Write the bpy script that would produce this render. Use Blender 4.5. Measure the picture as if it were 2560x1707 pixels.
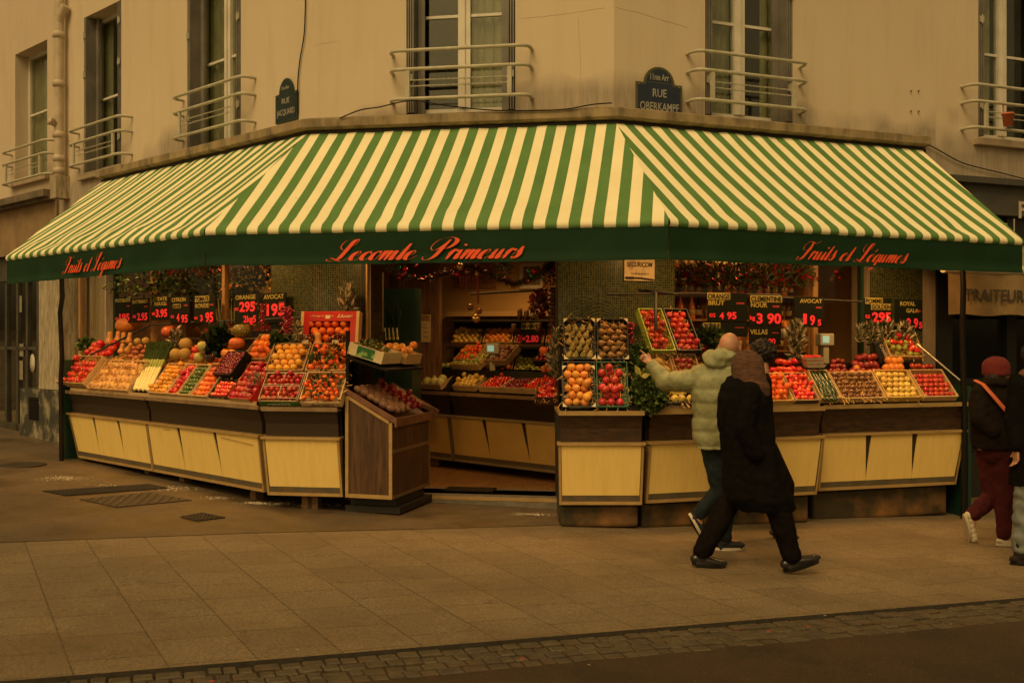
import bpy, bmesh, math, random
from mathutils import Matrix, Vector, noise
R = math.radians
random.seed(11)
for o in list(bpy.data.objects): bpy.data.objects.remove(o)
scene = bpy.context.scene
col = scene.collection
# ---------------------------------------------------------------- camera
CAMZ = 1.65; FPX = 2489.0; CY = 853.5
cd = bpy.data.cameras.new('camera'); cam = bpy.data.objects.new('camera', cd); col.objects.link(cam)
cam.location = (0, 0, CAMZ); cam.rotation_euler = (R(90), 0, 0)
cd.sensor_width = 36; cd.lens = 36*FPX/2560; cd.clip_end = 500; cd.clip_start = .05
scene.camera = cam
# ---------------------------------------------------------------- world, sun, exposure
SUN_EL, SUN_AZ = 50, 205          # azimuth measured clockwise from +Y
world = bpy.data.worlds.new("World"); scene.world = world; world.use_nodes = True
wn = world.node_tree; bgn = wn.nodes['Background']
sky = wn.nodes.new('ShaderNodeTexSky'); sky.sky_type = 'NISHITA'; sky.sun_disc = False
sky.sun_elevation = R(SUN_EL); sky.sun_rotation = R(SUN_AZ); sky.air_density = 1.2; sky.dust_density = 5
hsv = wn.nodes.new('ShaderNodeHueSaturation'); hsv.inputs['Saturation'].default_value = .15
mul = wn.nodes.new('ShaderNodeMix'); mul.data_type = 'RGBA'; mul.blend_type = 'MULTIPLY'
mul.inputs[0].default_value = 1; mul.inputs[7].default_value = (1, .695, .28, 1)
wn.links.new(sky.outputs[0], hsv.inputs['Color']); wn.links.new(hsv.outputs[0], mul.inputs[6])
wn.links.new(mul.outputs[2], bgn.inputs['Color']); bgn.inputs['Strength'].default_value = .092
sl = bpy.data.lights.new('sun', 'SUN'); sl.energy = .95; sl.angle = R(30); sl.color = (1, .71, .36)
so = bpy.data.objects.new('sun', sl); col.objects.link(so)
_a, _e = R(SUN_AZ), R(SUN_EL)
so.rotation_euler = Vector((math.sin(_a)*math.cos(_e), math.cos(_a)*math.cos(_e), math.sin(_e))).to_track_quat('Z', 'Y').to_euler()
vs = scene.view_settings; vs.view_transform = 'Standard'; vs.look = 'None'; vs.gamma = 1; vs.exposure = 0
scene.cycles.max_bounces = 8; scene.cycles.transparent_max_bounces = 12
# ---------------------------------------------------------------- helpers
I4 = Matrix.Identity(4)
def T(*a): return Matrix.Translation(Vector(a) if len(a) == 3 else a[0])
def RZ(a): return Matrix.Rotation(a, 4, 'Z')
def RX(a): return Matrix.Rotation(a, 4, 'X')
def RY(a): return Matrix.Rotation(a, 4, 'Y')
def SC(x, y=None, z=None): return Matrix.Diagonal((x, x if y is None else y, x if z is None else z, 1))
def U(a, b): return random.uniform(a, b)

class Frame:
    def __init__(s, ox, oy, ux, uy, oz=0.0):
        l = math.hypot(ux, uy); s.o = Vector((ox, oy)); s.u = Vector((ux/l, uy/l)); s.n = Vector((-uy/l, ux/l)); s.oz = oz
        s.ang = math.atan2(uy, ux); s.M = T(ox, oy, oz) @ RZ(s.ang)
    def s(s, px, d=0.0):                      # distance along the line seen at photo column px
        k = (px-1280)/FPX; p = s.o + s.n*d
        return (k*p.y - p.x)/(s.u.x - k*s.u.y)
    def p(s, a, d=0.0, z=0.0):
        q = s.o + s.u*a + s.n*d; return Vector((q.x, q.y, z))
    def z(s, a, d, py):
        q = s.o + s.u*a + s.n*d; return CAMZ - (py-CY)/FPX*q.y

class MB:
    def __init__(s, M=None): s.v = []; s.f = []; s.mi = []; s.sm = []; s.M = M or I4; s.uv = {}
    def add(s, vs, fs, mi=0, sm=False, M=None):
        n = len(s.v); MM = s.M @ M if M is not None else s.M
        s.v += [MM @ Vector(v) for v in vs]
        for f in fs: s.f.append([n+i for i in f]); s.mi.append(mi); s.sm.append(sm)
        return n
    def box(s, x0, x1, y0, y1, z0, z1, mi=0, M=None):
        vs = [(x, y, z) for z in (z0, z1) for y in (y0, y1) for x in (x0, x1)]
        s.add(vs, [(0,2,3,1),(4,5,7,6),(0,1,5,4),(2,6,7,3),(0,4,6,2),(1,3,7,5)], mi, False, M)
    def rbox(s, x0, x1, y0, y1, z0, z1, b=.01, mi=0, M=None, seg=2):
        bm = bmesh.new(); bmesh.ops.create_cube(bm, size=1)
        for v in bm.verts: v.co = Vector((x0+(v.co.x+.5)*(x1-x0), y0+(v.co.y+.5)*(y1-y0), z0+(v.co.z+.5)*(z1-z0)))
        bmesh.ops.bevel(bm, geom=bm.edges[:], offset=b, segments=seg, affect='EDGES', profile=.5)
        bm.verts.index_update(); s.add([v.co.copy() for v in bm.verts], [[v.index for v in f.verts] for f in bm.faces], mi, False, M); bm.free()
    def prism(s, poly, vec, mi=0, M=None, sm=False):
        n = len(poly); vec = Vector(vec); vs = [Vector(p) for p in poly] + [Vector(p)+vec for p in poly]
        s.add(vs, [list(range(n))[::-1], list(range(n, 2*n))], mi, False, M)
        s.add(vs, [(i, (i+1) % n, n+(i+1) % n, n+i) for i in range(n)], mi, sm, M)
    def tube(s, pts, r, n=8, mi=0, caps=True, M=None, flat=1.0, close=False):
        pts = [Vector(p) for p in pts]; m = len(pts); rr = r if isinstance(r, (list, tuple)) else [r]*m
        tan = []
        for i in range(m):
            a = pts[(i-1) % m] if close else pts[max(i-1, 0)]; b = pts[(i+1) % m] if close else pts[min(i+1, m-1)]
            t = b-a; tan.append(t.normalized() if t.length > 1e-9 else Vector((0, 0, 1)))
        ref = Vector((0, 0, 1)) if abs(tan[0].z) < .9 else Vector((1, 0, 0))
        x = tan[0].cross(ref).normalized(); vs = []
        for i in range(m):
            x = (x - tan[i]*x.dot(tan[i])).normalized(); y = tan[i].cross(x)
            for k in range(n):
                a = 2*math.pi*k/n; vs.append(pts[i] + x*(math.cos(a)*rr[i]) + y*(math.sin(a)*rr[i]*flat))
        fs = []; q = m if close else m-1
        for i in range(q):
            j = (i+1) % m
            for k in range(n):
                l = (k+1) % n; fs.append((i*n+k, i*n+l, j*n+l, j*n+k))
        s.add(vs, fs, mi, True, M)
        if caps and not close: s.add(vs[:n], [list(range(n))[::-1]], mi, False, M); s.add(vs[-n:], [list(range(n))], mi, False, M)
    def lathe(s, prof, n=12, mi=0, M=None, wob=None):
        vs = []; m = len(prof)
        for (r, z) in prof:
            for k in range(n):
                a = 2*math.pi*k/n; q = r*(wob(a) if wob else 1); vs.append((q*math.cos(a), q*math.sin(a), z))
        fs = [(i*n+k, i*n+(k+1) % n, (i+1)*n+(k+1) % n, (i+1)*n+k) for i in range(m-1) for k in range(n)]
        if prof[0][0] > 1e-6: fs.append(list(range(n))[::-1])
        if prof[-1][0] > 1e-6: fs.append([(m-1)*n+k for k in range(n)])
        s.add(vs, fs, mi, True, M)
    def ell(s, c, r, n=12, m=8, mi=0, M=None):
        if not isinstance(r, (tuple, list, Vector)): r = (r, r, r)
        prof = [(max(math.sin(math.pi*i/m), 1e-7), -math.cos(math.pi*i/m)) for i in range(m+1)]
        MM = T(*c) @ SC(*r); s.lathe(prof, n, mi, (M @ MM) if M is not None else MM)
    def quad(s, a, b, c, d, mi=0, M=None, uv=None):
        s.add([a, b, c, d], [(0, 1, 2, 3)], mi, False, M)
        if uv: s.uv[len(s.f)-1] = uv
    def mesh(s, name, mats, inv=None):
        me = bpy.data.meshes.new(name)
        vs = [inv @ v for v in s.v] if inv is not None else s.v
        me.from_pydata([tuple(v) for v in vs], [], s.f)
        for m in mats: me.materials.append(m)
        me.polygons.foreach_set('material_index', s.mi); me.polygons.foreach_set('use_smooth', s.sm)
        if s.uv:
            l = me.uv_layers.new(name='UVMap')
            for fi, uv in s.uv.items():
                for k, li in enumerate(me.polygons[fi].loop_indices): l.data[li].uv = uv[k]
        me.validate(); me.update(); return me

WM = {}
def tag(o, label=None, cat=None, group=None, kind=None):
    if label: o['label'] = label
    if cat: o['category'] = cat
    if group: o['group'] = group
    if kind: o['kind'] = kind
    return o
def thing(name, label, cat, M=None, group=None):
    o = bpy.data.objects.new(name, None); col.objects.link(o); o.empty_display_size = .05
    M = M or I4; M = Matrix(M); o.matrix_basis = M; WM[o.name] = M; return tag(o, label, cat, group)
def ob(name, mb, mats, parent=None, M=None, label=None, cat=None, group=None, kind=None):
    if not isinstance(mats, (list, tuple)): mats = [mats]
    base = WM[parent.name] if parent is not None else (Matrix(M) if M is not None else I4)
    me = mb.mesh(name, mats, base.inverted() if base != I4 else None) if isinstance(mb, MB) else mb
    o = bpy.data.objects.new(name, me); col.objects.link(o)
    if parent is not None: o.parent = parent
    else: o.matrix_basis = base
    WM[o.name] = base
    return tag(o, label, cat, group, kind)
def inst(name, me, M, label, cat, group=None, parent=None):
    o = bpy.data.objects.new(name, me); col.objects.link(o); o.matrix_basis = M; WM[o.name] = M
    if parent is not None: o.parent = parent; return tag(o)
    return tag(o, label, cat, group)
# temp scene for evaluated meshes
tmp = bpy.data.scenes.new('tmp')
def evaluated(o):
    tmp.collection.objects.link(o); vl = tmp.view_layers[0]; vl.update()
    dg = vl.depsgraph; me = bpy.data.meshes.new_from_object(o.evaluated_get(dg)); tmp.collection.objects.unlink(o); return me
_tc = {}
def text_data(s, bold=0.0, shear=0.0, width=1.0):
    k = (s, bold, shear)
    if k not in _tc:
        c = bpy.data.curves.new('t', 'FONT'); c.body = s; c.size = 1; c.align_x = 'CENTER'; c.offset = bold; c.shear = shear; c.resolution_u = 3; c.extrude = .02
        o = bpy.data.objects.new('t', c); me = evaluated(o); bpy.data.objects.remove(o)
        vs = [v.co.copy() for v in me.vertices]; fs = [list(p.vertices) for p in me.polygons]; _tc[k] = (vs, fs); bpy.data.meshes.remove(me)
    return _tc[k]
def text(mb, s, M, h, w=None, bold=0.0, shear=0.0, mi=0):
    """lettering standing in local xz plane (facing -y), centred, cap height h, squeezed to width w"""
    vs, fs = text_data(s, bold, shear)
    if not vs: return
    x0 = min(v.x for v in vs); x1 = max(v.x for v in vs); z0 = min(v.y for v in vs); z1 = max(v.y for v in vs)
    cap = .73; sx = (w/(x1-x0)) if w else h/cap; sz = h/cap
    cx = (x0+x1)/2
    mb.add([((v.x-cx)*sx, -.001-(v.z+.02)*.03, v.y*sz) for v in vs], fs, mi, False, M)

# ---------------------------------------------------------------- materials
_m = {}
def mat(name, c, c2=None, scale=8, rough=.6, bump=0, bscale=None, metal=0, rand=0, randh=0, emit=0, stretch=(1, 1, 1), detail=5, coat=0, spec=.5, c3=None, s3=2, lo=.35, hi=.65, sub=0, alpha=None):
    if name in _m: return _m[name]
    m = bpy.data.materials.new(name); m.use_nodes = True; nt = m.node_tree; N = nt.nodes; L = nt.links; b = N['Principled BSDF']
    b.inputs['Roughness'].default_value = rough; b.inputs['Metallic'].default_value = metal
    b.inputs['Specular IOR Level'].default_value = spec; b.inputs['Coat Weight'].default_value = coat
    if sub: b.inputs['Subsurface Weight'].default_value = sub; b.inputs['Subsurface Radius'].default_value = (.02, .01, .005)
    tc = N.new('ShaderNodeTexCoord'); mp = N.new('ShaderNodeMapping'); mp.inputs['Scale'].default_value = stretch
    L.new(tc.outputs['Object'], mp.inputs[0]); out = None
    def noi(sc, det=detail):
        n = N.new('ShaderNodeTexNoise'); n.inputs['Scale'].default_value = sc; n.inputs['Detail'].default_value = det; n.inputs['Roughness'].default_value = .6
        L.new(mp.outputs[0], n.inputs['Vector']); return n
    def ramp(src, lo, hi):
        r = N.new('ShaderNodeMapRange'); r.inputs[1].default_value = lo; r.inputs[2].default_value = hi; L.new(src, r.inputs[0]); return r.outputs[0]
    def mix(f, a, bb):
        x = N.new('ShaderNodeMix'); x.data_type = 'RGBA'; L.new(f, x.inputs[0])
        if hasattr(a, 'links'): L.new(a, x.inputs[6])
        else: x.inputs[6].default_value = (*a, 1)
        x.inputs[7].default_value = (*bb, 1); return x.outputs[2]
    if c2: out = mix(ramp(noi(scale).outputs[0], lo, hi), c, c2)
    if c3: out = mix(ramp(noi(s3).outputs[0], .5, .72), out if out is not None else c, c3)
    if rand or randh:
        oi = N.new('ShaderNodeObjectInfo'); h = N.new('ShaderNodeHueSaturation')
        if out is not None: L.new(out, h.inputs['Color'])
        else: h.inputs['Color'].default_value = (*c, 1)
        r = N.new('ShaderNodeMapRange'); r.inputs[3].default_value = 1-rand; r.inputs[4].default_value = 1+rand; L.new(oi.outputs['Random'], r.inputs[0]); L.new(r.outputs[0], h.inputs['Value'])
        r2 = N.new('ShaderNodeMapRange'); r2.inputs[3].default_value = .5-randh; r2.inputs[4].default_value = .5+randh
        mm = N.new('ShaderNodeMath'); mm.operation = 'FRACT'; m3 = N.new('ShaderNodeMath'); m3.operation = 'MULTIPLY'; m3.inputs[1].default_value = 7.31
        L.new(oi.outputs['Random'], m3.inputs[0]); L.new(m3.outputs[0], mm.inputs[0]); L.new(mm.outputs[0], r2.inputs[0]); L.new(r2.outputs[0], h.inputs['Hue']); out = h.outputs[0]
    if out is not None: L.new(out, b.inputs['Base Color'])
    else: b.inputs['Base Color'].default_value = (*c, 1)
    if bump:
        bn = N.new('ShaderNodeBump'); bn.inputs['Strength'].default_value = min(bump, 1); bn.inputs['Distance'].default_value = .01*max(1, bump)
        L.new(noi(bscale or scale*3).outputs[0], bn.inputs['Height']); L.new(bn.outputs[0], b.inputs['Normal'])
    if emit: b.inputs['Emission Color'].default_value = (*c, 1); b.inputs['Emission Strength'].default_value = emit
    _m[name] = m; return m
def glassmat(name, tint=(1, 1, 1), gloss=.06, rough=.02):
    m = bpy.data.materials.new(name); m.use_nodes = True; nt = m.node_tree; N = nt.nodes; L = nt.links; N.remove(N['Principled BSDF'])
    t = N.new('ShaderNodeBsdfTransparent'); t.inputs[0].default_value = (*tint, 1); g = N.new('ShaderNodeBsdfGlossy'); g.inputs['Roughness'].default_value = rough
    lw = N.new('ShaderNodeLayerWeight'); pw = N.new('ShaderNodeMath'); pw.operation = 'POWER'; pw.inputs[1].default_value = 4; L.new(lw.outputs['Facing'], pw.inputs[0])
    ad = N.new('ShaderNodeMath'); ad.operation = 'MULTIPLY_ADD'; ad.inputs[1].default_value = .6; ad.inputs[2].default_value = gloss+.03; L.new(pw.outputs[0], ad.inputs[0])
    x = N.new('ShaderNodeMixShader'); L.new(ad.outputs[0], x.inputs[0]); L.new(t.outputs[0], x.inputs[1]); L.new(g.outputs[0], x.inputs[2]); L.new(x.outputs[0], N['Material Output'].inputs[0]); return m
GLASS = glassmat('window_glass', (.85, .88, .8), .05)
CLEAR = glassmat('clear_film', (.9, .9, .9), .04, .08)
PLASTER = None
WHITEP = mat('white_paint', (.72, .68, .6), (.6, .56, .48), 6, .45)
SHUT = mat('shutter_metal', (.2, .18, .15), (.13, .12, .1), 4, .5)
RAIL = mat('rail_paint', (.5, .47, .36), (.4, .37, .27), 12, .45, bump=.1)
DARK = mat('dark_paint', (.014, .011, .008), (.02, .016, .011), 5, .6)
BLACK = mat('black', (.006, .005, .004), (.01, .008, .006), 9, .55, spec=.2)
IRON = mat('black_iron', (.02, .02, .022), (.035, .03, .03), 20, .5, bump=.2)
DGREEN = mat('dark_green_paint', (.012, .05, .03), (.01, .035, .022), 5, .4)
TRIM = mat('brass_trim', (.5, .33, .13), (.4, .25, .09), 6, .4, metal=.2, stretch=(1, 1, 2))
CREAM = mat('cream_panel', (.88, .64, .215), (.84, .60, .19), 3, .38, stretch=(10, 10, .6), c3=(.79, .55, .16), s3=1.2)
GREYS = mat('grey_strip', (.13, .11, .07), (.09, .075, .05), 5, .45, c3=(.18, .1, .04), s3=7)
BROWN = mat('brown_laminate', (.034, .02, .009), (.026, .015, .007), 6, .42, stretch=(.5, .5, 9))
def woodgrain(name, c, c2, ax):
    return mat(name, c, c2, 9, .45, bump=.12, bscale=40, stretch=ax, lo=.3, hi=.6, c3=tuple(x*.5 for x in c2), s3=14)
WOODV = woodgrain('rosewood_vertical', (.13, .06, .024), (.055, .026, .012), (3, 3, .25))
WOODH = woodgrain('rosewood_band', (.075, .035, .014), (.035, .018, .008), (.8, .8, 3))
CRATE = mat('crate_wood', (.62, .44, .22), (.5, .33, .15), 14, .65, bump=.15, stretch=(1, 6, 6), rand=.12)
CARD = mat('cardboard', (.42, .27, .13), (.34, .21, .1), 8, .8, rand=.1)
STRAW = mat('straw', (.8, .47, .13), (.6, .3, .07), 30, .6)
# ================================================================ SETTING
FL = Frame(-2.075, 10.41, .738, -.674); FC = Frame(-2.075, 10.41, .9866, -.163); FR = Frame(1.0138, 9.9, .933, .36)
CL = (FR.p(0)-FC.p(0)).length
def gz(x, y=0): return -.03*x
def gp(px, py):
    z = 0
    for _ in range(8):
        Y = (CAMZ-z)*FPX/(py-CY); X = (px-1280)/FPX*Y; z = gz(X)
    return Vector((X, Y, z))
def nodes_mat(name, rough=.7):
    m = bpy.data.materials.new(name); m.use_nodes = True; m.node_tree.nodes['Principled BSDF'].inputs['Roughness'].default_value = rough
    return m, m.node_tree.nodes, m.node_tree.links, m.node_tree.nodes['Principled BSDF']
def nn(N, typ, **k):
    n = N.new(typ)
    for a, v in k.items():
        if a.startswith('i'): n.inputs[int(a[1:])].default_value = v
        else: setattr(n, a, v)
    return n
def mixc(N, L, f, a, b, mode='MIX'):
    x = N.new('ShaderNodeMix'); x.data_type = 'RGBA'; x.blend_type = mode
    for i, q in ((0, f), (6, a), (7, b)):
        if hasattr(q, 'links'): L.new(q, x.inputs[i])
        else: x.inputs[i].default_value = q if i == 0 else (*q, 1)
    return x.outputs[2]
def mrange(N, L, src, a, b, c=0, d=1):
    r = N.new('ShaderNodeMapRange'); L.new(src, r.inputs[0])
    for i, v in enumerate((a, b, c, d)): r.inputs[i+1].default_value = v
    return r.outputs[0]
def math_(N, L, op, a, b=None):
    r = N.new('ShaderNodeMath'); r.operation = op
    for i, q in ((0, a), (1, b)):
        if q is None: continue
        if hasattr(q, 'links'): L.new(q, r.inputs[i])
        else: r.inputs[i].default_value = q
    return r.outputs[0]
def noise_(N, L, vec, scale, det=4, rough=.6):
    n = N.new('ShaderNodeTexNoise'); n.inputs['Scale'].default_value = scale; n.inputs['Detail'].default_value = det; n.inputs['Roughness'].default_value = rough
    if vec is not None: L.new(vec, n.inputs['Vector'])
    return n.outputs[0]
def bump_(N, L, b, h, st, dist=.01):
    n = N.new('ShaderNodeBump'); n.inputs['Strength'].default_value = st; n.inputs['Distance'].default_value = dist; L.new(h, n.inputs['Height']); L.new(n.outputs[0], b.inputs['Normal'])
# plaster with soot above the ledge and fine rain streaks
def plaster(name, c1, c2, soot=True):
    m, N, L, b = nodes_mat(name, .85); tc = N.new('ShaderNodeTexCoord'); o = tc.outputs['Object']
    mp = nn(N, 'ShaderNodeMapping'); mp.inputs['Scale'].default_value = (3, 3, .35); L.new(o, mp.inputs[0])
    f = mrange(N, L, noise_(N, L, o, .9, 6), .3, .7); c = mixc(N, L, f, c1, c2)
    st = mrange(N, L, noise_(N, L, mp.outputs[0], 2.2, 6), .5, .8, 0, .3); c = mixc(N, L, st, c, tuple(x*.6 for x in c1))
    pz = mrange(N, L, noise_(N, L, o, 7, 5, .8), .70, .74, 0, .18); c = mixc(N, L, pz, c, tuple(x*.45 for x in c1))
    if soot:
        sx = N.new('ShaderNodeSeparateXYZ'); L.new(o, sx.inputs[0])
        n2 = noise_(N, L, o, .62, 3); h = mrange(N, L, n2, .42, .62, 0, .38)
        top = math_(N, L, 'ADD', h, 3.93); k = math_(N, L, 'SUBTRACT', top, sx.outputs[2])
        f2 = mrange(N, L, k, -.06, .16, 0, .55); n3 = mrange(N, L, noise_(N, L, mp.outputs[0], 9, 5), .25, .6, .55, 1)
        f2 = math_(N, L, 'MULTIPLY', f2, n3); c = mixc(N, L, f2, c, (.1, .082, .07))
    L.new(c, b.inputs['Base Color']); bump_(N, L, b, noise_(N, L, o, 90, 5, .7), .25, .006); return m
PLASTER = plaster('wall_plaster', (.63, .525, .385), (.60, .49, .35))
PLASTER2 = plaster('far_wall_plaster', (.60, .49, .37), (.55, .45, .33), False)
# square glass mosaic
def mosaic(name, ang, c1=(.01, .026, .009), c2=(.075, .07, .02)):
    m, N, L, b = nodes_mat(name, .25); tc = N.new('ShaderNodeTexCoord'); mp = N.new('ShaderNodeMapping'); mp.inputs['Rotation'].default_value = (0, 0, -ang)
    L.new(tc.outputs['Object'], mp.inputs[0]); sx = N.new('ShaderNodeSeparateXYZ'); L.new(mp.outputs[0], sx.inputs[0])
    cx = N.new('ShaderNodeCombineXYZ'); wn_ = noise_(N, L, tc.outputs['Object'], 14, 2)
    w = mrange(N, L, wn_, 0, 1, -.006, .006)
    L.new(math_(N, L, 'ADD', sx.outputs[0], w), cx.inputs[0]); L.new(math_(N, L, 'ADD', sx.outputs[2], w), cx.inputs[1])
    br = N.new('ShaderNodeTexBrick'); br.offset = 0; br.inputs['Scale'].default_value = 1; br.inputs['Mortar Size'].default_value = .0016; br.inputs['Mortar Smooth'].default_value = .1
    br.inputs['Brick Width'].default_value = .024; br.inputs['Row Height'].default_value = .024; br.inputs['Color1'].default_value = (*c1, 1); br.inputs['Color2'].default_value = (*c2, 1); br.inputs['Mortar'].default_value = (.15, .145, .075, 1); br.inputs['Bias'].default_value = -.25
    L.new(cx.outputs[0], br.inputs['Vector']); L.new(br.outputs[0], b.inputs['Base Color']); bump_(N, L, b, math_(N, L, 'SUBTRACT', 1, br.outputs[1]), .4, .002); return m
MOSC, MOSL, MOSR = mosaic('green_mosaic_front', FC.ang), mosaic('green_mosaic_side', FL.ang), mosaic('green_mosaic_end', FR.ang)
# awning cloth: stripes follow the UV laid along the front edge
def stripes():
    m, N, L, b = nodes_mat('striped_canvas', .75); tc = N.new('ShaderNodeTexCoord'); sx = N.new('ShaderNodeSeparateXYZ'); L.new(tc.outputs['UV'], sx.inputs[0])
    f = math_(N, L, 'GREATER_THAN', math_(N, L, 'FRACT', sx.outputs[0]), .5); o = tc.outputs['Object']
    w = mixc(N, L, mrange(N, L, noise_(N, L, o, 2.5, 5), .35, .75), (.93, .85, .57), (.86, .76, .49))
    g = mixc(N, L, mrange(N, L, noise_(N, L, o, 3, 5), .3, .7), (.095, .2, .055), (.125, .245, .075))
    c = mixc(N, L, f, w, g); sp = mrange(N, L, noise_(N, L, o, 38, 2), .74, .77, 0, .25); c = mixc(N, L, sp, c, (.4, .33, .2))
    L.new(c, b.inputs['Base Color']); b.inputs['Specular IOR Level'].default_value = .2; bump_(N, L, b, noise_(N, L, o, 220, 3), .15, .002); return m
STRIPE = stripes()
VAL = mat('valance_canvas', (.0095, .038, .014), (.0075, .03, .011), 3, .8, bump=.15, bscale=150, spec=.2)
ROLL = mat('ledge_stone', (.36, .27, .15), (.2, .15, .08), 6, .8, bump=.5, bscale=30, stretch=(1, 1, .4), c3=(.09, .07, .045), s3=5)
# ---- ground sheets
def paving():
    m, N, L, b = nodes_mat('paving_slabs', .7); tc = N.new('ShaderNodeTexCoord'); o = tc.outputs['Object']
    br = N.new('ShaderNodeTexBrick'); br.offset = .41; br.offset_frequency = 2; br.squash = .86; br.squash_frequency = 3
    for k, v in (('Scale', 1), ('Mortar Size', .0055), ('Mortar Smooth', .2), ('Brick Width', .43), ('Row Height', .43), ('Bias', -.35)): br.inputs[k].default_value = v
    br.inputs['Color1'].default_value = (.205, .142, .074, 1); br.inputs['Color2'].default_value = (.12, .083, .042, 1); br.inputs['Mortar'].default_value = (.03, .02, .01, 1)
    L.new(tc.outputs['UV'], br.inputs['Vector']); c = br.outputs[0]
    c = mixc(N, L, mrange(N, L, noise_(N, L, o, 60, 5, .95), .38, .62), mixc(N, L, .6, c, (.03, .02, .008)), mixc(N, L, .32, c, (.55, .42, .26)))
    c = mixc(N, L, mrange(N, L, noise_(N, L, o, .7, 7, .68), .42, .72, 0, .6), c, (.09, .058, .026))
    c = mixc(N, L, mrange(N, L, noise_(N, L, o, 5, 6, .7), .58, .72, 0, .5), c, (.06, .04, .02))
    L.new(c, b.inputs['Base Color'])
    h = math_(N, L, 'ADD', math_(N, L, 'MULTIPLY', math_(N, L, 'SUBTRACT', 1, br.outputs[1]), .6), math_(N, L, 'MULTIPLY', noise_(N, L, o, 300, 3), .35)); bump_(N, L, b, h, .55, .006)
    L.new(mrange(N, L, noise_(N, L, o, 1.3, 4), .3, .7, .5, .85), b.inputs['Roughness']); return m
def tarmac(name, c, c2, wet=False, gr=180):
    m, N, L, b = nodes_mat(name, .8); tc = N.new('ShaderNodeTexCoord'); o = tc.outputs['Object']
    gr = min(gr, 85); x = mixc(N, L, mrange(N, L, noise_(N, L, o, gr, 4, .85), .35, .68), c, c2)
    x = mixc(N, L, mrange(N, L, noise_(N, L, o, .9, 6), .4, .7, 0, .55), x, tuple(q*.55 for q in c))
    x = mixc(N, L, mrange(N, L, noise_(N, L, o, 60, 2), .73, .76, 0, .5), x, (.4, .34, .24))
    x = mixc(N, L, mrange(N, L, noise_(N, L, o, 28, 5, .95), .55, .66, 0, .45), x, tuple(q*.3 for q in c2)); x = mixc(N, L, mrange(N, L, noise_(N, L, o, 33, 5, .95), .58, .68, 0, .3 if wet else .12), x, (.42, .31, .18))
    x = mixc(N, L, mrange(N, L, noise_(N, L, o, 2.3, 5, .7), .5, .62, 0, .4), x, tuple(q*.7 for q in c))
    L.new(x, b.inputs['Base Color']); bump_(N, L, b, noise_(N, L, o, gr*.8, 4), .5, .008)
    if wet: L.new(mrange(N, L, noise_(N, L, o, 1.1, 5), .42, .6, .3, .8), b.inputs['Roughness'])
    return m
KD = Vector((.9368, .35)); K0 = Vector((-2.38, 4.63)); KN = Vector((-.35, .9368)); AL = Vector((.495, -.869))
def kp(a, d, dz=0): q = K0 + KD*a + KN*d; return Vector((q.x, q.y, gz(q.x)+dz))
mb = MB(); mb.quad((-90, -60, 2.7-.034), (90, -60, -2.7-.034), (90, 120, -2.7-.034), (-90, 120, 2.7-.034))
ob('road', mb, tarmac('asphalt_road', (.022, .012, .004), (.085, .045, .016)), kind='structure')
mb = MB()
det = AL.x*KD.y - AL.y*KD.x
def slabuv(v):
    p = (v.x*KD.y - v.y*KD.x)/det; q = (AL.x*v.y - AL.y*v.x)/det; return (p+50, q+50.2)
c4 = [kp(-40, 0), kp(40, 0), kp(40, 60), kp(-40, 60)]
mb.quad(*c4, uv=[slabuv(v) for v in c4]); pv = ob('pavement', mb, paving(), kind='structure')
mb = MB(); mb.quad(kp(-40, 0, -.1), kp(40, 0, -.1), kp(40, 0), kp(-40, 0)); ob('kerb_face', mb, mat('kerb_gap_shade', (.03, .024, .016), (.05, .04, .028), 20, .9), kind='structure')  # face coloured dark to paint in the shaded gap between kerb and gutter
def sheet(name, pts, m, dz, th=0.0, **k):
    mb = MB(); P = [Vector((p.x, p.y, gz(p.x)+dz)) for p in pts]; n = len(P); mb.add(P, [list(range(n))])
    return ob(name, mb, m, **k)
PATCH = tarmac('pavement_asphalt', (.075, .05, .025), (.19, .13, .068), True, 80)
sheet('pavement_asphalt', [gp(-700, 1385), gp(90, 1353), gp(612, 1333), gp(1116, 1321), gp(1420, 1312), FR.p(.2, .4), FC.p(0, .4), FL.p(-14, .4), FL.p(-14, -6)], PATCH, .004, kind='structure')
# cobbled gutter
mb = MB(); rnd = random.Random(3)
for row in range(4):
    a = -3.0+rnd.random()*.1
    while a < 9.5:
        w = rnd.uniform(.07, .135); d0 = -.010-row*.088-rnd.uniform(0, .012); d1 = d0-.078-rnd.uniform(-.01, .006); h = rnd.uniform(-.004, .007)-.019-(row*.0035)
        q = [kp(a+.004, d0, h), kp(a+w-.005, d0+rnd.uniform(-.006, .006), h), kp(a+w-.005, d1, h+rnd.uniform(-.003, .003)), kp(a+.004, d1+rnd.uniform(-.006, .006), h)]
        cen = sum(q, Vector())/4; lo = [cen+(v-cen)*1.0-Vector((0, 0, .03)) for v in q]; mi_ = [v+Vector((0, 0, -.007)) for v in q]; tp = [cen+(v-cen)*.84 for v in q]
        mb.add(tp+mi_+lo, [(3, 2, 1, 0)], 0, True); mb.add(tp+mi_+lo, [(i, (i+1) % 4, 4+(i+1) % 4, 4+i) for i in range(4)]+[(4+i, 4+(i+1) % 4, 8+(i+1) % 4, 8+i) for i in range(4)], rnd.choice((0, 0, 1, 2)), False)
        a += w
COB = [mat('cobble_grey', (.105, .08, .045), (.065, .048, .026), 9, .6, bump=.6, bscale=40, c3=(.05, .04, .03), s3=4), mat('cobble_brown', (.1, .06, .03), (.06, .038, .02), 9, .6, bump=.6, bscale=40), mat('cobble_pale', (.125, .095, .055), (.07, .052, .03), 12, .6, bump=.6, bscale=40)]
ob('cobble_gutter', mb, COB, kind='structure')

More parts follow.
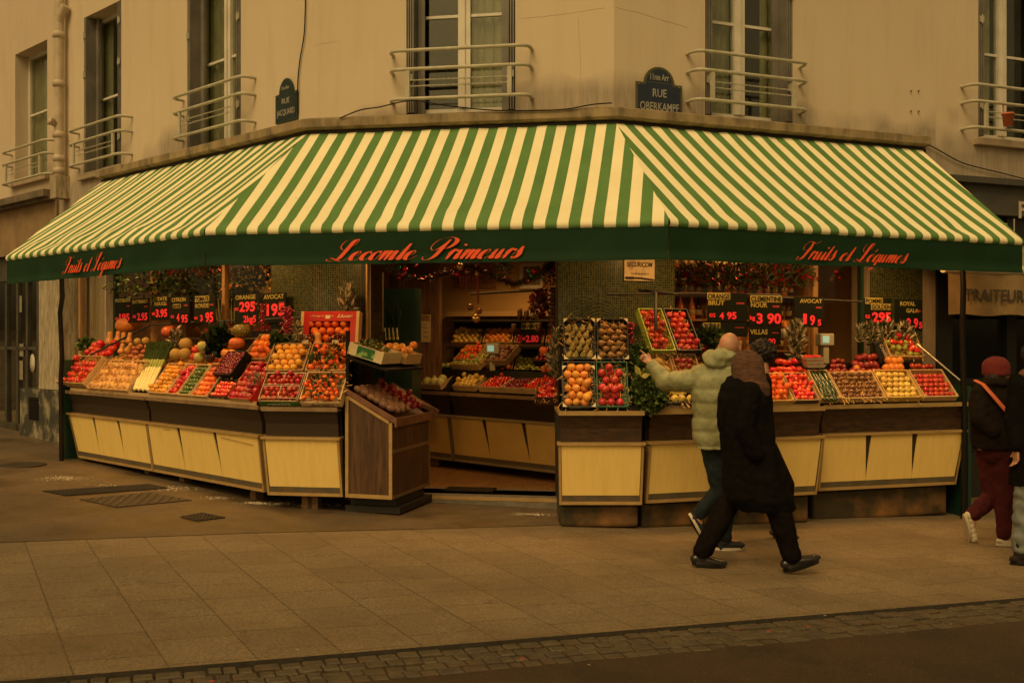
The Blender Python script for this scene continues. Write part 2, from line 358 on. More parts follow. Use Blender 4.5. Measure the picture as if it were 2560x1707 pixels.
# ---- walls
def wall(mb, F, s0, s1, z0, z1, holes, dep=.3, mi=0):
    ss = sorted({s0, s1, *[h[0] for h in holes], *[h[1] for h in holes]}); zz = sorted({z0, z1, *[h[2] for h in holes], *[h[3] for h in holes]})
    for i in range(len(ss)-1):
        for j in range(len(zz)-1):
            a, b, c, d = ss[i], ss[i+1], zz[j], zz[j+1]
            if any(h[0] <= a+1e-6 and h[1] >= b-1e-6 and h[2] <= c+1e-6 and h[3] >= d-1e-6 for h in holes): continue
            mb.quad((a, 0, c), (b, 0, c), (b, 0, d), (a, 0, d), mi, F.M); mb.quad((a, dep, d), (b, dep, d), (b, dep, c), (a, dep, c), mi, F.M)
    for (a, b, c, d) in holes:
        for q in (((a, 0, c), (a, dep, c), (a, dep, d), (a, 0, d)), ((b, 0, d), (b, dep, d), (b, dep, c), (b, 0, c)), ((a, 0, d), (a, dep, d), (b, dep, d), (b, 0, d)), ((b, 0, c), (b, dep, c), (a, dep, c), (a, 0, c))): mb.quad(*q, mi, F.M)
ZB, ZT = 3.97, 6.2
bld = thing('corner_building', 'beige plaster corner building with tall shuttered windows above a greengrocer shop', 'building', T(FC.p(1.5)))
nbl = thing('neighbour_building', 'beige building beyond the drainpipe with stone pillar and mottled marble base', 'building', T(FL.p(-7)))
nbr = thing('dark_shop_building', 'beige building at right with black shopfront behind the walkers', 'building', T(FR.p(6)))
W = {}
def winhole(F, pa, pb, zb=ZB, zt=ZT): return (F.s(pa), F.s(pb), zb, zt)
w1 = winhole(FL, 210, 303, 4.0); w2 = winhole(FL, 468, 602); w3 = winhole(FC, 1016, 1288); w4 = winhole(FR, 1763, 1982)
w5 = winhole(FR, 2446, 2680); w5 = (w5[0], w5[0]+1.15, 4.02, ZT); w0 = winhole(FL, 38, 118, 4.15, 6.15)
SHL = (FL.s(265), FL.s(680), .1, 3.35); SHC = (FC.s(905), FC.s(1396), .1, 3.35); SHR = (FR.s(1685), FR.s(2175), .1, 3.35)
NSL = (FL.s(160), FL.s(262), .3, 3.0)
SP = FL.s(148)
mb = MB(); wall(mb, FL, SP, 0, -.3, 8, [w1, w2, SHL, NSL]); wall(mb, FC, 0, CL, -.3, 8, [w3, SHC]); wall(mb, FR, 0, 4.1, -.5, 8, [w4, SHR])
ob('wall', mb, PLASTER, bld)
mb = MB(); wall(mb, FR, 4.1, 10, 3.3, 8, [w5]); ob('wall', mb, PLASTER, nbr)
mb = MB(); wall(mb, FL, -14, SP-.01, 3.0, 8, [w0]); ob('wall', mb, PLASTER2, nbl)
WIN_F = mat('window_frame_paint', (.70, .66, .56), (.6, .55, .46), 5, .4)
CURT = mat('curtain', (.42, .38, .27), (.3, .27, .2), 5, .9, spec=.1)
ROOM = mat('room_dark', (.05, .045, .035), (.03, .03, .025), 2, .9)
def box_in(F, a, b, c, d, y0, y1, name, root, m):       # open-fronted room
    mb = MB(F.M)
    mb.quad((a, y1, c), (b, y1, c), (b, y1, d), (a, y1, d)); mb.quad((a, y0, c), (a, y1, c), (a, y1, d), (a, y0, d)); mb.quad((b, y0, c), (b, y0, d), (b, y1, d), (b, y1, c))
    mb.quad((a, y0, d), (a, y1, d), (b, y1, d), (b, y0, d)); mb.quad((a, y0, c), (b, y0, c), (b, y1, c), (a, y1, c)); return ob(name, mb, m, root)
def curtain(mb, a, b, c, d, y, M, amp=.02, per=.09):
    n = max(6, int((b-a)/per*6)); vs = []
    for i in range(n+1):
        x = a+(b-a)*i/n; yy = y+amp*math.sin(i/6*2*math.pi+math.sin(i*.7))
        vs += [(x, yy, c), (x, yy, d)]
    mb.add(vs, [(2*i, 2*i+2, 2*i+3, 2*i+1) for i in range(n)], 0, True, M)
def window(F, h, root, cur=((0, .3), (.75, 1)), fr=.2, bars=1.05, two=True):
    a, b, c, d = h; w = .055; y0, y1 = fr, fr+.06
    mb = MB(F.M); mb.box(a, a+w, y0, y1, c, d); mb.box(b-w, b, y0, y1, c, d); mb.box(a+w, b-w, y0, y1, c, c+.1); mb.box(a+w, b-w, y0, y1, d-w, d)
    m_ = (a+b)/2
    if two: mb.box(m_-.065, m_+.065, y0-.012, y1, c+.1, d-w); mb.box(m_-.012, m_+.012, y0-.03, y0-.012, c+.1, d-w)
    for q0, q1 in (((a+w, m_-.065), (m_+.065, b-w)) if two else ((a+w, b-w),)): mb.box(q0, q1, y0+.01, y1-.01, c+bars, c+bars+.03)
    win = ob('window', mb, WIN_F, root)
    mb = MB(F.M); mb.box(m_-.05, m_+.05, y0-.03, y0-.001, c+.02, c+.05); ob('latch', mb, BLACK, win)
    for q0, q1 in (((a+w, m_-.065), (m_+.065, b-w)) if two else ((a+w, b-w),)):
        mb = MB(F.M); mb.box(q0, q1, y0+.025, y0+.033, c+.1, d-w); ob('pane', mb, GLASS, win)
    for (k0, k1) in cur:
        mb = MB(); curtain(mb, a+(b-a)*k0, a+(b-a)*k1, c+.03, d, y1+.035, F.M); ob('curtain', mb, CURT, win)
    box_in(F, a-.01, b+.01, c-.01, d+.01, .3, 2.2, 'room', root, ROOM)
def shutters(F, h, root, left=True, right=True, wl=.16):
    a, b, c, d = h
    for on, x, sg in ((left, a, 1), (right, b, -1)):
        if not on: continue
        mb = MB(F.M)
        for k in range(3):
            x0 = x+sg*(.012+k*.026); x1 = x0+sg*.016; mb.box(min(x0, x1), max(x0, x1), .0-.005*k, .19, c+.03, d-.02)
        mb.box(min(x+sg*.085, x+sg*wl), max(x+sg*.085, x+sg*wl), .13, .16, c+.03, d-.02)
        sh = ob('shutter', mb, SHUT, root)
        for zz in (.35, 1.35, 1.9):
            hb = MB(F.M); hb.box(min(x+sg*.01, x+sg*.07), max(x+sg*.01, x+sg*.07), -.022, -.011, c+zz, c+zz+.07); hb.tube([(x+sg*.04, -.024, c+zz-.02), (x+sg*.04, -.024, c+zz+.09)], .008, 6); ob('hinge', hb, mat('hinge_paint', (.4, .37, .3), rough=.5), sh)
def railing(F, a, b, z, root, pots=False):
    mb = MB(F.M); pr = .17
    for zz in z:
        pts = [(a, .01, zz), (a+.005, -pr*.55, zz), (a+.03, -pr*.85, zz), (a+.09, -pr, zz)] + [(b-.09, -pr, zz), (b-.03, -pr*.85, zz), (b-.005, -pr*.55, zz), (b, .01, zz)]
        mb.tube(pts, .019, 8)
    for x in (a+.2, b-.2): mb.box(x-.022, x+.022, -pr-.012, -pr+.012, z[0]+.015, z[1]-.015)
    rl = ob('window_railing', mb, RAIL, root)
    mb = MB(F.M)
    for k in (.42, .62):
        zz = z[0]+(z[1]-z[0])*k; n = 60
        for ph in (0, math.pi): mb.tube([(a+.2+(b-a-.4)*i/n, -pr+.006*math.cos(i*1.1+ph), zz+.006*math.sin(i*1.1+ph)) for i in range(n+1)], .004, 4)
    ob('twisted_wire', mb, RAIL, rl); return rl
window(FL, w1, bld, cur=((0, .25),), two=False, fr=.2); window(FL, w2, bld, cur=((.0, 1),)); window(FC, w3, bld, cur=((.52, 1),)); window(FR, w4, bld, cur=((0, .45), (.8, 1)))
window(FR, w5, nbr, cur=((.1, .4),)); window(FL, w0, nbl, cur=((0, 1),), two=False)
for F, h, r in ((FL, w1, bld), (FL, w2, bld), (FC, w3, bld), (FR, w4, bld)): shutters(F, h, r)
shutters(FR, w5, nbr)
def rail_px(F, pa, pb, d=-.1): return F.s(pa, d), F.s(pb, d)
for F, pa, pb, r in ((FL, 14, 126, nbl), (FL, 181, 313, bld), (FL, 441, 620, bld), (FC, 976, 1326, bld), (FR, 1730, 2013, bld)):
    a, b = rail_px(F, pa, pb); railing(F, a, b, (4.10, 4.40, 4.59), r)
a = FR.s(2420, -.1); rl5 = railing(FR, a, a+1.5, (4.10, 4.40, 4.59), nbr)
# sills
for F, h, r in ((FL, w1, bld), (FR, w5, nbr), (FL, w0, nbl)):
    mb = MB(F.M); mb.rbox(h[0]-.08, h[1]+.08, -.07, .2, h[2]-.09, h[2]-.003, .01); ob('window_sill', mb, mat('sill_plaster', (.5, .4, .29), (.4, .32, .22), 5, .8, bump=.2), r)
# ledge (mitred band round the corner)
def miter(pts):      # pts: list of (Vector2 point, ) polyline, returns outward unit miter vectors
    out = []
    for i in range(len(pts)):
        ds = []
        if i > 0: ds.append((pts[i]-pts[i-1]).normalized())
        if i < len(pts)-1: ds.append((pts[i+1]-pts[i]).normalized())
        ns = [Vector((d.y, -d.x)) for d in ds]; n = sum(ns, Vector((0, 0))).normalized(); out.append(n/max(.3, n.dot(ns[0])))
    return out
wl = [FL.p(FL.s(272)).xy, FC.p(0).xy, FR.p(0).xy, FR.p(3.86).xy]; wm = miter(wl)
def band(mb, prof, closed=True, mi=0):     # prof: (offset, z) list, convex loop
    vs = []; n = len(prof)
    for p, m in zip(wl, wm):
        for (o_, z) in prof: q = p+m*o_; vs.append((q.x, q.y, z))
    fs = [(i*n+k, i*n+(k+1) % n, (i+1)*n+(k+1) % n, (i+1)*n+k) for i in range(3) for k in range(n)]
    mb.add(vs, fs, mi); mb.add(vs[:n], [list(range(n))], mi); mb.add(vs[-n:], [list(range(n))[::-1]], mi)
mb = MB(); band(mb, [(0, 3.955), (.17, 3.94), (.185, 3.93), (.185, 3.85), (.15, 3.835), (0, 3.82)]); band(mb, [(.001, 3.975), (.06, 3.97), (.06, 3.955), (.001, 3.956)]); ob('ledge', mb, ROLL, bld)
mb = MB(); band(mb, [(0, 3.82), (.11, 3.818), (.11, 3.72), (0, 3.7)]); ob('awning_box', mb, DARK, bld)
# hairline cracks
mb = MB()
for F, pts in ((FC, [(.02, 4.74), (.2, 4.77), (.3, 4.77)]), (FC, [(2.2, 4.9), (2.6, 4.93), (3.1, 4.97)]), (FR, [(.02, 4.97), (.4, 4.93), (.9, 4.85)]), (FC, [(CL-.35, 4.0), (CL-.33, 4.4), (CL-.36, 4.95)])):
    q = []
    for (s0_, z0_), (s1_, z1_) in zip(pts[:-1], pts[1:]):
        for i in range(8): t = i/8; q.append(F.p(s0_+(s1_-s0_)*t, -.0005, z0_+(z1_-z0_)*t+U(-.006, .006)))
    mb.tube(q, .0016, 4)
ob('crack', mb, mat('crack_dark', (.40, .32, .235)), bld)
# ---- mosaic piers, shopfront glazing
mb = MB(FC.M); mb.box(-.004, SHC[0], -.012, 0, 0, 3.5); ob('mosaic_pier', mb, MOSC, bld)
mb = MB(FC.M); mb.box(SHC[1], CL+.004, -.012, 0, 0, 3.5); ob('mosaic_pier', mb, MOSC, bld)
mb = MB(FL.M); mb.box(SHL[1], 0, -.012, 0, 0, 3.5); ob('mosaic_pier', mb, MOSL, bld)
mb = MB(FR.M); mb.box(0, SHR[0], -.012, 0, 0, 3.5); ob('mosaic_pier', mb, MOSR, bld)
mb = MB(FR.M); mb.box(SHR[1], 3.9, -.012, 0, -.1, 3.5); ob('mosaic_pier', mb, MOSR, bld)
WARMWOOD = mat('oak_post', (.42, .24, .09), (.3, .16, .06), 8, .5, stretch=(2, 2, .3))
def glazing(F, h, posts, root=bld, y=.1, zb=.9):
    a, b, c, d = h; mb = MB(F.M); w = .04
    mb.box(a, a+w, y, y+.06, c, d); mb.box(b-w, b, y, y+.06, c, d); mb.box(a+w, b-w, y, y+.06, d-w, d); mb.box(a+w, b-w, y, y+.06, c, zb)
    f = ob('shop_window', mb, DGREEN, root)
    for px in posts: s_ = F.s(px, y); mb = MB(F.M); mb.box(s_-.03, s_+.03, y-.01, y+.05, zb, d-w); ob('mullion', mb, WARMWOOD, f)
    mb = MB(F.M); mb.box(a+w, b-w, y+.02, y+.028, zb, d-w); ob('pane', mb, CLEARG, f)
CLEARG = glassmat('shop_glass', (.95, .95, .93), 0.0)
glazing(FL, SHL, (381, 560)); glazing(FR, SHR, (2038,)); glazing(FL, NSL, (200,), zb=.35)
mb = MB(FC.M); mb.box(SHC[0], SHC[0]+.05, -.03, .1, .1, 3.35); mb.box(SHC[0]+.05, SHC[0]+.065, -.03, .02, .1, 3.35, 1); ob('door_frame', mb, [DARK, TRIM], bld); mb = MB(FC.M); mb.box(SHC[1]-.03, SHC[1], .0, .1, .1, 3.35); ob('door_frame', mb, DARK, bld)
mb = MB(FC.M); mb.rbox(SHC[0]-.1, SHC[1]+.05, -.14, .42, -.05, .1, .008); mb.box(SHC[0], SHC[1], -.1442, -.14, .06, .095, 1); ob('door_step', mb, [mat('step_stone', (.22, .19, .14), (.14, .12, .09), 8, .7, bump=.3), TRIM], bld)
# ---- shop interior shell
I0, I1, I2, I3 = FL.p(-5, .3), FC.p(0, .3), FR.p(0, .3), FR.p(4, .3); B0, B1 = FL.p(-5, 4.2), FR.p(4, 4)
poly = [I0, I1, I2, I3, B1, B0]
fl = [Vector((p.x, p.y, .094)) for p in poly]; cl = [Vector((p.x, p.y, 3.35)) for p in poly]
def terrazzo():
    m, N, L, b = nodes_mat('terrazzo_floor', .35); tc = N.new('ShaderNodeTexCoord'); v = nn(N, 'ShaderNodeTexVoronoi'); v.inputs['Scale'].default_value = 45; L.new(tc.outputs['Object'], v.inputs['Vector'])
    L.new(mixc(N, L, mrange(N, L, v.outputs[1], .2, .8), (.42, .22, .08), (.2, .1, .04)), b.inputs['Base Color']); return m
mb = MB(); mb.add(fl, [list(range(6))]); ob('shop_floor', mb, terrazzo(), kind='structure')
OCHRE = mat('ochre_wall', (.62, .42, .17), (.55, .37, .14), 2, .8)
mb = MB(); mb.add(cl, [list(range(6))[::-1]]); ob('ceiling', mb, mat('shop_ceiling', (.5, .38, .2)), bld)
mb = MB(); mb.add([fl[5], fl[4], cl[4], cl[5], fl[0], cl[0], fl[3], cl[3]], [(0, 1, 2, 3), (4, 0, 3, 5), (1, 6, 7, 2)]); ob('inner_wall', mb, OCHRE, bld)
mb = MB(); P0, P1 = Vector((-1.55, 12.6)), Vector((-.93, 12.4)); F_ = Frame(P0.x, P0.y, P1.x-P0.x, P1.y-P0.y); mb.box(0, .68, 0, .08, .1, 3.3, 0, F_.M); 
for k in range(4): mb.box(.005+k*.17, .165+k*.17, -.012, 0, .1, 3.3, 0, F_.M)
ob('wood_panelling', mb, woodgrain('panel_wood', (.22, .12, .055), (.13, .07, .035), (2, 2, .3)), bld)
# neighbour's window at far left of the stall: planks and an orange board behind the glass
mb = MB(FL.M)
for k in range(7):
    x = NSL[0]+.04+k*.075; mb.box(x, x+.07, .35, .37, .3, 3.0)
ob('pale_planks', mb, mat('pale_plank', (.5, .37, .2), (.36, .25, .13), 5, .7, stretch=(3, 3, .3)), bld)
box_in(FL, NSL[0]-.01, NSL[1]+.01, .29, 3.01, .3, 1.2, 'showcase', bld, mat('showcase_wood', (.5, .24, .1), (.35, .16, .07), 4, .6))
# ---- left neighbour ground floor
mb = MB(FL.M); mb.box(FL.s(97, -.1), FL.s(148, -.1), -.1, .3, .95, 3.0); STONE = mat('weathered_stone', (.50, .42, .29), (.3, .24, .16), 5, .85, bump=.5, bscale=25, stretch=(3, 3, .6), c3=(.16, .12, .08), s3=9); ob('stone_pillar', mb, STONE, nbl)
MARB = mat('mottled_marble', (.05, .05, .04), (.3, .26, .18), 3.2, .45, c3=(.02, .02, .018), s3=5, lo=.48, hi=.6)
x0, x1 = FL.s(50, -.15), FL.s(148, -.15)
mb = MB(FL.M); mb.box(x0, x1, -.15, .3, .12, .94); mb.rbox(x0-.05, x1+.03, -.22, .3, -.05, .14, .015); ob('marble_base', mb, MARB, nbl)
mb = MB(FL.M)
xv0, xv1 = FL.s(72, -.155), FL.s(96, -.155)
for k in range(7): mb.box(xv0, xv1, -.165, -.151, .5+k*.045, .525+k*.045)
mb.box(xv0, xv1, -.152, -.1505, .48, .82); ob('air_vent', mb, BLACK, nbl)
mb = MB(FL.M); mb.box(-14, SP, -.04, .0, 3.0, 3.72); ob('stone_fascia', mb, mat('brown_stone', (.3, .2, .1), (.2, .13, .07), 3, .85, bump=.5, bscale=60), nbl)
mb = MB(FL.M); mb.box(-14, SP-.02, -.22, 0, 3.76, 3.86); mb.box(-14, SP-.02, -.14, 0, 3.72, 3.76); ob('ledge', mb, mat('dark_ledge', (.1, .08, .06), (.2, .15, .1), 5, .8, bump=.4), nbl)
mb = MB(FL.M)
a0, a1 = -14, FL.s(97, 0)
gx = [FL.s(p, .1) for p in (-60, 18, 46, 70, 97)]
for x in gx: mb.box(x-.04, x+.04, .08, .16, .0, 3.0)
mb.box(gx[0], a1, .08, .16, 1.52, 1.57); mb.box(-14, a1, .06, .16, 2.62, 3.0); mb.box(-14, a1, .08, .14, 0, .35); ob('shopfront_frame', mb, mat('olive_frame', (.07, .06, .04), (.04, .035, .025), 4, .5), nbl)
mb = MB(FL.M); mb.box(gx[0], a1, .11, .118, .35, 2.62); ob('pane', mb, CLEARG, nbl)
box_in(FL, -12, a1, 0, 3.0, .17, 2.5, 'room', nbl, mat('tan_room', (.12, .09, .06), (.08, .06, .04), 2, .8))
mb = MB(FL.M)
for px, py, w_, h_ in ((48, 760, .2, .26), (52, 875, .2, .2), (50, 925, .22, .3)):
    s_ = FL.s(px, .1); z_ = FL.z(s_, .1, py); mb.box(s_-w_/2, s_+w_/2, .100, .104, z_-h_/2, z_+h_/2)
ob('paper_notice', mb, mat('aged_paper', (.3, .26, .18), (.2, .17, .12), 20, .8), nbl)
mb = MB(FL.M); s_ = FL.s(81, .1); z_ = FL.z(s_, .1, 908); mb.lathe([(0, 0), (.1, 0), (.1, .006), (0, .006)], 24, 0, T(s_, .105, z_) @ RX(R(90)) @ SC(.9, 1.45, 1)); ob('oval_sticker', mb, mat('sticker_white', (.6, .56, .45), (.2, .18, .14), 60, .6, lo=.55, hi=.6), nbl)
# ---- drainpipe
mb = MB(); pc = FL.p(FL.s(147, -.12), -.12); zs = [4.02, 8.2]
mb.tube([(pc.x, pc.y, 4.0), (pc.x, pc.y, 8.5)], .065, 16)
for zz in (4.1, 4.28, 4.62, 5.35, 6.05): mb.lathe([(.066, zz-.05), (.085, zz-.04), (.085, zz+.03), (.066, zz+.04)], 16, 0, T(pc.x, pc.y, 0))
mb.lathe([(.05, 0), (.05, .12), (.062, .12), (.062, .15), (0, .15)], 14, 0, T(pc.x, pc.y, 4.75) @ RZ(FL.ang) @ RX(R(70)))
mb.tube([(pc.x, pc.y, 6.2), (pc.x+.03, pc.y-.02, 6.32), (pc.x+.12, pc.y-.05, 6.45)], .06, 12)
pipe = ob('drainpipe', mb, mat('pipe_paint', (.56, .46, .34), (.42, .34, .24), 5, .5, bump=.1), nbl)
mb = MB(FL.M); sp = FL.s(147, -.12); mb.box(sp-.09, sp+.09, -.2, 0, 3.86, 4.02); mb.prism([(sp-.1, -.2, 3.7), (sp+.1, -.2, 3.7), (sp+.09, -.2, 3.86), (sp-.09, -.2, 3.86)], (0, .2, 0)); ob('pipe_collar', mb, STONE, nbl)
# ---- right neighbour: black shopfront
mb = MB(FR.M); mb.box(4.12, 10, -.12, .02, 3.12, 3.5); mb.box(4.12, 10, -.2, .02, 3.46, 3.53); ob('fascia', mb, mat('slate_fascia', (.075, .07, .06), (.05, .048, .04), 5, .6), nbr)
mb = MB(FR.M)
for a_, b_ in ((4.1, 4.32), (5.15, 5.3), (6.4, 6.6)): mb.box(a_, b_, -.03, .05, -.6, 3.12)
mb.box(4.32, 10, -.01, .05, -.6, .35); mb.box(4.32, 10, 0, .05, 2.3, 3.12); mb.box(4.32, 10, .0, .05, 1.15, 1.22); ob('shopfront_panel', mb, mat('black_lacquer', (.014, .017, .017), (.02, .02, .02), 6, .35), nbr)
mb = MB(FR.M); mb.box(4.32, 10, .03, .038, .35, 2.3); ob('pane', mb, GLASS, nbr)
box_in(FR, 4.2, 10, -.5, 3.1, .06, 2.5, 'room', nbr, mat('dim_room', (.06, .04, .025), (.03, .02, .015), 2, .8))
mb = MB(FR.M); mb.add([(4.6, -.125, 2.75), (5.05, -.125, 2.8), (4.95, -.125, 2.95), (5.06, -.125, 3.02), (4.8, -.125, 3.07), (4.75, -.125, 2.98), (4.6, -.125, 3.08)], [list(range(7))]); 
ob('torn_poster', mb, mat('torn_paper', (.5, .42, .28), (.35, .3, .2), 9, .8), nbr)
mb = MB(); s_ = FR.s(2556, -.12); text(mb, 'F', FR.M @ T(s_, -.125, 3.12-.02), .2, .13, .02); 
mb.box(-.2+s_+.06, s_-.13, -.13, -.12, 2.9, 3.08, 0, FR.M); ob('fascia_letter', mb, mat('letter_pale', (.5, .42, .3)), nbr)
# ---- awning
aw = thing('awning', 'large green and cream striped awning with dark green lettered valance', 'awning', T(FC.p(1.5, -.1, 3.7)))
BT = [Vector((-5.92, 11.70)), Vector((-2.726, 8.89)), Vector((1.287, 8.19)), Vector((5.0, 9.78))]
TP = [wl[i]+wm[i]*.10 for i in range(4)]; TP[3] = FR.p(3.80, -.1).xy
ZA, ZV, ZL = 3.80, 2.615, 2.32; PER = .197
PROF = [(t/16, 0, 0) for t in range(16)] + [(1, 0, -.0)]
def panel(i, name, n):
    mb = MB(); a0, a1, b0, b1 = TP[i], TP[i+1], BT[i], BT[i+1]; d = (b1-b0).normalized(); out = Vector((d.y, -d.x)); rows = []
    nt = 22
    for j in range(nt+1):
        t = j/nt; row = []
        for k in range(n+1):
            w = k/n; p = a0.lerp(a1, w).lerp(b0.lerp(b1, w), t); z = ZA+(ZV+.055-ZA)*t
            u = (p-b0).dot(d); edge = min(1, 6*min(w, 1-w)+.1)
            z += (.010*math.sin(u*15)*math.sin(math.pi*t) if i == 0 else 0)-.028*math.sin(math.pi*t)*edge + .010*edge*noise.noise(Vector((u*1.3, t*2.5, i*7))) + .02*edge*math.exp(-((t-.92)/.06)**2)*noise.noise(Vector((u*2.6, i*3, 1.5)))*2.2+.01*edge*math.exp(-((t-.05)/.05)**2)*math.sin(u*16)
            row.append((Vector((p.x, p.y, z)), u))
        rows.append(row)
    # roll over the front bar
    for (o_, dz) in ((.018, .04), (.03, .02), (.03, -.005), (.015, -.02)):
        row = []
        for k in range(n+1):
            w = k/n; p = b0.lerp(b1, w); u = (p-b0).dot(d); q = p+out*o_; row.append((Vector((q.x, q.y, ZV+dz+.004*noise.noise(Vector((u*6, i, 0))))), u))
        rows.append(row)
    for r0, r1 in zip(rows[:-1], rows[1:]):
        for k in range(n):
            q = [r1[k], r1[k+1], r0[k+1], r0[k]]; ph = (.25, .0, .1)[i]
            mb.add([x[0] for x in q], [(0, 1, 2, 3)], 0, True); mb.uv[len(mb.f)-1] = [(x[1]/PER+ph+40, 0) for x in q]
    me = mb.mesh(name, [STRIPE], WM[aw.name].inverted())
    bm = bmesh.new(); bm.from_mesh(me); bmesh.ops.remove_doubles(bm, verts=bm.verts, dist=.0005); bm.to_mesh(me); bm.free()
    o = bpy.data.objects.new(name, me); col.objects.link(o); o.parent = aw; WM[o.name] = WM[aw.name]
def ob_me(): pass
for i, n in ((0, 90), (1, 80), (2, 80)): panel(i, 'canopy_panel', n)
# valance
for i in range(3):
    mb = MB(); b0, b1 = BT[i], BT[i+1]; d = (b1-b0).normalized(); out = Vector((d.y, -d.x)); n = 70; rows = []; ln = (b1-b0).length
    for j, z in enumerate((ZV-.005, ZV-.06, ZV-.13, ZV-.2, ZL+.035, ZL+.03, ZL)):
        row = []
        for k in range(n+1):
            w = k/n; p = b0.lerp(b1, w); e = min(1, 8*min(w, 1-w)); u = w*ln; amp = .022*(ZV-z)/.3*e
            q = p+out*(.012+amp*noise.noise(Vector((u*3, i*5, z*2)))*2+(.003 if j < 5 else .008)); row.append(Vector((q.x, q.y, z+(.006*noise.noise(Vector((u*2.2, i*3, 9))) if j > 3 else 0))))
        rows.append(row)
    vs = [v for r_ in rows for v in r_]; m_ = n+1
    mb.add(vs, [(j*m_+k, (j+1)*m_+k, (j+1)*m_+k+1, j*m_+k+1) for j in range(6) for k in range(n)], 0, True)
    v_ = ob('valance', mb, VAL, aw); W[i] = v_
mb = MB(); mb.tube([(p.x, p.y, ZV+.02) for p in BT], .022, 8); 
for i, w in ((0, .1), (0, .9), (1, .15), (1, .85), (2, .1), (2, .9)):
    a = TP[i].lerp(TP[i+1], w); b = BT[i].lerp(BT[i+1], w); m_ = a.lerp(b, .5)+(TP[i+1]-TP[i]).normalized()*.3
    mb.tube([(a.x, a.y, 3.45), (m_.x, m_.y, 2.85), (b.x, b.y, ZV-.03)], .02, 6)
ob('awning_arms', mb, DARK, aw)

# copperplate lettering: centre lines, pen width follows the stroke direction
GL = {
 'e': (.66, [[(-.02, .4), (.26, .52), (.4, .8), (.28, 1.0), (.08, .82), (.0, .4), (.1, .04), (.32, 0), (.68, .42)]]),
 'c': (.6, [[(.42, .78), (.34, 1.0), (.1, .8), (.02, .35), (.18, 0), (.4, .12), (.62, .45)]]),
 'o': (.62, [[(.3, 1.0), (.08, .78), (.03, .25), (.2, 0), (.42, .25), (.46, .75), (.3, 1.0), (.42, .82), (.64, .8)]]),
 'm': (1.12, [[(-.06, .6), (.08, 1.0), (.1, .85), (.07, 0)], [(.08, .25), (.3, .95), (.4, .98), (.42, .8), (.4, 0)], [(.41, .25), (.62, .95), (.74, .98), (.76, .8), (.74, .2), (.84, 0), (1.1, .45)]]),
 't': (.48, [[(-.02, .45), (.16, 1.2), (.2, 1.75)], [(.2, 1.75), (.12, .3), (.2, 0), (.46, .45)], [(-.06, 1.12), (.4, 1.12)]]),
 'r': (.5, [[(-.06, .6), (.1, 1.05), (.2, 1.0), (.12, .85), (.08, 0)], [(.1, .4), (.3, .95), (.4, .95), (.46, .82)]]),
 'i': (.42, [[(-.04, .5), (.12, 1.0)], [(.12, 1.0), (.1, .2), (.2, 0), (.42, .45)]]),
 'u': (.82, [[(-.06, .55), (.1, 1.0)], [(.1, 1.0), (.08, .2), (.18, 0), (.36, .25), (.48, 1.0)], [(.48, 1.0), (.46, .2), (.56, 0), (.8, .45)]]),
 's': (.5, [[(-.04, .4), (.2, .95), (.25, 1.25)], [(.25, 1.25), (.28, .8), (.36, .4), (.25, .02), (.08, 0), (.02, .16)]]),
 'g': (.66, [[(.44, .8), (.3, 1.0), (.08, .75), (.03, .25), (.16, 0), (.36, .3), (.48, 1.0)], [(.48, 1.0), (.44, -.2), (.36, -.8), (.16, -1.0), (.08, -.75), (.3, -.2), (.66, .45)]]),
 'L': (1.15, [[(.55, 1.25), (.2, 1.2), (-.05, 1.6), (.05, 2.15), (.45, 2.35)], [(.5, 1.3), (.8, 1.7), (.85, 2.2), (.68, 2.3), (.55, 1.9), (.48, .8), (.38, .15), (.1, -.05), (-.25, -.02), (-.35, .15), (-.15, .28), (.25, .1), (.6, -.08), (.85, .1), (1.1, .45)]]),
 'P': (1.2, [[(.55, 1.75), (.3, 1.1), (-.05, 1.0), (-.25, 1.45), (-.05, 2.1), (.5, 2.35), (.95, 2.2), (1.12, 1.8), (.95, 1.3), (.7, 1.12), (.55, 1.3)], [(.62, 2.1), (.5, 1.0), (.38, .25), (.1, -.05), (-.2, 0), (-.28, .25), (-.12, .35)]]),
 'F': (.95, [[(.1, 1.15), (-.2, 1.2), (-.25, 1.75), (.05, 2.15), (.35, 2.12), (.8, 1.98), (1.2, 2.3)], [(.4, 2.1), (.48, 1.6), (.36, .6), (.2, .05), (-.12, -.1), (-.3, .1), (-.2, .3)], [(.2, 1.1), (.5, 1.05), (.68, 1.25)]]),
}
GL['é'] = (GL['e'][0], GL['e'][1]+[[(.42, 1.62), (.3, 1.25)]])
def catmull(p, n=7):
    p = [Vector(q) for q in p]
    if len(p) == 2: return [p[0].lerp(p[1], i/n) for i in range(n+1)]
    out = []
    for i in range(len(p)-1):
        a = p[max(i-1, 0)]; b, c = p[i], p[i+1]; d = p[min(i+2, len(p)-1)]
        for k in range(n):
            t = k/n; out.append(.5*((2*b)+(c-a)*t+(2*a-5*b+4*c-d)*t*t+(3*b-a-3*c+d)*t**3))
    return out+[p[-1]]
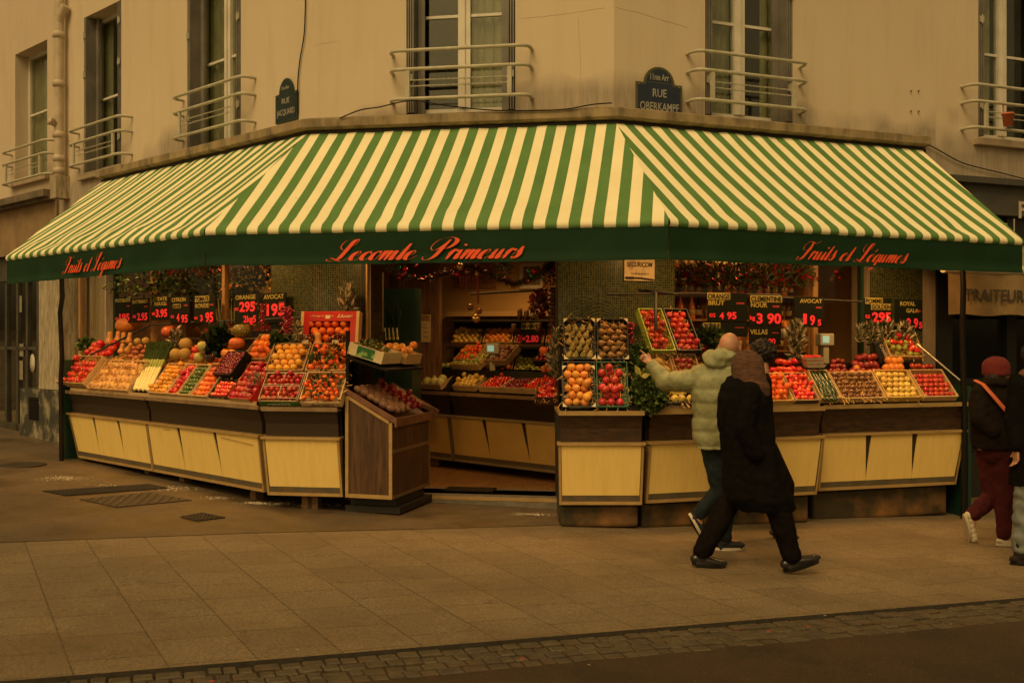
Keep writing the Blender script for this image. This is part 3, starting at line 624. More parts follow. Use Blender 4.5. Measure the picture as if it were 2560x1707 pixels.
def script(mb, s, s0, s1, z, xh, F, d, fat=.17):
    adv = 0; gl = []
    for ch in s:
        if ch == ' ': adv += .75; continue
        gl.append((ch, adv)); adv += GL[ch][0]
    k = (s1-s0)/(adv+.1); sl_ = .8*xh/k; lay = 0
    def dot(x, y, r):
        vs = [(s0+(x+sl_*y+r*math.cos(a))*k, d-.0005, z+(y+r*1.1*math.sin(a))*xh) for a in [i*math.pi/6 for i in range(12)]]; mb.add(vs, [list(range(12))[::-1]], 0, False, F.M)
    for ch, x0 in gl:
        for st in GL[ch][1]:
            P = catmull(st); n = len(P); vs = []; lay = (lay+1) % 4
            for i, p in enumerate(P):
                t = P[min(i+1, n-1)]-P[max(i-1, 0)]; t = t.normalized() if t.length > 0 else Vector((0, 1)); e = min(1, .35+3*min(i, n-1-i)/n)
                w = .03+fat*.62*max(0, -t.y)**1.4*e
                if ch == 'F' and p.y > 1.9 and p.x > .0 and st is GL['F'][1][0]: w = .085*e
                if (ch == 'F' and st is GL['F'][1][2]) or (ch == 't' and st is GL['t'][1][2]): w = .05
                if ch == 'é' and st is GL['é'][1][-1]: w = .05
                x = x0+p.x+sl_*p.y
                for sg in (-1, 1): vs.append((s0+(x+sg*w)*k, d-.0004*lay, z+(p.y+sg*.012)*xh))
            mb.add(vs, [(2*i, 2*i+1, 2*i+3, 2*i+2) for i in range(n-1)], 0, False, F.M)
        if ch == 'i': dot(x0+.14, 1.5, .1)
        if ch in 'LP': pass
        if ch in 'Fc': dot(x0+{'F': -.2, 'c': .4}[ch], {'F': .22, 'c': .8}[ch], .08)
        if ch in 'rs': dot(x0+{'r': .42, 's': .05}[ch], {'r': .86, 's': .14}[ch], .07)
RED = mat('valance_lettering', (.95, .11, .03), (.88, .1, .026), 5, .6)
for i, txt, pa, pb, base in ((0, 'Fruits et Légumes', 160, 300, (684, 674)), (1, 'Lecomte Primeurs', 828, 1300, (652, 643)), (2, 'Fruits et Légumes', 1996, 2262, (648, 657))):
    b0, b1 = BT[i], BT[i+1]; F = Frame(b0.x, b0.y, b1.x-b0.x, b1.y-b0.y); mb = MB(); s0, s1 = F.s(pa, -.03), F.s(pb, -.03)
    z = F.z(s0, -.03, base[0]); xh = {0: .078, 1: .079, 2: .073}[i]
    script(mb, txt, s0, s1, z, xh, F, -.034, .2)
    ob('lettering', mb, RED, W[i])
# ================================================================ COUNTERS
F1 = Frame(-5.43, 12.47, 3.05, -2.89); F2 = Frame(-2.32, 9.42, .747, -.12); FA = Frame(.42, 8.85, 1, 0.0); FB = Frame(1.186, 8.92, 1.71, .54); FCC = Frame(2.966, 9.66, 1.541, .46)
FI = Frame(-1.42, 12.78, .72, -.69); L1 = 4.2
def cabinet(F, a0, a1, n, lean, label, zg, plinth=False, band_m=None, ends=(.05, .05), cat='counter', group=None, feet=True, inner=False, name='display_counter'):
    band_m = band_m or BROWN
    r = thing(name, label, cat, T(F.p((a0+a1)/2, .3, zg)), group); M = F.M
    zb, z0, z1, zt = .2, .285, .735, .76; y = lambda z: -.08*(z-.2)/.54; e = lambda z: (z-.2)/.54
    xl = lambda z: a0-ends[0]*e(z); xr = lambda z: a1+ends[1]*e(z)
    mb = MB(M); mb.prism([(a0, .03, zb), (a1, .03, zb), (xr(1.0)-.01, .03, 1.0), (xl(1.0)+.01, .03, 1.0)], (0, .78, 0)); ob('carcass', mb, DARK, r)
    def face(s0b, s1b, s0t, s1t, za, zc, th, mb): mb.add([(s0b, y(za), za), (s1b, y(za), za), (s1t, y(zc), zc), (s0t, y(zc), zc), (s0b, y(za)+.011, za), (s1b, y(za)+.011, za), (s1t, y(zc)+.011, zc), (s0t, y(zc)+.011, zc)], [(0,1,2,3),(4,7,6,5),(0,4,5,1),(1,5,6,2),(2,6,7,3),(3,7,4,0)])
    w = (a1-a0)/n
    mb = MB(M); mb.add([(a0+.01, y(zb)+.013, zb), (a1-.01, y(zb)+.013, zb), (xr(z1)-.012, y(z1)+.013, z1), (xl(z1)+.012, y(z1)+.013, z1), (a0+.01, .029, zb), (a1-.01, .029, zb), (xr(z1)-.012, .029, z1), (xl(z1)+.012, .029, z1)], [(0,1,2,3), (0,4,5,1), (0,3,7,4), (1,5,6,2), (2,6,7,3)]); ob('panel_backing', mb, mat('umber_backing', (.035, .02, .008), (.025, .014, .006), 5, .6), r)
    for i in range(n):
        b0 = a0+w*i+(.025 if i == 0 else .0); b1 = a0+w*(i+1)-(.025 if i == n-1 else .004)
        t0 = b0-(ends[0] if i == 0 else 0)*e(z1) + (lean*.6 if i else 0); t1 = b1+(ends[1] if i == n-1 else 0)*e(z1) + (lean*.6 if i < n-1 else 0)-(.062 if i < n-1 else 0)
        mb = MB(M); face(b0, b1, t0, t1, z0, z1, 0, mb); ob('panel', mb, CREAM if not inner else mat('shaded_cream', (.7, .47, .14), (.6, .4, .12), 3, .5), r)  # inner counters: panel and trim colours darkened to paint in the dim interior
    mb = MB(M); face(a0+.02, a1-.02, a0+.02-ends[0]*e(z0), a1-.02+ends[1]*e(z0), zb+.03, z0-.003, 0, mb); ob('kick_strip', mb, GREYS, r)
    mb = MB(M); yy = -.006
    mb.add([(a0, y(zb)+yy, zb), (a1, y(zb)+yy, zb), (a1, y(zb)+yy, zb+.03), (a0, y(zb)+yy, zb+.03), (a0, .03, zb), (a1, .03, zb), (a1, .03, zb+.03), (a0, .03, zb+.03)], [(0,1,2,3),(0,4,5,1),(2,6,7,3),(1,5,6,2),(0,3,7,4)])
    for (q, sg, ee) in ((a0, 1, -ends[0]), (a1, -1, ends[1])):
        mb.add([(q, y(zb)+yy, zb), (q+sg*.022, y(zb)+yy, zb), (q+sg*.022+ee*e(z1), y(z1)+yy, z1), (q+ee*e(z1), y(z1)+yy, z1), (q, .03, zb), (q+ee*e(z1), .03, z1)], [(0,1,2,3) if sg > 0 else (3,2,1,0), (0, 3, 5, 4)])
    ob('edge_trim', mb, TRIM if not inner else mat('shaded_trim', (.25, .19, .1), rough=.5), r)
    mb = MB(M); mb.box(xl(zt)-.012, xr(zt)+.012, y(zt)-.02, .03, z1+.002, zt); ob('top_trim', mb, TRIM if not inner else mat('shaded_trim', (.25, .19, .1)), r)
    for i in range(max(2, int((a1-a0)/.22))):
        pass
    mb = MB(M); mb.add([(xl(zt)+.02, -.035, zt), (xr(zt)-.02, -.035, zt), (xr(.88)-.02, -.04, .88), (xl(.88)+.02, -.04, .88), (xr(1)-.02, -.085, 1.0), (xl(1)+.02, -.085, 1.0)], [(0, 1, 2, 3), (3, 2, 4, 5)])
    for X, k in ((xl, 1), (xr, -1)): mb.add([(X(zt)+k*.02, -.035, zt), (X(.88)+k*.02, -.04, .88), (X(1)+k*.02, -.085, 1.0), (X(1)+k*.02, .7, 1.0), (X(zt)+k*.02, .7, zt)], [(0, 1, 2, 3, 4)])
    ob('fascia_band', mb, band_m, r)
    mb = MB(M); mb.box(xl(1)+.005, xr(1)-.005, -.1, .8, 1.0, 1.025); mb.box(xl(1)+.005, xr(1)-.005, -.105, -.085, 1.0, 1.04); ob('counter_top', mb, TRIM if plinth else mat('worn_top', (.3, .19, .1), (.2, .12, .06), 9, .55), r)
    mb = MB(M); mb.box(a0+.02, a1-.02, .2, .8, 1.026, 1.3); mb.prism([(a0+.02, -.06, 1.026), (a0+.02, .2, 1.30), (a0+.02, .2, 1.026)], (a1-a0-.04, 0, 0)); ob('riser', mb, BLACK, r)
    if plinth:
        mb = MB(M); mb.rbox(a0+.01, a1-.02, .09, .75, zg-.0, .185, .035, seg=3); ob('plinth', mb, mat('worn_plinth', (.05, .035, .014), (.032, .026, .012), 5, .55, c3=(.3, .14, .04), s3=1.7, bump=.2), r)
    elif feet:
        for x in ((a0+.35), (a1-.45)):
            mb = MB(M); mb.box(x, x+.1, .12, .22, zg-.03, .2); ob('foot', mb, mat('wood_block', (.22, .12, .06), (.14, .08, .04), 9, .8), r)
    return r
G1 = 'cream panelled display counters'
cabinet(F1, 0, 1.96, 3, -.03, 'cream three panelled counter at far left end carrying tomatoes and squash', 'x' and .14, ends=(.1, 0), group=G1)
cb = cabinet(F1, 1.97, 4.2, 3, -.03, 'cream three panelled counter carrying clementines left of the corner counter', .1, ends=(0, .03), group=G1)
mb = MB(F1.M); mb.tube([(3.55, -.083, .69), (3.8, -.081, .675), (4.12, -.078, .655)], .003, 4); mb.tube([(2.35, -.083, .70), (2.5, -.083, .703)], .0025, 4); ob('scratch', mb, mat('dark_scuff', (.3, .19, .06)), cb)
cabinet(F2, 0.01, .75, 1, 0, 'short single panel cream counter left of the entrance carrying four crates', .09, ends=(.02, -.01), group=G1)
cabinet(FA, 0, .735, 1, 0, 'short single panel counter right of entrance carrying pears and red fruit', -.02, True, WOODH, (.01, .01), group=G1)
cabinet(FB, 0.01, .88, 1, 0, 'cream counter standing behind the two walkers', -.05, True, WOODH, (.0, .0), group=G1)
cabinet(FB, .89, 1.79, 1, 0, 'cream counter just right of the black coated walker', -.08, True, WOODH, (.0, .02), group=G1)
cabinet(FCC, 0, 1.61, 3, .03, 'cream three panelled counter at right end carrying golden and red apples', -.12, True, WOODH, (.0, .05), group=G1)
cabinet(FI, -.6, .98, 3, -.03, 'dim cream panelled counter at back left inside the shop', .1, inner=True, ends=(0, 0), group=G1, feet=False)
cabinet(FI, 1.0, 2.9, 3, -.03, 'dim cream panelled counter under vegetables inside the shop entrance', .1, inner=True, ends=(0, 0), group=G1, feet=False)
# rosewood end cabinet with a tray sloping into the entrance
FD = Frame(-1.55, 9.28, .45, -.13)
r = thing('end_cabinet', 'rosewood cabinet with brass edged sloping top at left of entrance', 'cabinet', T(FD.p(.25, .4, .09)))
def slope_z(x): return 1.16-.26*x/.47
mb = MB(FD.M); mb.prism([(0, 0, .2), (.47, 0, .2), (.47, 0, slope_z(.47)), (0, 0, slope_z(0))], (0, .95, 0)); ob('carcass', mb, WOODV, r)
mb = MB(FD.M); t = .032
mb.box(0, t, -.012, 0, .2, slope_z(t)); mb.box(.47-t, .47, -.012, 0, .2, slope_z(.47)); mb.box(t, .47-t, -.012, 0, .2, .235); mb.prism([(t, -.012, slope_z(t)-.03), (.47-t, -.012, slope_z(.47-t)-.03), (.47-t, -.012, slope_z(.47-t)), (t, -.012, slope_z(t))], (0, .012, 0)); ob('edge_trim', mb, TRIM, r)
mb = MB(FD.M); mb.box(.47, .478, .01, .92, .62, .65); mb.box(.47, .478, .92, .95, .2, .88); mb.box(.47, .478, .01, .92, .2, .23); ob('side_trim', mb, mat('bronze_trim', (.16, .1, .05), rough=.5), r)
mb = MB(FD.M); mb.prism([(-.01, 0, slope_z(0)+.01), (.5, 0, slope_z(.5)+.01), (.5, 0, slope_z(.5)+.06), (-.01, 0, slope_z(0)+.06)], (0, .02, 0)); mb.prism([(-.01, .93, slope_z(0)+.01), (.5, 1.13, slope_z(.5)+.01), (.5, 1.13, slope_z(.5)+.06), (-.01, 1.13, slope_z(0)+.06)], (0, .02, 0)); mb.box(.49, .51, 0, .95, slope_z(.5)-.02, slope_z(.5)+.06); ob('tray_edge', mb, mat('tray_wood', (.2, .09, .045), (.12, .05, .03), 8, .6), r)
mb = MB(FD.M); mb.box(-.05, .5, .1, .95, .05, .11); mb.box(-.02, .45, .15, .85, .11, .2); ob('base_skid', mb, DARK, r)
mb = MB(FD.M); mb.box(-.01, .02, .02, .05, 1.15, 1.75); mb.box(-.01, .02, .85, .88, 1.15, 1.75); mb.prism([(-.03, .0, 1.5), (.42, 0, 1.37), (.42, 0, 1.39), (-.03, 0, 1.52)], (0, .9, 0)); ob('upper_shelf', mb, BLACK, r)
# side wings and poles
mb = MB(F1.M); mb.box(-.2, -.16, -.12, .8, .02, 1.42); mb.box(-.16, -.02, .1, .14, .05, 1.2); ob('side_wing', mb, DGREEN, label='dark green wing panel closing the left end of the stall', cat='panel')
mb = MB(FCC.M); mb.box(1.72, 1.76, -.05, .8, -.16, 1.2); ob('side_wing', mb, DGREEN, label='dark green wing panel closing the right end of the stall', cat='panel')
def bar(pts, r_=.012, name='sign_rail', label='', m=IRON, cat='rail', M=None): 
    mb = MB(M); mb.tube(pts, r_, 6); return ob(name, mb, m, label=label, cat=cat)
pl = [F1.p(F1.s(153+dx, -.2), -.2, z) for dx, z in ((1, .05), (0, .8), (-1, 1.2), (2, 1.45), (0, 1.7), (-3, 2.0), (3, 2.2), (0, 2.55))]
bar(pl, .028, 'curtain_roll', 'narrow black rolled curtain hanging at left end of the awning', BLACK, 'curtain')
pl = [FCC.p(1.62, -.1, z)+Vector((dx, 0, 0)) for dx, z in ((0, -.13), (.01, .8), (0, 1.3), (-.01, 1.8), (.0, 2.2), (-.02, 2.6))]
bar(pl, .028, 'curtain_roll', 'narrow black rolled curtain hanging at right end of the awning', BLACK, 'curtain')
bar([F1.p(-.16, .1, 1.42), F1.p(.45, .72, 1.86), F1.p(1.6, .72, 1.88), F1.p(4.1, .72, 1.9)], .013, label='black rail carrying the price signs over the left counter')
bar([FB.p(-.1, .62, 2.1), FB.p(.8, .62, 2.12), FB.p(1.79, .62, 2.12)], .014, label='black rail carrying the orange and clementine signs')
bar([FCC.p(0, .62, 2.1), FCC.p(1.3, .62, 2.06)], .012, label='black rail carrying the pomme and royal gala signs')
bar([FCC.p(1.55, .5, 1.62), FCC.p(1.75, .1, 1.25)], .012, label='steel rod slanting at right end of the stall', m=mat('steel', (.4, .38, .33), rough=.3, metal=.8), name='steel_rod', cat='rod')
bar([FA.p(.9, .3, 1.75), FA.p(.9, .3, 2.1), FA.p(.75, .3, 2.12), FB.p(.6, .62, 2.11)], .016, label='black bracket rising beside the red apple crates', name='bracket')
# ================================================================ PRODUCE
def prof_obj(name, prof, mats, n=12, wob=None, stem=None, dents=0, extra=None):
    mb = MB(); mb.lathe(prof, n, 0, None, wob)
    if stem: mb.tube([(0, 0, stem[0]), (.05, .02, stem[1])], [.05, .035], 5, 1)
    if extra: extra(mb)
    return mb.mesh(name, mats)
STEM = mat('stalk', (.13, .09, .04), rough=.8)
def sph(m=9, sq=1.0, top=.12, bot=.05):
    P = []
    for i in range(m+1):
        a = math.pi*i/m; r_ = math.sin(a); z = -math.cos(a)*sq
        if i >= m-1: z -= top*(i-m+2)/2*1.3
        if i <= 1: z += bot*(2-i)/2*1.3
        P.append((max(r_, 1e-7), z))
    return P
def fm(name, c, c2, **k): return mat(name, c, c2, **{**dict(scale=30, rough=.32, rand=.16, randh=.012, spec=.5, coat=.15), **k})
RED_A = fm('red_apple_skin', (.42, .018, .015), (.55, .09, .03), scale=45, stretch=(1, 1, .35), lo=.45, hi=.75)
MESH = {}
MESH['apple'] = prof_obj('apple', sph(10, .88, .25, .12), [RED_A, STEM], 14, stem=(.6, 1.0))
MESH['dark_apple'] = prof_obj('apple', sph(10, .88, .25, .12), [fm('dark_apple_skin', (.2, .012, .018), (.32, .03, .02)), STEM], 14, stem=(.6, 1.0))
MESH['golden_apple'] = prof_obj('apple', sph(10, .88, .25, .12), [fm('golden_skin', (.72, .5, .11), (.6, .42, .08)), STEM], 14, stem=(.6, .95))
MESH['green_apple'] = prof_obj('apple', sph(10, .9, .2, .1), [fm('green_skin', (.25, .32, .06), (.35, .35, .08)), STEM], 12, stem=(.6, .95))
MESH['mango'] = prof_obj('mango', sph(9, 1.15, .1, .05), [fm('mango_skin', (.75, .36, .05), (.7, .2, .04), scale=12), STEM], 12)
MESH['orange'] = prof_obj('orange', sph(9, .94, .1, .03), [fm('orange_skin', (.82, .2, .015), (.72, .15, .012), bump=.3, bscale=160, rough=.4)], 14)
MESH['clementine'] = prof_obj('clementine', sph(8, .84, .14, .03), [fm('clementine_skin', (.85, .17, .012), (.8, .12, .01), bump=.3, bscale=160, rough=.4), mat('green_stalk', (.08, .14, .03), rough=.7)], 12, stem=(.55, .78))
MESH['lemon'] = prof_obj('citrus', sph(9, .95, .05, .02), [fm('yellow_citrus_skin', (.84, .42, .045), (.78, .34, .03), bump=.2, bscale=150, rough=.4), mat('fruit_sticker', (.75, .7, .6), rough=.4)], 14, extra=lambda mb: mb.lathe([(0, .935), (.26, .9), (.26, .925), (0, .96)], 10, 1))
MESH['tomato'] = prof_obj('tomato', sph(9, .8, .2, .06), [fm('tomato_skin', (.75, .045, .018), (.66, .03, .015), rough=.2, coat=.4), mat('calyx', (.06, .13, .03), rough=.7)], 14, lambda a: 1+.03*math.cos(5*a), extra=lambda mb: [mb.add([(0, 0, .66), (.12*math.cos(a-.5), .12*math.sin(a-.5), .68), (.5*math.cos(a), .5*math.sin(a), .64), (.12*math.cos(a+.5), .12*math.sin(a+.5), .68)], [(0, 1, 2, 3)], 1) for a in (0, 1.26, 2.5, 3.8, 5)])
MESH['cherry_tomato'] = prof_obj('cherry_tomato', sph(8, .95, .1, .02), [fm('cherry_tomato_skin', (.82, .06, .015), (.75, .045, .012), rough=.12, coat=.6)], 12)
MESH['red_fruit'] = prof_obj('pomegranate', sph(9, .93, .02, .02), [fm('pomegranate_skin', (.58, .03, .028), (.5, .05, .035))], 12, extra=lambda mb: mb.tube([(0, 0, .85), (0, 0, 1.12)], [.16, .22], 6))
pear = [(1e-7, -1.0), (.4, -.97), (.78, -.75), (.93, -.4), (.88, -.02), (.68, .35), (.44, .75), (.34, 1.05), (.2, 1.22), (1e-7, 1.25)]
MESH['pear'] = prof_obj('pear', pear, [fm('pear_skin', (.38, .27, .07), (.3, .24, .07), scale=25, c3=(.25, .14, .05), s3=30, rough=.5), STEM], 12, stem=(1.2, 1.55))
MESH['brown_pear'] = prof_obj('pear', pear, [fm('russet_pear_skin', (.32, .16, .045), (.22, .11, .035), scale=25, rough=.55), STEM], 12, stem=(1.2, 1.55))
MESH['avocado'] = prof_obj('lime', sph(8, 1.15, .0, .0), [fm('lime_skin', (.06, .11, .015), (.1, .15, .02), rough=.2)], 10)
MESH['date'] = prof_obj('kiwi', sph(8, 1.35, 0, 0), [fm('brown_skin', (.2, .085, .035), (.14, .06, .025), rough=.25)], 10)
MESH['zucchini'] = prof_obj('courgette', [(1e-7, -5), (.6, -4.9), (.95, -4.2), (1, -1), (.95, 2), (.85, 4.2), (.5, 4.6), (.42, 5.3), (1e-7, 5.35)], [fm('courgette_skin', (.018, .045, .012), (.03, .065, .018), stretch=(3, 3, .3), rough=.22)], 9)
MESH['potato'] = prof_obj('sweet_potato', [(1e-7, -2), (.35, -1.9), (.8, -1.3), (1, -.3), (.95, .5), (.65, 1.3), (.3, 1.8), (1e-7, 1.95)], [fm('sweet_potato_skin', (.5, .17, .085), (.4, .13, .06), rough=.7, bump=.4)], 10, lambda a: 1+.07*math.cos(2*a+1))
MESH['brown_potato'] = prof_obj('potato', sph(8, 1.35, 0, 0), [fm('potato_skin', (.25, .12, .06), (.19, .09, .045), rough=.55, bump=.3)], 10, lambda a: 1+.07*math.cos(2*a+1))
MESH['squash'] = prof_obj('butternut_squash', [(1e-7, -1.1), (.5, -1.05), (.92, -.75), (1.0, -.35), (.86, .1), (.64, .5), (.58, 1.0), (.6, 1.6), (.52, 1.95), (.3, 2.1), (1e-7, 2.1)], [fm('butternut_skin', (.68, .33, .1), (.6, .27, .075), rough=.45, scale=8), STEM], 14, stem=(2.05, 2.4))
MESH['pale_squash'] = prof_obj('squash', [(1e-7, -1.0), (.5, -.95), (.95, -.6), (1.0, -.2), (.8, .2), (.55, .5), (.45, .9), (.35, 1.2), (1e-7, 1.25)], [fm('pale_squash_skin', (.72, .42, .15), (.65, .34, .11), rough=.5, scale=10)], 12)
MESH['pumpkin'] = prof_obj('pumpkin', sph(10, .8, .25, .2), [fm('pumpkin_skin', (.62, .17, .035), (.5, .13, .03), rough=.45, scale=6), STEM], 30, lambda a: 1+.06*abs(math.cos(5*a))-.03, stem=(.5, .95))
MESH['green_pumpkin'] = prof_obj('gourd', sph(10, .9, .2, .1), [mat('gourd_skin', (.03, .06, .015), (.5, .3, .05), 9, .4, lo=.5, hi=.56, bump=.4), STEM], 30, lambda a: 1+.05*abs(math.cos(5*a)), stem=(.6, .95))
MESH['melon'] = prof_obj('melon', sph(10, 1.0, .08, .05), [mat('melon_skin', (.55, .37, .11), (.42, .27, .08), 22, .6, bump=.5, rand=.1), STEM], 16, stem=(.85, 1.1))
MESH['pepper'] = prof_obj('red_pepper', [(1e-7, -1.3), (.4, -1.3), (.65, -1.0), (.85, 0), (.95, .8), (.7, 1.1), (.25, 1.0), (1e-7, .95)], [fm('red_pepper_skin', (.68, .02, .018), (.6, .02, .015), rough=.15, coat=.5), mat('green_stalk', (.08, .14, .03))], 15, lambda a: 1+.1*math.cos(3*a), stem=(.95, 1.4))
MESH['cabbage'] = prof_obj('cabbage', sph(10, .95, .1, .02), [mat('cabbage_leaf', (.5, .5, .16), (.62, .6, .25), 6, .55, bump=.6)], 14, lambda a: 1+.03*math.cos(7*a))
MESH['berry'] = prof_obj('berry', sph(5, 1, 0, 0), [fm('berry_skin', (.3, .012, .02), (.2, .01, .015), rough=.15, coat=.5)], 7)
MESH['chestnut'] = prof_obj('aubergine', [(1e-7, -1.6), (.6, -1.5), (1, -.9), (1, -.2), (.7, .7), (.5, 1.3), (.3, 1.5), (1e-7, 1.5)], [fm('aubergine_skin', (.03, .01, .02), (.05, .015, .02), rough=.15, coat=.5), mat('green_stalk', (.08, .14, .03))], 14, stem=(1.45, 1.9))
NAME = {'lemon': 'citrus', 'red_fruit': 'pomegranate', 'brown_pear': 'pear', 'avocado': 'lime', 'date': 'kiwi', 'zucchini': 'courgette', 'potato': 'sweet_potato', 'brown_potato': 'potato', 'squash': 'butternut_squash', 'pale_squash': 'squash', 'green_pumpkin': 'gourd', 'pepper': 'red_pepper', 'chestnut': 'aubergine'}
def fruit(kind, M, r_, label, group=None):
    nm = NAME.get(kind, kind); return inst(nm, MESH[kind], M @ SC(r_), label, nm.replace('_', ' '), group)
def rotr(a=math.pi): return RZ(U(0, 6.28)) @ RX(U(-a, a)) @ RY(U(-a, a))
straw_mb = []
def straw(M, w, l, z, n, spread=.02, label=None):
    mb = MB(M)
    for _ in range(n):
        c = Vector((U(0, w), U(0, l), z+U(0, spread))); a = U(0, 6.28); k = U(-30, 30); ln = U(.03, .075); pts = []
        el = U(-.5, .5)
        for i in range(5):
            pts.append(c.copy()); a += R(k); c = c+Vector((math.cos(a), math.sin(a), math.sin(el)*(1-i*.4)))*(ln/4)
        sd = Vector((-math.sin(a), math.cos(a), .6))*.0024
        vs = [q for p in pts for q in (p-sd, p+sd)]; mb.add(vs, [(2*i, 2*i+1, 2*i+3, 2*i+2) for i in range(4)])
    return ob('straw', mb, STRAW, label=label or 'curly packing straw strewn over the display', cat='straw', kind='stuff')
def crate(M, w, l, h, label, m=None, th=.009, slats=True, txt=None, txtm=None, labelm=None, group='fruit crates on the stall', front_h=None, base=True, labw=.8, name='fruit_crate'):
    m = m or CRATE; r_ = thing(name, label, 'crate', M, group); fh = front_h or h
    mb = MB(M); mb.box(0, w, 0, l, 0, th); ob('base', mb, m, r_)
    for x in (0, w-th): mb = MB(M); mb.box(x, x+th, th*1.02, l-th*1.02, th, h); ob('side_panel', mb, m, r_)
    mb = MB(M); mb.box(0, w, 0, th, th, fh); fp = ob('front_panel', mb, m, r_)
    mb = MB(M); mb.box(0, w, l-th, l, th, h); ob('back_panel', mb, m, r_)
    c = .022
    for x, y in ((th, th), (w-th-c, th), (th, l-th-c), (w-th-c, l-th-c)): mb = MB(M); mb.prism([(x, y, th), (x+c, y, th), (x+c if x > w/2 else x, y+c if y < l/2 else y, th)] if True else [], (0, 0, h-th*.5)); ob('corner_post', mb, m, r_)
    if labelm: mb = MB(M); mb.box(w*(1-labw)/2, w*(1+labw)/2, -.0015, 0, .008, fh-.006); lb = ob('printed_label', mb, labelm, fp)
    if txt: mb = MB(); text(mb, txt, M @ T(w/2, -.003, fh*.25), fh*.45, w*.6, .01, .3); ob('printed_lettering', mb, txtm or WHITEP, fp)
    return r_
def fill(M, w, l, z, kind, r_, label, group, rot='up', jit=.12, miss=0.0, x0=.012, elong=1.0, rows=None, px=2.02, py=1.78):
    i = 0; y = x0+r_*elong; k = 0; bb = MB() if kind == 'berry' else None
    while y < l-x0-r_*elong*.6:
        x = x0+r_+(r_ if k % 2 else 0); 
        while x < w-x0-r_*.75:
            if random.random() >= miss:
                c = Vector((x+U(-jit, jit)*r_, y+U(-jit, jit)*r_, z+U(-.15, .15)*r_))
                if rot == 'up': A = RX(U(-.4, .4)-.3) @ RY(U(-.4, .4)) @ RZ(U(0, 6))
                elif rot == 'any': A = rotr()
                elif rot == 'lie': A = RZ(R(90)+U(-.25, .25)) @ RX(R(90)) @ RZ(U(0, 6))
                elif rot == 'along': A = RZ(U(-.12, .12)) @ RX(R(-90)) @ RZ(U(0, 6))
                elif rot == 'diag': A = RZ(R(60)+U(-.3, .3)) @ RX(R(80)) @ RZ(U(0, 6))
                elif rot == 'pear': A = RZ(U(-.4, .4)-.3) @ RX(R(-50)+U(-.2, .2)) @ RZ(U(0, 6))
                if bb: bb.ell(c, r_*U(.8, 1.15), 7, 5, M=M)
                else:
                    fruit(kind, M @ T(*c) @ A, r_*U(.92, 1.06), label, group)
                    if rot == 'any' and random.random() < .13: fruit(kind, M @ T(c.x+r_*U(-.6, .6), c.y+r_*.9, c.z+r_*1.35) @ rotr(), r_*U(.9, 1.03), label, group)
                i += 1
            x += r_*px
        y += r_*py*elong; k += 1
    if bb: ob('berries', bb, MESH['berry'].materials[0], label=label.replace('berry', 'berries').replace('grape', 'grapes'), cat='berries', kind='stuff')
    return i
def tilt(F, s_, d, z, a): return F.M @ T(s_, d, z) @ RX(R(a))
def W_(F, p0, p1, d): return F.s(p0, d), F.s(p1, d)
def full(F, p0, p1, d, z, a, l, h, kind, r_, clab, flab, group=None, cm=None, gap=.004, **k):
    s0, s1 = W_(F, p0, p1, d); M = tilt(F, s0+gap, d, z, a); w = s1-s0-2*gap
    ck = {q: k.pop(q) for q in ('txt', 'txtm', 'labelm', 'front_h', 'labw') if q in k}; st = k.pop('st', 90); zz = k.pop('zz', None)
    crate(M, w, l, h, clab, cm, **ck); el = k.get('elong', 1)
    fill(M, w, l, zz if zz is not None else h-r_*.55, kind, r_, flab, group or flab, **k)
    if st: straw(M, w, l, h*.4, int(st*1.6), h*.55, 'packing straw under the '+flab.split(' in ')[0].split(' on ')[0]+'s in their crate')
    return M, w
# ---- left counter, front row
d, z, a = -.075, 1.05, 52
full(F1, 153, 222, d, z+.03, a, .42, .1, 'tomato', .046, 'pale wooden crate at far left tip of the left counter', 'large red tomato in the far left wooden crate', miss=.15, rot='any', st=500)
full(F1, 226, 328, d, z, a, .42, .07, 'pale_squash', .05, 'straw lined crate of pale squashes beside the far left tomatoes', 'pale yellow squash lying in the straw lined crate', rot='diag', elong=1.1, jit=.3, st=1500, miss=.08, zz=.03)
# leeks
LW = mat('leek_white', (.85, .76, .42), (.7, .62, .25), 10, .4, stretch=(3, 3, .3)); LG = mat('leek_green', (.010, .026, .004), (.026, .05, .008), 8, .75, spec=.15, stretch=(3, 3, .2)); LM = mat('leek_mid', (.3, .36, .06), (.18, .25, .03), 8, .4)
rl = random.Random(5)
for i in range(8):
    t = i/7; sA = F1.s(338+38*t, -.08); sB = F1.s(374+54*t, .34); p0 = F1.p(sA, -.09, 1.10+.012*(i % 2)); p1 = F1.p(sB, .36, 1.64+.01*rl.random())
    q = [p0.lerp(p1, k) for k in (0, .04, .3, .45, .6, .8, 1)]
    r_ = thing('leek', 'long leek with white shaft and dark green top in the leek row', 'leek', T(p0), 'leeks laid side by side on the left counter')
    mb = MB(); mb.tube(q[:4], [.013, .021, .019, .02], 8); ob('white_shaft', mb, LW, r_)
    mb = MB(); mb.tube(q[3:5], [.0205, .024], 8); ob('pale_green_shaft', mb, LM, r_)
    mb = MB(); mb.tube(q[4:], [.025, .03, .022], 8, flat=.5)
    for k in range(6):
        e = q[5]+Vector((rl.uniform(-.06, .08), rl.uniform(0, .05), rl.uniform(.03, .1))); mb.tube([q[4], q[5]+Vector((rl.uniform(-.015, .015), -.01, .01)), e], [.012, .017, .006], 6, flat=.35)
    ob('leaf_top', mb, LG, r_)
full(F1, 380, 426, d, z, a, .4, .07, 'lemon', .029, 'shallow crate of small yellow citrus right of the leeks', 'small yellow citrus in the crate right of the leeks', rot='any', st=60)
full(F1, 427, 453, d, z, a, .4, .07, 'pepper', .034, 'narrow crate of red peppers on the left counter', 'glossy red pepper in the narrow crate', rot='any', st=0)
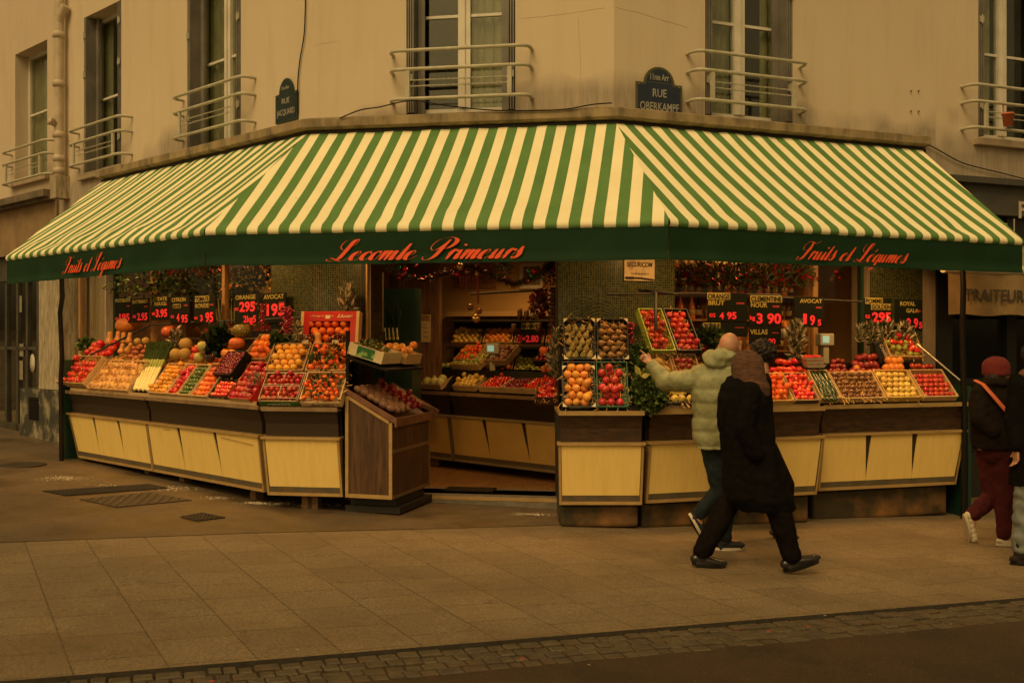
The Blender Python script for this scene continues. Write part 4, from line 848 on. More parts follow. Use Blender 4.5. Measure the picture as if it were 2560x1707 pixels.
full(F1, 454, 485, d, z, a, .4, .07, 'avocado', .028, 'narrow crate of dark green limes on the left counter', 'dark green lime in the narrow crate', rot='any', st=0)
full(F1, 487, 528, d, z, a, .42, .07, 'clementine', .034, 'crate of bright clementines near the middle of the left counter', 'bright orange clementine in the crate beside the limes', rot='up', st=20)
full(F1, 530, 577, d, z+.01, a, .22, .06, 'cherry_tomato', .025, 'black edged tray of glossy cherry tomatoes on the left counter', 'glossy cherry tomato in the black edged tray', cm=BLACK, rot='up', st=60, labelm=mat('tray_print', (.02, .02, .02), (.5, .45, .25), 25, .5, lo=.5, hi=.55))
full(F1, 545, 592, .07, 1.26, a, .3, .09, 'berry', .014, 'black tray of dark red grapes behind the cherry tomatoes', 'tiny dark red grape in the black tray', cm=BLACK, rot='any', st=0, jit=.5, px=1.9, py=1.6)
full(F1, 581, 640, d, z, a, .44, .08, 'red_fruit', .036, 'red lined crate of pomegranates at right end of the left counter', 'red orange pomegranate in the red lined crate', cm=mat('red_card', (.5, .02, .015), (.42, .02, .015), 5, .45), rot='any', st=0, labelm=CRATE)
for k in (0,):
    mb = MB(F1.M); mb.box(0, 4.2, -.1, -.085, 1.026, 1.075); ob('front_board', mb, CRATE, label='long pale wooden board along the front of the left counter', cat='board')
# second row bed
mb = MB(F1.M); mb.prism([(0.05, .18, 1.30), (.05, .55, 1.46), (.05, .78, 1.46), (.05, .78, 1.0), (.05, .18, 1.0)], (4.1, 0, 0)); ob('back_shelf', mb, BLACK, label='black stepped shelf behind the front crates of the left counter', cat='shelf')
straw(F1.M @ T(.15, .2, 1.33) @ RX(R(22)), 4.0, .32, 0, 5200, .05, 'straw bedding along the second row of the left counter')
def at(F, px, py, d): s_ = F.s(px, d); return F.p(s_, d, F.z(s_, d, py))
def big(F, kind, px, py, d, r_, label, A=I4, group=None): return fruit(kind, T(at(F, px, py, d)) @ RZ(F.ang) @ A, r_, label, group)
for px, py, d, r_, A, lb in ((273, 852, .42, .057, RX(-.1), 'tall upright butternut squash, leftmost of the standing ones'), (294, 848, .5, .05, RX(-.1), 'upright butternut squash just right of the tallest'), (309, 850, .5, .048, RZ(1) @ RX(-.1), 'upright butternut squash third along the back'), (323, 850, .5, .046, RX(-.15), 'upright butternut squash at right of the standing ones'), (303, 876, .33, .042, RX(-.2) @ RY(.1), 'short butternut standing in front of the others'), (320, 874, .34, .045, RX(-.3) @ RY(.5), 'butternut squash leaning to the right by the sweet potatoes')):
    big(F1, 'squash', px, py, d, r_, lb, A, 'butternut squashes')
for px, py in ((252, 859), (232, 874), (247, 877), (262, 880), (281, 871), (288, 858), (272, 882), (222, 880)): big(F1, 'tomato', px, py, .33+(883-py)*.004, .06, 'large red tomato heaped at the back left end', rotr(.5), 'heaped tomatoes')
for px, py in ((352, 866), (338, 881), (359, 879), (333, 871), (321, 880), (354, 891), (326, 891), (342, 895), (366, 868), (345, 870)): big(F1, 'potato', px, py, .36+(890-py)*.004, .032, 'sweet potato heaped between the butternuts and leeks', RZ(U(-.4, .4)) @ RY(R(90)) @ RZ(U(0, 6)), 'heaped sweet potatoes')
for px, py in ((344, 854), (364, 852)): big(F1, 'melon', px, py, .46, .047, 'small round yellow melon above the sweet potatoes', rotr(.5), 'small round melons')
big(F1, 'melon', 464, 860, .42, .075, 'largest yellow melon on top of the two others', rotr(.3)); big(F1, 'melon', 440, 886, .3, .072, 'yellow melon at lower left of the melon heap', rotr(.3)); big(F1, 'melon', 462, 885, .3, .07, 'yellow melon at lower right of the melon heap', rotr(.3))
big(F1, 'pepper', 483, 893, .27, .04, 'red pepper lying in straw beside the melons', RY(1.5)); big(F1, 'tomato', 489, 876, .32, .045, 'red tomato resting above the pepper by the melons', rotr(.4))
big(F1, 'pumpkin', 424, 828, .72, .1, 'orange pumpkin behind the leeks under the signs', RX(.2)); big(F1, 'pumpkin', 318, 812, .75, .15, 'large dull pumpkin behind the butternut squashes', RX(.2)); big(F1, 'pumpkin', 592, 858, .36, .085, 'orange pumpkin under the striped gourd'); big(F1, 'green_pumpkin', 604, 827, .42, .095, 'green and yellow warty gourd on top of a pumpkin', RZ(1))
for px, py, lb in ((507, 866, 'upper pale cabbage head in the middle of left counter'), (499, 893, 'lower pale cabbage head next to the dark aubergine')): big(F1, 'cabbage', px, py, .3, .065, lb)
big(F1, 'chestnut', 527, 893, .24, .05, 'dark glossy aubergine below the leafy cabbage', RY(1.3)); 
FO, WO = full(F1, 614, 676, .3, 1.42, 48, .34, .08, 'orange', .045, 'cardboard crate of big oranges above the pomegranates', 'big orange in the cardboard crate above the pomegranates', cm=CARD, rot='any', jit=.05)
# foliage clumps -------------------------------------------------
def foliage(name, c, size, n, leaf, m, label, cat='foliage', seed=0, up=.3, stem=None, fold=.3, narrow=.35, M=None, kind=None, root=None, group=None):
    rr = random.Random(seed); mb = MB(); c = Vector(c); MM = M or I4
    for _ in range(n):
        while True:
            v = Vector((rr.uniform(-1, 1), rr.uniform(-1, 1), rr.uniform(-1, 1)))
            if v.length <= 1: break
        p = c+Vector((v.x*size[0], v.y*size[1], v.z*size[2])); dr = (v*.8+Vector((rr.uniform(-1, 1), rr.uniform(-1, 1), rr.uniform(-1, 1)+up))).normalized(); sd = dr.cross(Vector((rr.uniform(-1, 1), rr.uniform(-1, 1), rr.uniform(-1, 1)))).normalized(); nr = dr.cross(sd)
        L_ = leaf*rr.uniform(.6, 1.3); w = L_*narrow
        mb.add([p, p+dr*L_*.5+sd*w-nr*w*fold, p+dr*L_, p+dr*L_*.5-sd*w-nr*w*fold, p+dr*L_*.5], [(0, 1, 4), (1, 2, 4), (0, 4, 3), (4, 2, 3)], rr.choice(range(len(m))), False, M)
    return ob(name, mb, m, root, label=label, cat=cat, kind=kind, group=group)
HERB = [mat('herb_green', (.055, .1, .016), (.085, .135, .022), 20, .5), mat('herb_dark', (.028, .055, .01), rough=.5), mat('herb_light', (.13, .17, .025), rough=.5)]
DKL = [mat('dark_leaf', (.015, .035, .014), (.025, .05, .018), 20, .4), mat('deep_leaf', (.01, .022, .01), rough=.4)]
SILV = [mat('silver_leaf', (.32, .3, .2), (.2, .2, .12), 20, .5), mat('olive_leaf', (.07, .08, .035), rough=.5), mat('pale_leaf_edge', (.5, .4, .28), rough=.6)]
foliage('cabbage_leaves', at(F1, 545, 850, .34), (.1, .08, .15), 260, .09, DKL, 'bunch of dark crinkled cabbage leaves on left counter', 'leaves', 1, narrow=.5)
foliage('leafy_bunch', at(F1, 222, 862, .5), (.14, .1, .06), 170, .07, HERB, 'green leaves behind the tomatoes at far left', 'leaves', 2, narrow=.45)
foliage('sage_bunch', at(F1, 440, 850, .45), (.05, .05, .14), 130, .07, SILV+DKL, 'grey green sage bunch behind the leeks', 'herb bunch', 3, narrow=.16)
foliage('sage_bunch', at(F1, 640, 965, -.02), (.1, .05, .13), 170, .06, SILV, 'silvery sprig hanging at the counter corner', 'herb bunch', 4, narrow=.16)
def berries(px, py, F, d, w, h, n, label, r_=.0095):
    rt = thing('berry_branch', label, 'berries', T(at(F, px, py, d))); c = at(F, px, py, d); mb = MB(); rr = random.Random(n)
    for _ in range(n):
        p = c+Vector((rr.gauss(0, w*.42), rr.gauss(0, w*.3), rr.uniform(-h, h))); mb.ell(p, r_*rr.uniform(.8, 1.2), 7, 5)
    ob('berries', mb, MESH['berry'].materials[0], rt, kind='stuff')
    mb = MB(); mb.tube([c+Vector((0, 0, -h*1.3)), c+Vector((.01, 0, 0)), c+Vector((0, 0, h))], .005, 5); ob('stem', mb, STEM, rt)
berries(718, 800, F2, .35, .06, .13, 260, 'dense red berry branch beside the avocado sign'); berries(656, 790, F1, .5, .04, .13, 90, 'thin berry branch between the orange and avocado signs')
berries(1573, 843, FA, .22, .05, .13, 230, 'hanging red berry bunch between pears and red apples')
foliage('green_bunch', at(F2, 702, 853, .42), (.09, .06, .07), 160, .06, HERB[:2], 'green leafy bunch under the red berries', 'leaves', 6, narrow=.5)
foliage('silver_sprig', at(F2, 738, 835, .42), (.07, .06, .12), 160, .06, SILV, 'silvery sprig left of the red orange box', 'herb bunch', 7, narrow=.16)
# ---- corner counter by the entrance (four crates, red box)
PUN = mat('green_print_card', (.03, .13, .03), (.05, .2, .04), 6, .45)
M_, w_ = full(F2, 650, 752, -.08, 1.045, 48, .34, .09, 'apple', .028, 'green printed crate of small red apples in punnets, lower left of four', 'small red apple in the green printed crate', cm=CARD, labelm=PUN, labw=1.0, txt='rockit', front_h=.075, rot='any', st=0, jit=.2, miss=.1)
mb = MB()
for x in (.01, w_*.5): 
    for y in (.02, .18): mb.tube([M_ @ Vector(v) for v in ((x, y, .1), (x+w_*.46, y, .1), (x+w_*.46, y+.14, .1), (x, y+.14, .1))], .0035, 5, close=True)
ob('punnet_rims', mb, mat('clear_rim', (.6, .5, .35), rough=.2), label='clear plastic punnet rims around the small red apples', cat='punnets', kind='stuff')
CREAMCARD = mat('cream_print', (.6, .48, .28), (.3, .12, .06), 24, .6, lo=.6, hi=.66)
M_, w_ = full(F2, 754, 858, -.08, 1.045, 48, .34, .1, 'clementine', .027, 'cream printed crate of leafy clementines, lower right of four', 'small leafy clementine in the cream printed crate', labelm=CREAMCARD, labw=1.0, front_h=.06, rot='any', jit=.25, miss=.12, st=50, txt='Jardin', txtm=mat('brown_ink', (.12, .05, .03)))
foliage('clementine_leaves', (w_/2, .17, .1), (w_*.45, .15, .02), 110, .05, DKL+HERB[:1], 'clementine leaves among fruit of the lower right crate', 'leaves', 8, narrow=.3, M=M_)
M_, w_ = full(F2, 667, 764, .17, 1.32, 48, .35, .08, 'lemon', .037, 'cardboard crate of yellow citrus with round stickers, upper left of four', 'yellow citrus with sticker in the upper left crate', cm=CARD, rot='up', jit=.06, st=90)
M_, w_ = full(F2, 766, 868, .17, 1.32, 48, .35, .08, 'clementine', .037, 'crate of large leafy clementines, upper right of four', 'large leafy clementine in the upper right crate', cm=CARD, rot='any', jit=.2, miss=.2, st=200)
foliage('clementine_leaves', (w_/2, .17, .085), (w_*.4, .14, .02), 70, .075, DKL+HERB[:1], 'clementine leaves among fruit of the upper right crate', 'leaves', 9, narrow=.32, M=M_)
mb = MB(F2.M); mb.box(.05, .8, .4, .8, 1.0, 1.56); ob('back_shelf', mb, BLACK, label='black shelf behind the four crates of the corner counter', cat='shelf')
straw(F2.M @ T(.02, .4, 1.57), .9, .22, 0, 2000, .05, 'straw heap under the red orange box')
# red fruit box on end
s0, s1 = W_(F2, 757, 902, .62); MR = F2.M @ T(s0, .62, 1.6) @ RX(R(80)); w = s1-s0
rb = thing('orange_box', 'red printed box of big oranges standing on end by the entrance', 'crate', MR)
for x in (0, w-.03): mb = MB(MR); mb.box(x, x+.03, 0, .34, 0, .1); ob('end_board', mb, CRATE, rb)
mb = MB(MR); mb.box(.03, w-.03, 0, .34, 0, .012); ob('base', mb, mat('red_card', (.5, .02, .015)), rb)
mb = MB(MR); mb.box(.03, w-.03, .24, .34, .085, .095); mb.box(.03, .09, .0, .24, .085, .095); mb.box(w-.09, w-.03, 0, .24, .085, .095); mb.box(.03, w-.03, .328, .34, .012, .085); cv = ob('red_cover', mb, mat('red_print', (.55, .025, .015), (.45, .02, .015), 4, .3), rb)
mb = MB(); text(mb, 'Llusar', MR @ T(w*.76, .275, .0975) @ RX(R(-90)), .036, .16, .012, .4); text(mb, "L'Orange de Valence", MR @ T(w*.36, .285, .0975) @ RX(R(-90)), .018, .24, .0, .3); mb.box(w*.42, w*.5, .265, .3, .096, .098, 0, MR); ob('printed_lettering', mb, mat('cream_ink', (.8, .68, .45)), cv)
fill(MR @ T(.02, 0, 0), w-.06, .345, .05, 'orange', .042, 'big orange in the red printed box', 'oranges in the red box', x0=.03, rot='any', jit=.04)
for px, lb in ((768, 'left dark plastic bag of chestnuts with a label'), (843, 'right dark plastic bag of chestnuts with a label')):
    c = at(F2, px, 855, .5); rt = thing('chestnut_bag', lb, 'bag', T(c)); mb = MB(); rr = random.Random(px)
    for _ in range(60): mb.ell(c+Vector((rr.uniform(-.075, .075), rr.uniform(-.04, .04), rr.uniform(-.06, .07))), rr.uniform(.014, .02), 7, 5)
    ob('chestnuts', mb, mat('chestnut_shell', (.06, .018, .01), (.1, .03, .015), 20, .12, coat=.6), rt, kind='stuff')
    mb = MB(T(c) @ RZ(F2.ang)); mb.box(-.03, .035, -.062, -.058, -.015, .02); ob('price_label', mb, mat('label_cream', (.7, .6, .4)), rt)
fruit('squash', T(at(F2, 795, 858, .48)) @ RZ(F2.ang), .05, 'orange net of fruit knotted at the top between two dark bags'); big(F2, 'clementine', 866, 884, .3, .045, 'lone orange at the right edge of the corner counter')
foliage('silver_tree', at(F2, 868, 755, .75), (.07, .06, .17), 170, .085, SILV, 'small silver pink leafed shrub above the red orange box', 'plant', 10, narrow=.16, up=1.4)
# ---- end cabinet trays
MD = FD.M @ T(.0, .1, slope_z(0)+.03) @ RY(math.atan2(.26, .47))
for k, (kind, y0_, y1_, lb) in enumerate((('brown_potato', 0, .45, 'brown potato on the sloping rosewood cabinet'), ('dark_apple', .45, .8, 'dark red onion like apple at the back of the rosewood cabinet'))): fill(MD @ T(0, y0_, 0), .5, y1_-y0_, .04+.01*k, kind, .036, lb, lb, rot='any' if k else 'lie', jit=.2, elong=1.05)
MU = FD.M @ T(.0, .0, 1.53) @ RY(math.atan2(.14, .48))
crate(MU @ T(0, .02, .01), .36, .45, .11, 'cream crate with green printed label above the rosewood cabinet', mat('pale_crate', (.68, .56, .34), (.6, .48, .28), 8, .6), labelm=mat('green_label', (.02, .12, .03), (.25, .4, .1), 12, .4, lo=.55, hi=.6), labw=.5)
crate(MU @ T(.1, .5, .01), .3, .4, .1, 'second small crate behind the green labelled crate', CRATE)
foliage('mushroom_greens', (.17, .22, .12), (.15, .18, .03), 120, .05, HERB+[CARD], 'mixed greens filling the green labelled crate', 'leaves', 11, M=MU)
fill(MU @ T(.12, .52, .0), .28, .36, .12, 'mango', .04, 'yellow orange mushroom shaped squash in the second crate', 'fruit in the second crate', rot='any')
# ---- right hand counter A: four steep crates
DKC = mat('black_card', (.015, .014, .014), (.03, .028, .025), 8, .4)
for (p0, p1, dd, zz, an, kind, rr_, cl, fl_, kw) in (
  (1405, 1489, -.05, 1.05, 70, 'mango', .036, 'black crate of yellow peach like mangoes, lower left of the steep four', 'round yellow mango in the lower left steep crate', dict(cm=DKC, rot='any', jit=.08, labelm=mat('crate_labels', (.5, .45, .3), (.05, .05, .04), 9, .5), labw=.6)),
  (1490, 1571, -.05, 1.05, 70, 'red_fruit', .038, 'green edged crate of red fruit, lower right of the steep four', 'round red fruit in the lower right steep crate', dict(cm=mat('green_card', (.02, .12, .05), (.02, .1, .04), 5, .5), rot='any', jit=.06, st=120)),
  (1408, 1489, .1, 1.47, 74, 'pear', .034, 'crate of green brown pears, upper left of the steep four', 'green brown pear in the upper left steep crate', dict(cm=DKC, rot='pear', jit=.14, elong=1.05, px=1.8, py=1.7)),
  (1491, 1571, .1, 1.47, 74, 'brown_pear', .034, 'crate of russet pears lying sideways, upper right of the steep four', 'russet pear in the upper right steep crate', dict(cm=DKC, rot='lie', jit=.12, px=2.3, py=1.55))):
    s0, s1 = W_(FA, p0, p1, dd); full(FA, p0, p1, dd, zz, an, .42 if an < 72 else .38, .08, kind, rr_, cl, fl_, **kw)
    M = tilt(FA, s0+.004, dd, zz, an); w = s1-s0-.008
    if 'green edged' not in cl:
        for x, y, sx, sy in ((.0, .0, 1, 1), (w, .0, -1, 1), (0, .38, 1, -1), (w, .38, -1, -1)):
            mb = MB(M); mb.prism([(x, y, .082), (x+sx*.04, y, .082), (x, y+sy*.04, .082)], (0, 0, .003)); ob('corner_flap', mb, mat('white_card', (.7, .6, .42)), label='white triangular corner flap of the '+cl.split(',')[0].replace('crate', 'fruit crate'), cat='card flap', group='corner flaps of '+cl.split(',')[1].strip())
mb = MB(FA.M); mb.prism([(.02, .12, 1.03), (.02, .12, 1.3), (.02, .24, 1.8), (.02, .4, 1.8), (.02, .4, 1.03)], (.56, 0, 0)); ob('crate_stand', mb, BLACK, label='black stand leaning the four steep crates', cat='stand')
foliage('herb_column', FA.p(.80, .0, 1.2), (.16, .1, .2), 3200, .032, HERB, 'tall mass of curly green herbs between crates', 'herbs', 12, narrow=.42); foliage('herb_top', FA.p(.72, .14, 1.48), (.1, .08, .14), 1100, .035, HERB[:2], 'darker leafy bunch on top of the curly herbs', 'herbs', 13, narrow=.4)
foliage('yellow_leaves', FA.p(.78, -.1, 1.32), (.1, .03, .08), 9, .1, [mat('yellow_leaf', (.35, .3, .06), (.25, .22, .05), 9, .6)], 'few yellowed leaves on the curly herbs', 'leaves', 14, narrow=.3)
# palm fronds on the mosaic
for k, (px, py, n_) in enumerate(((1458, 800, 11), (1500, 790, 9))):
    c = at(FC, px, py, -.05); mb = MB()
    for i in range(n_):
        zz = i*.035-.1
        for sg in (-1, 1): mb.tube([c+Vector((0, 0, zz)), c+Vector((sg*.09, -.01, zz-.03)), c+Vector((sg*.2, -.015, zz-.13))], [.004, .005, .001], 4)
    mb.tube([c+Vector((0, 0, -.2)), c+Vector((0, 0, n_*.035-.08))], .005, 5); ob('palm_frond', mb, mat('palm_green', (.04, .07, .03), (.12, .13, .06), 9, .5), label=('left' if k == 0 else 'right')+' dark palm frond fixed upright on the mosaic pier', cat='palm frond', group='palm fronds')
# ---- counter B
full(FB, 1622, 1684, .2, 1.52, 52, .5, .08, 'apple', .038, 'lime green crate of large shiny red apples, left of the raised pair', 'large shiny red apple in the raised left crate', cm=mat('lime_card', (.3, .42, .05), (.25, .36, .05), 5, .45), rot='any', st=160, jit=.08)
full(FB, 1686, 1749, .2, 1.52, 52, .5, .08, 'apple', .036, 'raised crate of red apples on the right of the pair', 'red apple in the raised right crate', cm=DKC, rot='any', jit=.08, st=60)
full(FB, 1622, 1684, .1, 1.30, 55, .24, .07, 'melon', .05, 'low crate of brownish fruit under the left apple crate', 'brownish round fruit under the raised left crate', cm=CARD, rot='any'); full(FB, 1686, 1749, .1, 1.3, 55, .24, .07, 'dark_apple', .034, 'low crate of dark red fruit behind the pointing sleeve', 'dark red fruit under the raised right crate', cm=CARD, rot='any', st=100)
full(FB, 1650, 1733, -.08, 1.05, 46, .34, .1, 'golden_apple', .037, 'black crate of golden apples under the pointing arm', 'golden apple under the pointing arm', cm=DKC, rot='any', txt='Crousty', front_h=.08, miss=.1)
full(FB, 1735, 1800, -.08, 1.05, 46, .34, .08, 'tomato', .036, 'crate of tomatoes hidden behind the pointing man', 'red tomato beside the golden apples', rot='any', st=0)
full(FB, 1880, 1979, -.08, 1.05, 47, .34, .08, 'clementine', .035, 'wooden crate of clementines just right of the hooded walker', 'clementine in the crate right of the hooded walker', rot='any', cm=mat('yellow_crate', (.66, .45, .13), (.55, .36, .1), 8, .6), st=20)
full(FB, 1981, 2042, -.08, 1.05, 47, .34, .08, 'cherry_tomato', .027, 'black fronted crate of red cherry tomatoes', 'red cherry tomato in the black fronted crate', cm=CARD, labelm=DKC, labw=1, rot='any', jit=.4, px=1.8, py=1.6, st=0)
mb = MB(FB.M); mb.box(.05, 1.75, .18, .8, 1.0, 1.28); ob('back_shelf', mb, BLACK, label='black shelf behind the crates of the middle right counter', cat='shelf')
YC = mat('yellow_crate', (.66, .45, .13))
full(FCC, 2046, 2096, -.08, 1.055, 47, .36, .08, 'zucchini', .02, 'narrow wooden crate of dark courgettes', 'dark green courgette in the narrow crate', rot='along', elong=2.6, px=2.1, st=40)
full(FCC, 2098, 2209, -.08, 1.055, 47, .34, .07, 'date', .027, 'straw lined wooden crate of brown kiwis', 'brown kiwi in the straw lined crate', rot='lie', px=2.9, py=2.0, st=500)
full(FCC, 2212, 2300, -.08, 1.055, 47, .36, .07, 'golden_apple', .034, 'yellow crate of greenish golden apples in neat rows', 'greenish golden apple in the neat rows', cm=YC, rot='up', jit=.04, py=1.9, st=60)
full(FCC, 2303, 2389, -.08, 1.055, 47, .36, .07, 'apple', .031, 'wooden crate of small red apples at far right', 'small red apple in the far right crate', rot='up', jit=.06, py=1.9, st=0)
mb = MB(FCC.M); mb.box(.05, 1.6, .19, .85, 1.0, 1.3); mb.box(.05, 1.6, .5, .85, 1.3, 1.42); ob('back_shelf', mb, BLACK, label='black shelf behind the crates of the right end counter', cat='shelf')
mb = MB(FB.M); mb.box(0.02, 1.76, -.1, -.09, 1.04, 1.07); ob('front_board', mb, TRIM, label='thin brass strip along the front of the middle right counter', cat='strip')
straw(FCC.M @ T(.3, .2, 1.31), 1.2, .2, 0, 1500, .04, 'straw bedding behind the golden apples'); straw(FB.M @ T(1.0, .2, 1.29), .8, .2, 0, 350, .03, 'straw bedding behind the clementines near the hooded walker')
def heap(F, kind, px0, px1, py0, py1, d, r_, n, label, seed=0):
    rr = random.Random(seed)
    rows = max(1, round((py1-py0)/(r_*1.5*FPX/9.8))+1); k = 0
    per = n//rows
    for j in range(rows):
        t = j/max(1, rows-1); m = max(1, int(per*(1.3-.5*t)))
        for i in range(m):
            x = px0+(px1-px0)*((i+.5)/m*(1-.3*t)+.15*t)+rr.uniform(-2, 2); y = py1+(py0-py1)*t+rr.uniform(-2, 2)
            big(F, kind, x, y, d+.12*t, r_, label, rotr(.8), label)
heap(FB, 'tomato', 1928, 2003, 905, 924, .3, .038, 10, 'red tomato heaped behind the clementines', 1); heap(FB, 'dark_apple', 1905, 1925, 918, 930, .3, .038, 3, 'dark fruit next to the hooded walker', 2)
for k in range(3):
    c = at(FB, 2036-2*k, 915-9*k, .3); rt = thing('punnet', ['lowest', 'middle', 'topmost'][k]+' white punnet of the tomato punnet stack', 'punnet', T(c), 'white tomato punnets')
    mb = MB(T(c) @ RZ(.1)); mb.add([(-.08, -.05, -.015), (.08, -.05, -.015), (.08, .05, -.015), (-.08, .05, -.015), (-.1, -.065, .015), (.1, -.065, .015), (.1, .065, .015), (-.1, .065, .015)], [(3, 2, 1, 0), (0, 1, 5, 4), (1, 2, 6, 5), (2, 3, 7, 6), (3, 0, 4, 7)]); ob('tray', mb, mat('white_card', (.7, .6, .42)), rt)
    for i in range(6): fruit('tomato', T(c+Vector((-.06+.024*i, U(-.03, .03), .02))) @ rotr(.5), .024, 'tomato in the stacked white punnets', 'tomatoes in white punnets')
heap(FCC, 'dark_apple', 2072, 2115, 903, 928, .3, .03, 12, 'small dark red apple left of the apple pyramid', 3); heap(FCC, 'dark_apple', 2128, 2200, 894, 930, .32, .044, 17, 'large dark red apple in the pyramid', 4)
heap(FCC, 'mango', 2120, 2160, 920, 933, .22, .038, 5, 'yellow mango in front of the apple pyramid', 5); heap(FCC, 'mango', 2205, 2262, 903, 935, .3, .042, 14, 'yellow mango heaped right of the apple pyramid', 6); heap(FCC, 'apple', 2262, 2345, 917, 934, .3, .034, 16, 'red apple heaped behind the far right crate', 7)
full(FCC, 2215, 2302, .52, 1.45, 60, .34, .08, 'green_apple', .037, 'tilted crate of mixed green and red peppers at back right', 'green fruit in the tilted back right crate', rot='any', miss=.35); 
s0, s1 = W_(FCC, 2215, 2302, .52); MX = tilt(FCC, s0, .52, 1.45, 60)
for _ in range(7): fruit('pepper', MX @ T(U(.05, s1-s0-.05), U(.05, .28), .075) @ rotr(), .035, 'red pepper among green fruit in the tilted crate', 'peppers in the tilted back right crate')
mb = MB(); c = at(FCC, 2200, 880, .5); mb.rbox(-.06, .06, -.03, .03, -.13, .13, .02, 0, T(c) @ RZ(.3) @ RY(-.3)); bg = ob('fruit_bag', mb, DKC, label='black bag with white script leaning by the apple pyramid', cat='bag')
mb = MB(); text(mb, 'Crousty', T(c) @ RZ(.3) @ RY(-.3) @ T(0.01, -.032, 0) @ RY(R(75)), .04, .16, .01, .3); ob('printed_lettering', mb, WHITEP, bg)
for k, (px, py, sx, sz, n_, lb, dd) in enumerate(((1991, 850, .07, .2, 330, 'upright silver leafed plant beside the weighing scale', .55), (2172, 838, .13, .12, 260, 'left clump of silvery sage above dark apples', .6), (2208, 830, .12, .13, 220, 'middle clump of silvery sage under the golden sign', .62), (2252, 838, .13, .11, 260, 'right clump of silvery sage over the tilted crate', .6))):
    foliage('silver_plant', at(FCC if k else FB, px, py, dd), (sx, .08, sz), n_, .075, SILV+[HERB[1]], lb, 'plant', 20+k, narrow=.15, up=1.2)
def scale_machine(p, ang, label, h=.42):
    M = T(p) @ RZ(ang); r_ = thing('weighing_scale', label, 'scale', M); PL = mat('grey_plastic', (.4, .38, .28), (.34, .32, .24), 5, .5)
    mb = MB(M); mb.rbox(-.035, .035, -.03, .03, 0, h, .008); ob('column', mb, PL, r_)
    mb = MB(M); mb.rbox(-.16, .16, -.13, .17, -.06, 0, .012); ob('platform', mb, PL, r_)
    mb = MB(M); mb.rbox(-.085, .085, -.05, .05, h, h+.13, .012); hd = ob('display_head', mb, PL, r_)
    mb = MB(M); mb.box(-.06, .02, -.0535, -.05, h+.03, h+.105); ob('screen', mb, mat('lit_screen', (.28, .5, .4), emit=.55), hd)
scale_machine(at(FCC, 2062, 935, .75), FCC.ang, 'grey weighing scale with lit screen behind the right counter', .3)
c = at(FB, 1962, 822, .7); rt = thing('squash_tub', 'orange dome shaped squash sitting in a white tub beside the clementine sign', 'tub', T(c)); mb = MB(T(c)); mb.lathe([(.05, -.1), (.07, 0), (.062, 0), (.045, -.09)], 16); ob('tub', mb, mat('white_card', (.7, .6, .42)), rt); mb = MB(T(c)); mb.lathe([(.066, 0), (.07, .03), (.055, .065), (.03, .082), (1e-7, .085)], 16); ob('squash', mb, mat('squash_orange', (.6, .2, .04), rough=.25, coat=.4), rt)
heap(FB, 'pepper', 1752, 1800, 860, 885, .5, .04, 8, 'red chilli pepper behind the bald man', 9); foliage('chilli_leaves', at(FB, 1770, 850, .5), (.16, .08, .1), 230, .07, HERB[:2]+DKL, 'leafy green bunches behind the bald man', 'leaves', 30)
# ================================================================ PRICE SIGNS
SLATE = mat('slate_sign', (.008, .012, .007), (.006, .008, .005), 5, .6, spec=.12)
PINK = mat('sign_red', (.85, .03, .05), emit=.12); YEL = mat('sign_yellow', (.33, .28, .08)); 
def sign(F, px0, px1, py0, py1, d, rows, label, title_box=False, sub=None):
    s0, s1 = W_(F, px0, px1, d); zt = F.z((s0+s1)/2, d, py0); zb = F.z((s0+s1)/2, d, py1); w = s1-s0; h = zt-zb; M = F.M @ T((s0+s1)/2, d, zb)
    r_ = thing('price_sign', label, 'price sign', M, 'slate price signs')
    mb = MB(M); mb.rbox(-w/2, w/2, -.004, .004, 0, h, .002, seg=1); bd = ob('board', mb, SLATE, r_)
    for k, (txt, x, y, hh, ww, kind) in enumerate(rows):     # relative centre x (-.5..5), baseline y (0..1), cap h fraction, width fraction
        mb = MB()
        if kind == 'b':
            mb.box(x*w-ww*w*.53, x*w+ww*w*.53, -.0065, -.005, y*h-hh*h*.18, y*h+hh*h*1.18, 0, M); ob('name_plate', mb, YEL, r_); mb = MB(); text(mb, txt, M @ T(x*w, -.008, y*h), hh*h, ww*w, .02); ob('sign_lettering', mb, BLACK, r_)
        else:
            text(mb, txt, M @ T(x*w, -.006, y*h), hh*h, ww*w, .035 if kind == 'r' else .03); ob('price_figures' if kind == 'r' else 'sign_lettering', mb, PINK if kind == 'r' else YEL, r_)
    mb = MB(M); mb.box(w*.22, w*.42, -.0055, -.004, h*.62, h*.68); ob('small_tag', mb, mat('tag_red', (.3, .02, .02)), r_)
dS = .7
sign(F1, 288, 329, 744, 806, dS, [('POTIRON', 0, .82, .14, .9, 'y'), ('KG', -.36, .1, .12, .16, 'r'), ('195', .1, .06, .3, .62, 'r')], 'slate price sign reading potiron 195, leftmost of the row')
sign(F1, 331, 373, 746, 806, dS, [('BUTTERNUT', 0, .8, .14, .92, 'y'), ('KG', -.34, .2, .12, .18, 'r'), ('2.95', .12, .1, .3, .6, 'r')], 'slate price sign reading butternut 2.95')
sign(F1, 380, 422, 741, 800, dS, [('PATATE', 0, .82, .15, .85, 'y'), ('DOUCE', 0.02, .62, .14, .7, 'y'), ('KG', -.36, .22, .12, .18, 'r'), ('3.95', .1, .14, .32, .68, 'r')], 'slate price sign reading patate douce 3.95')
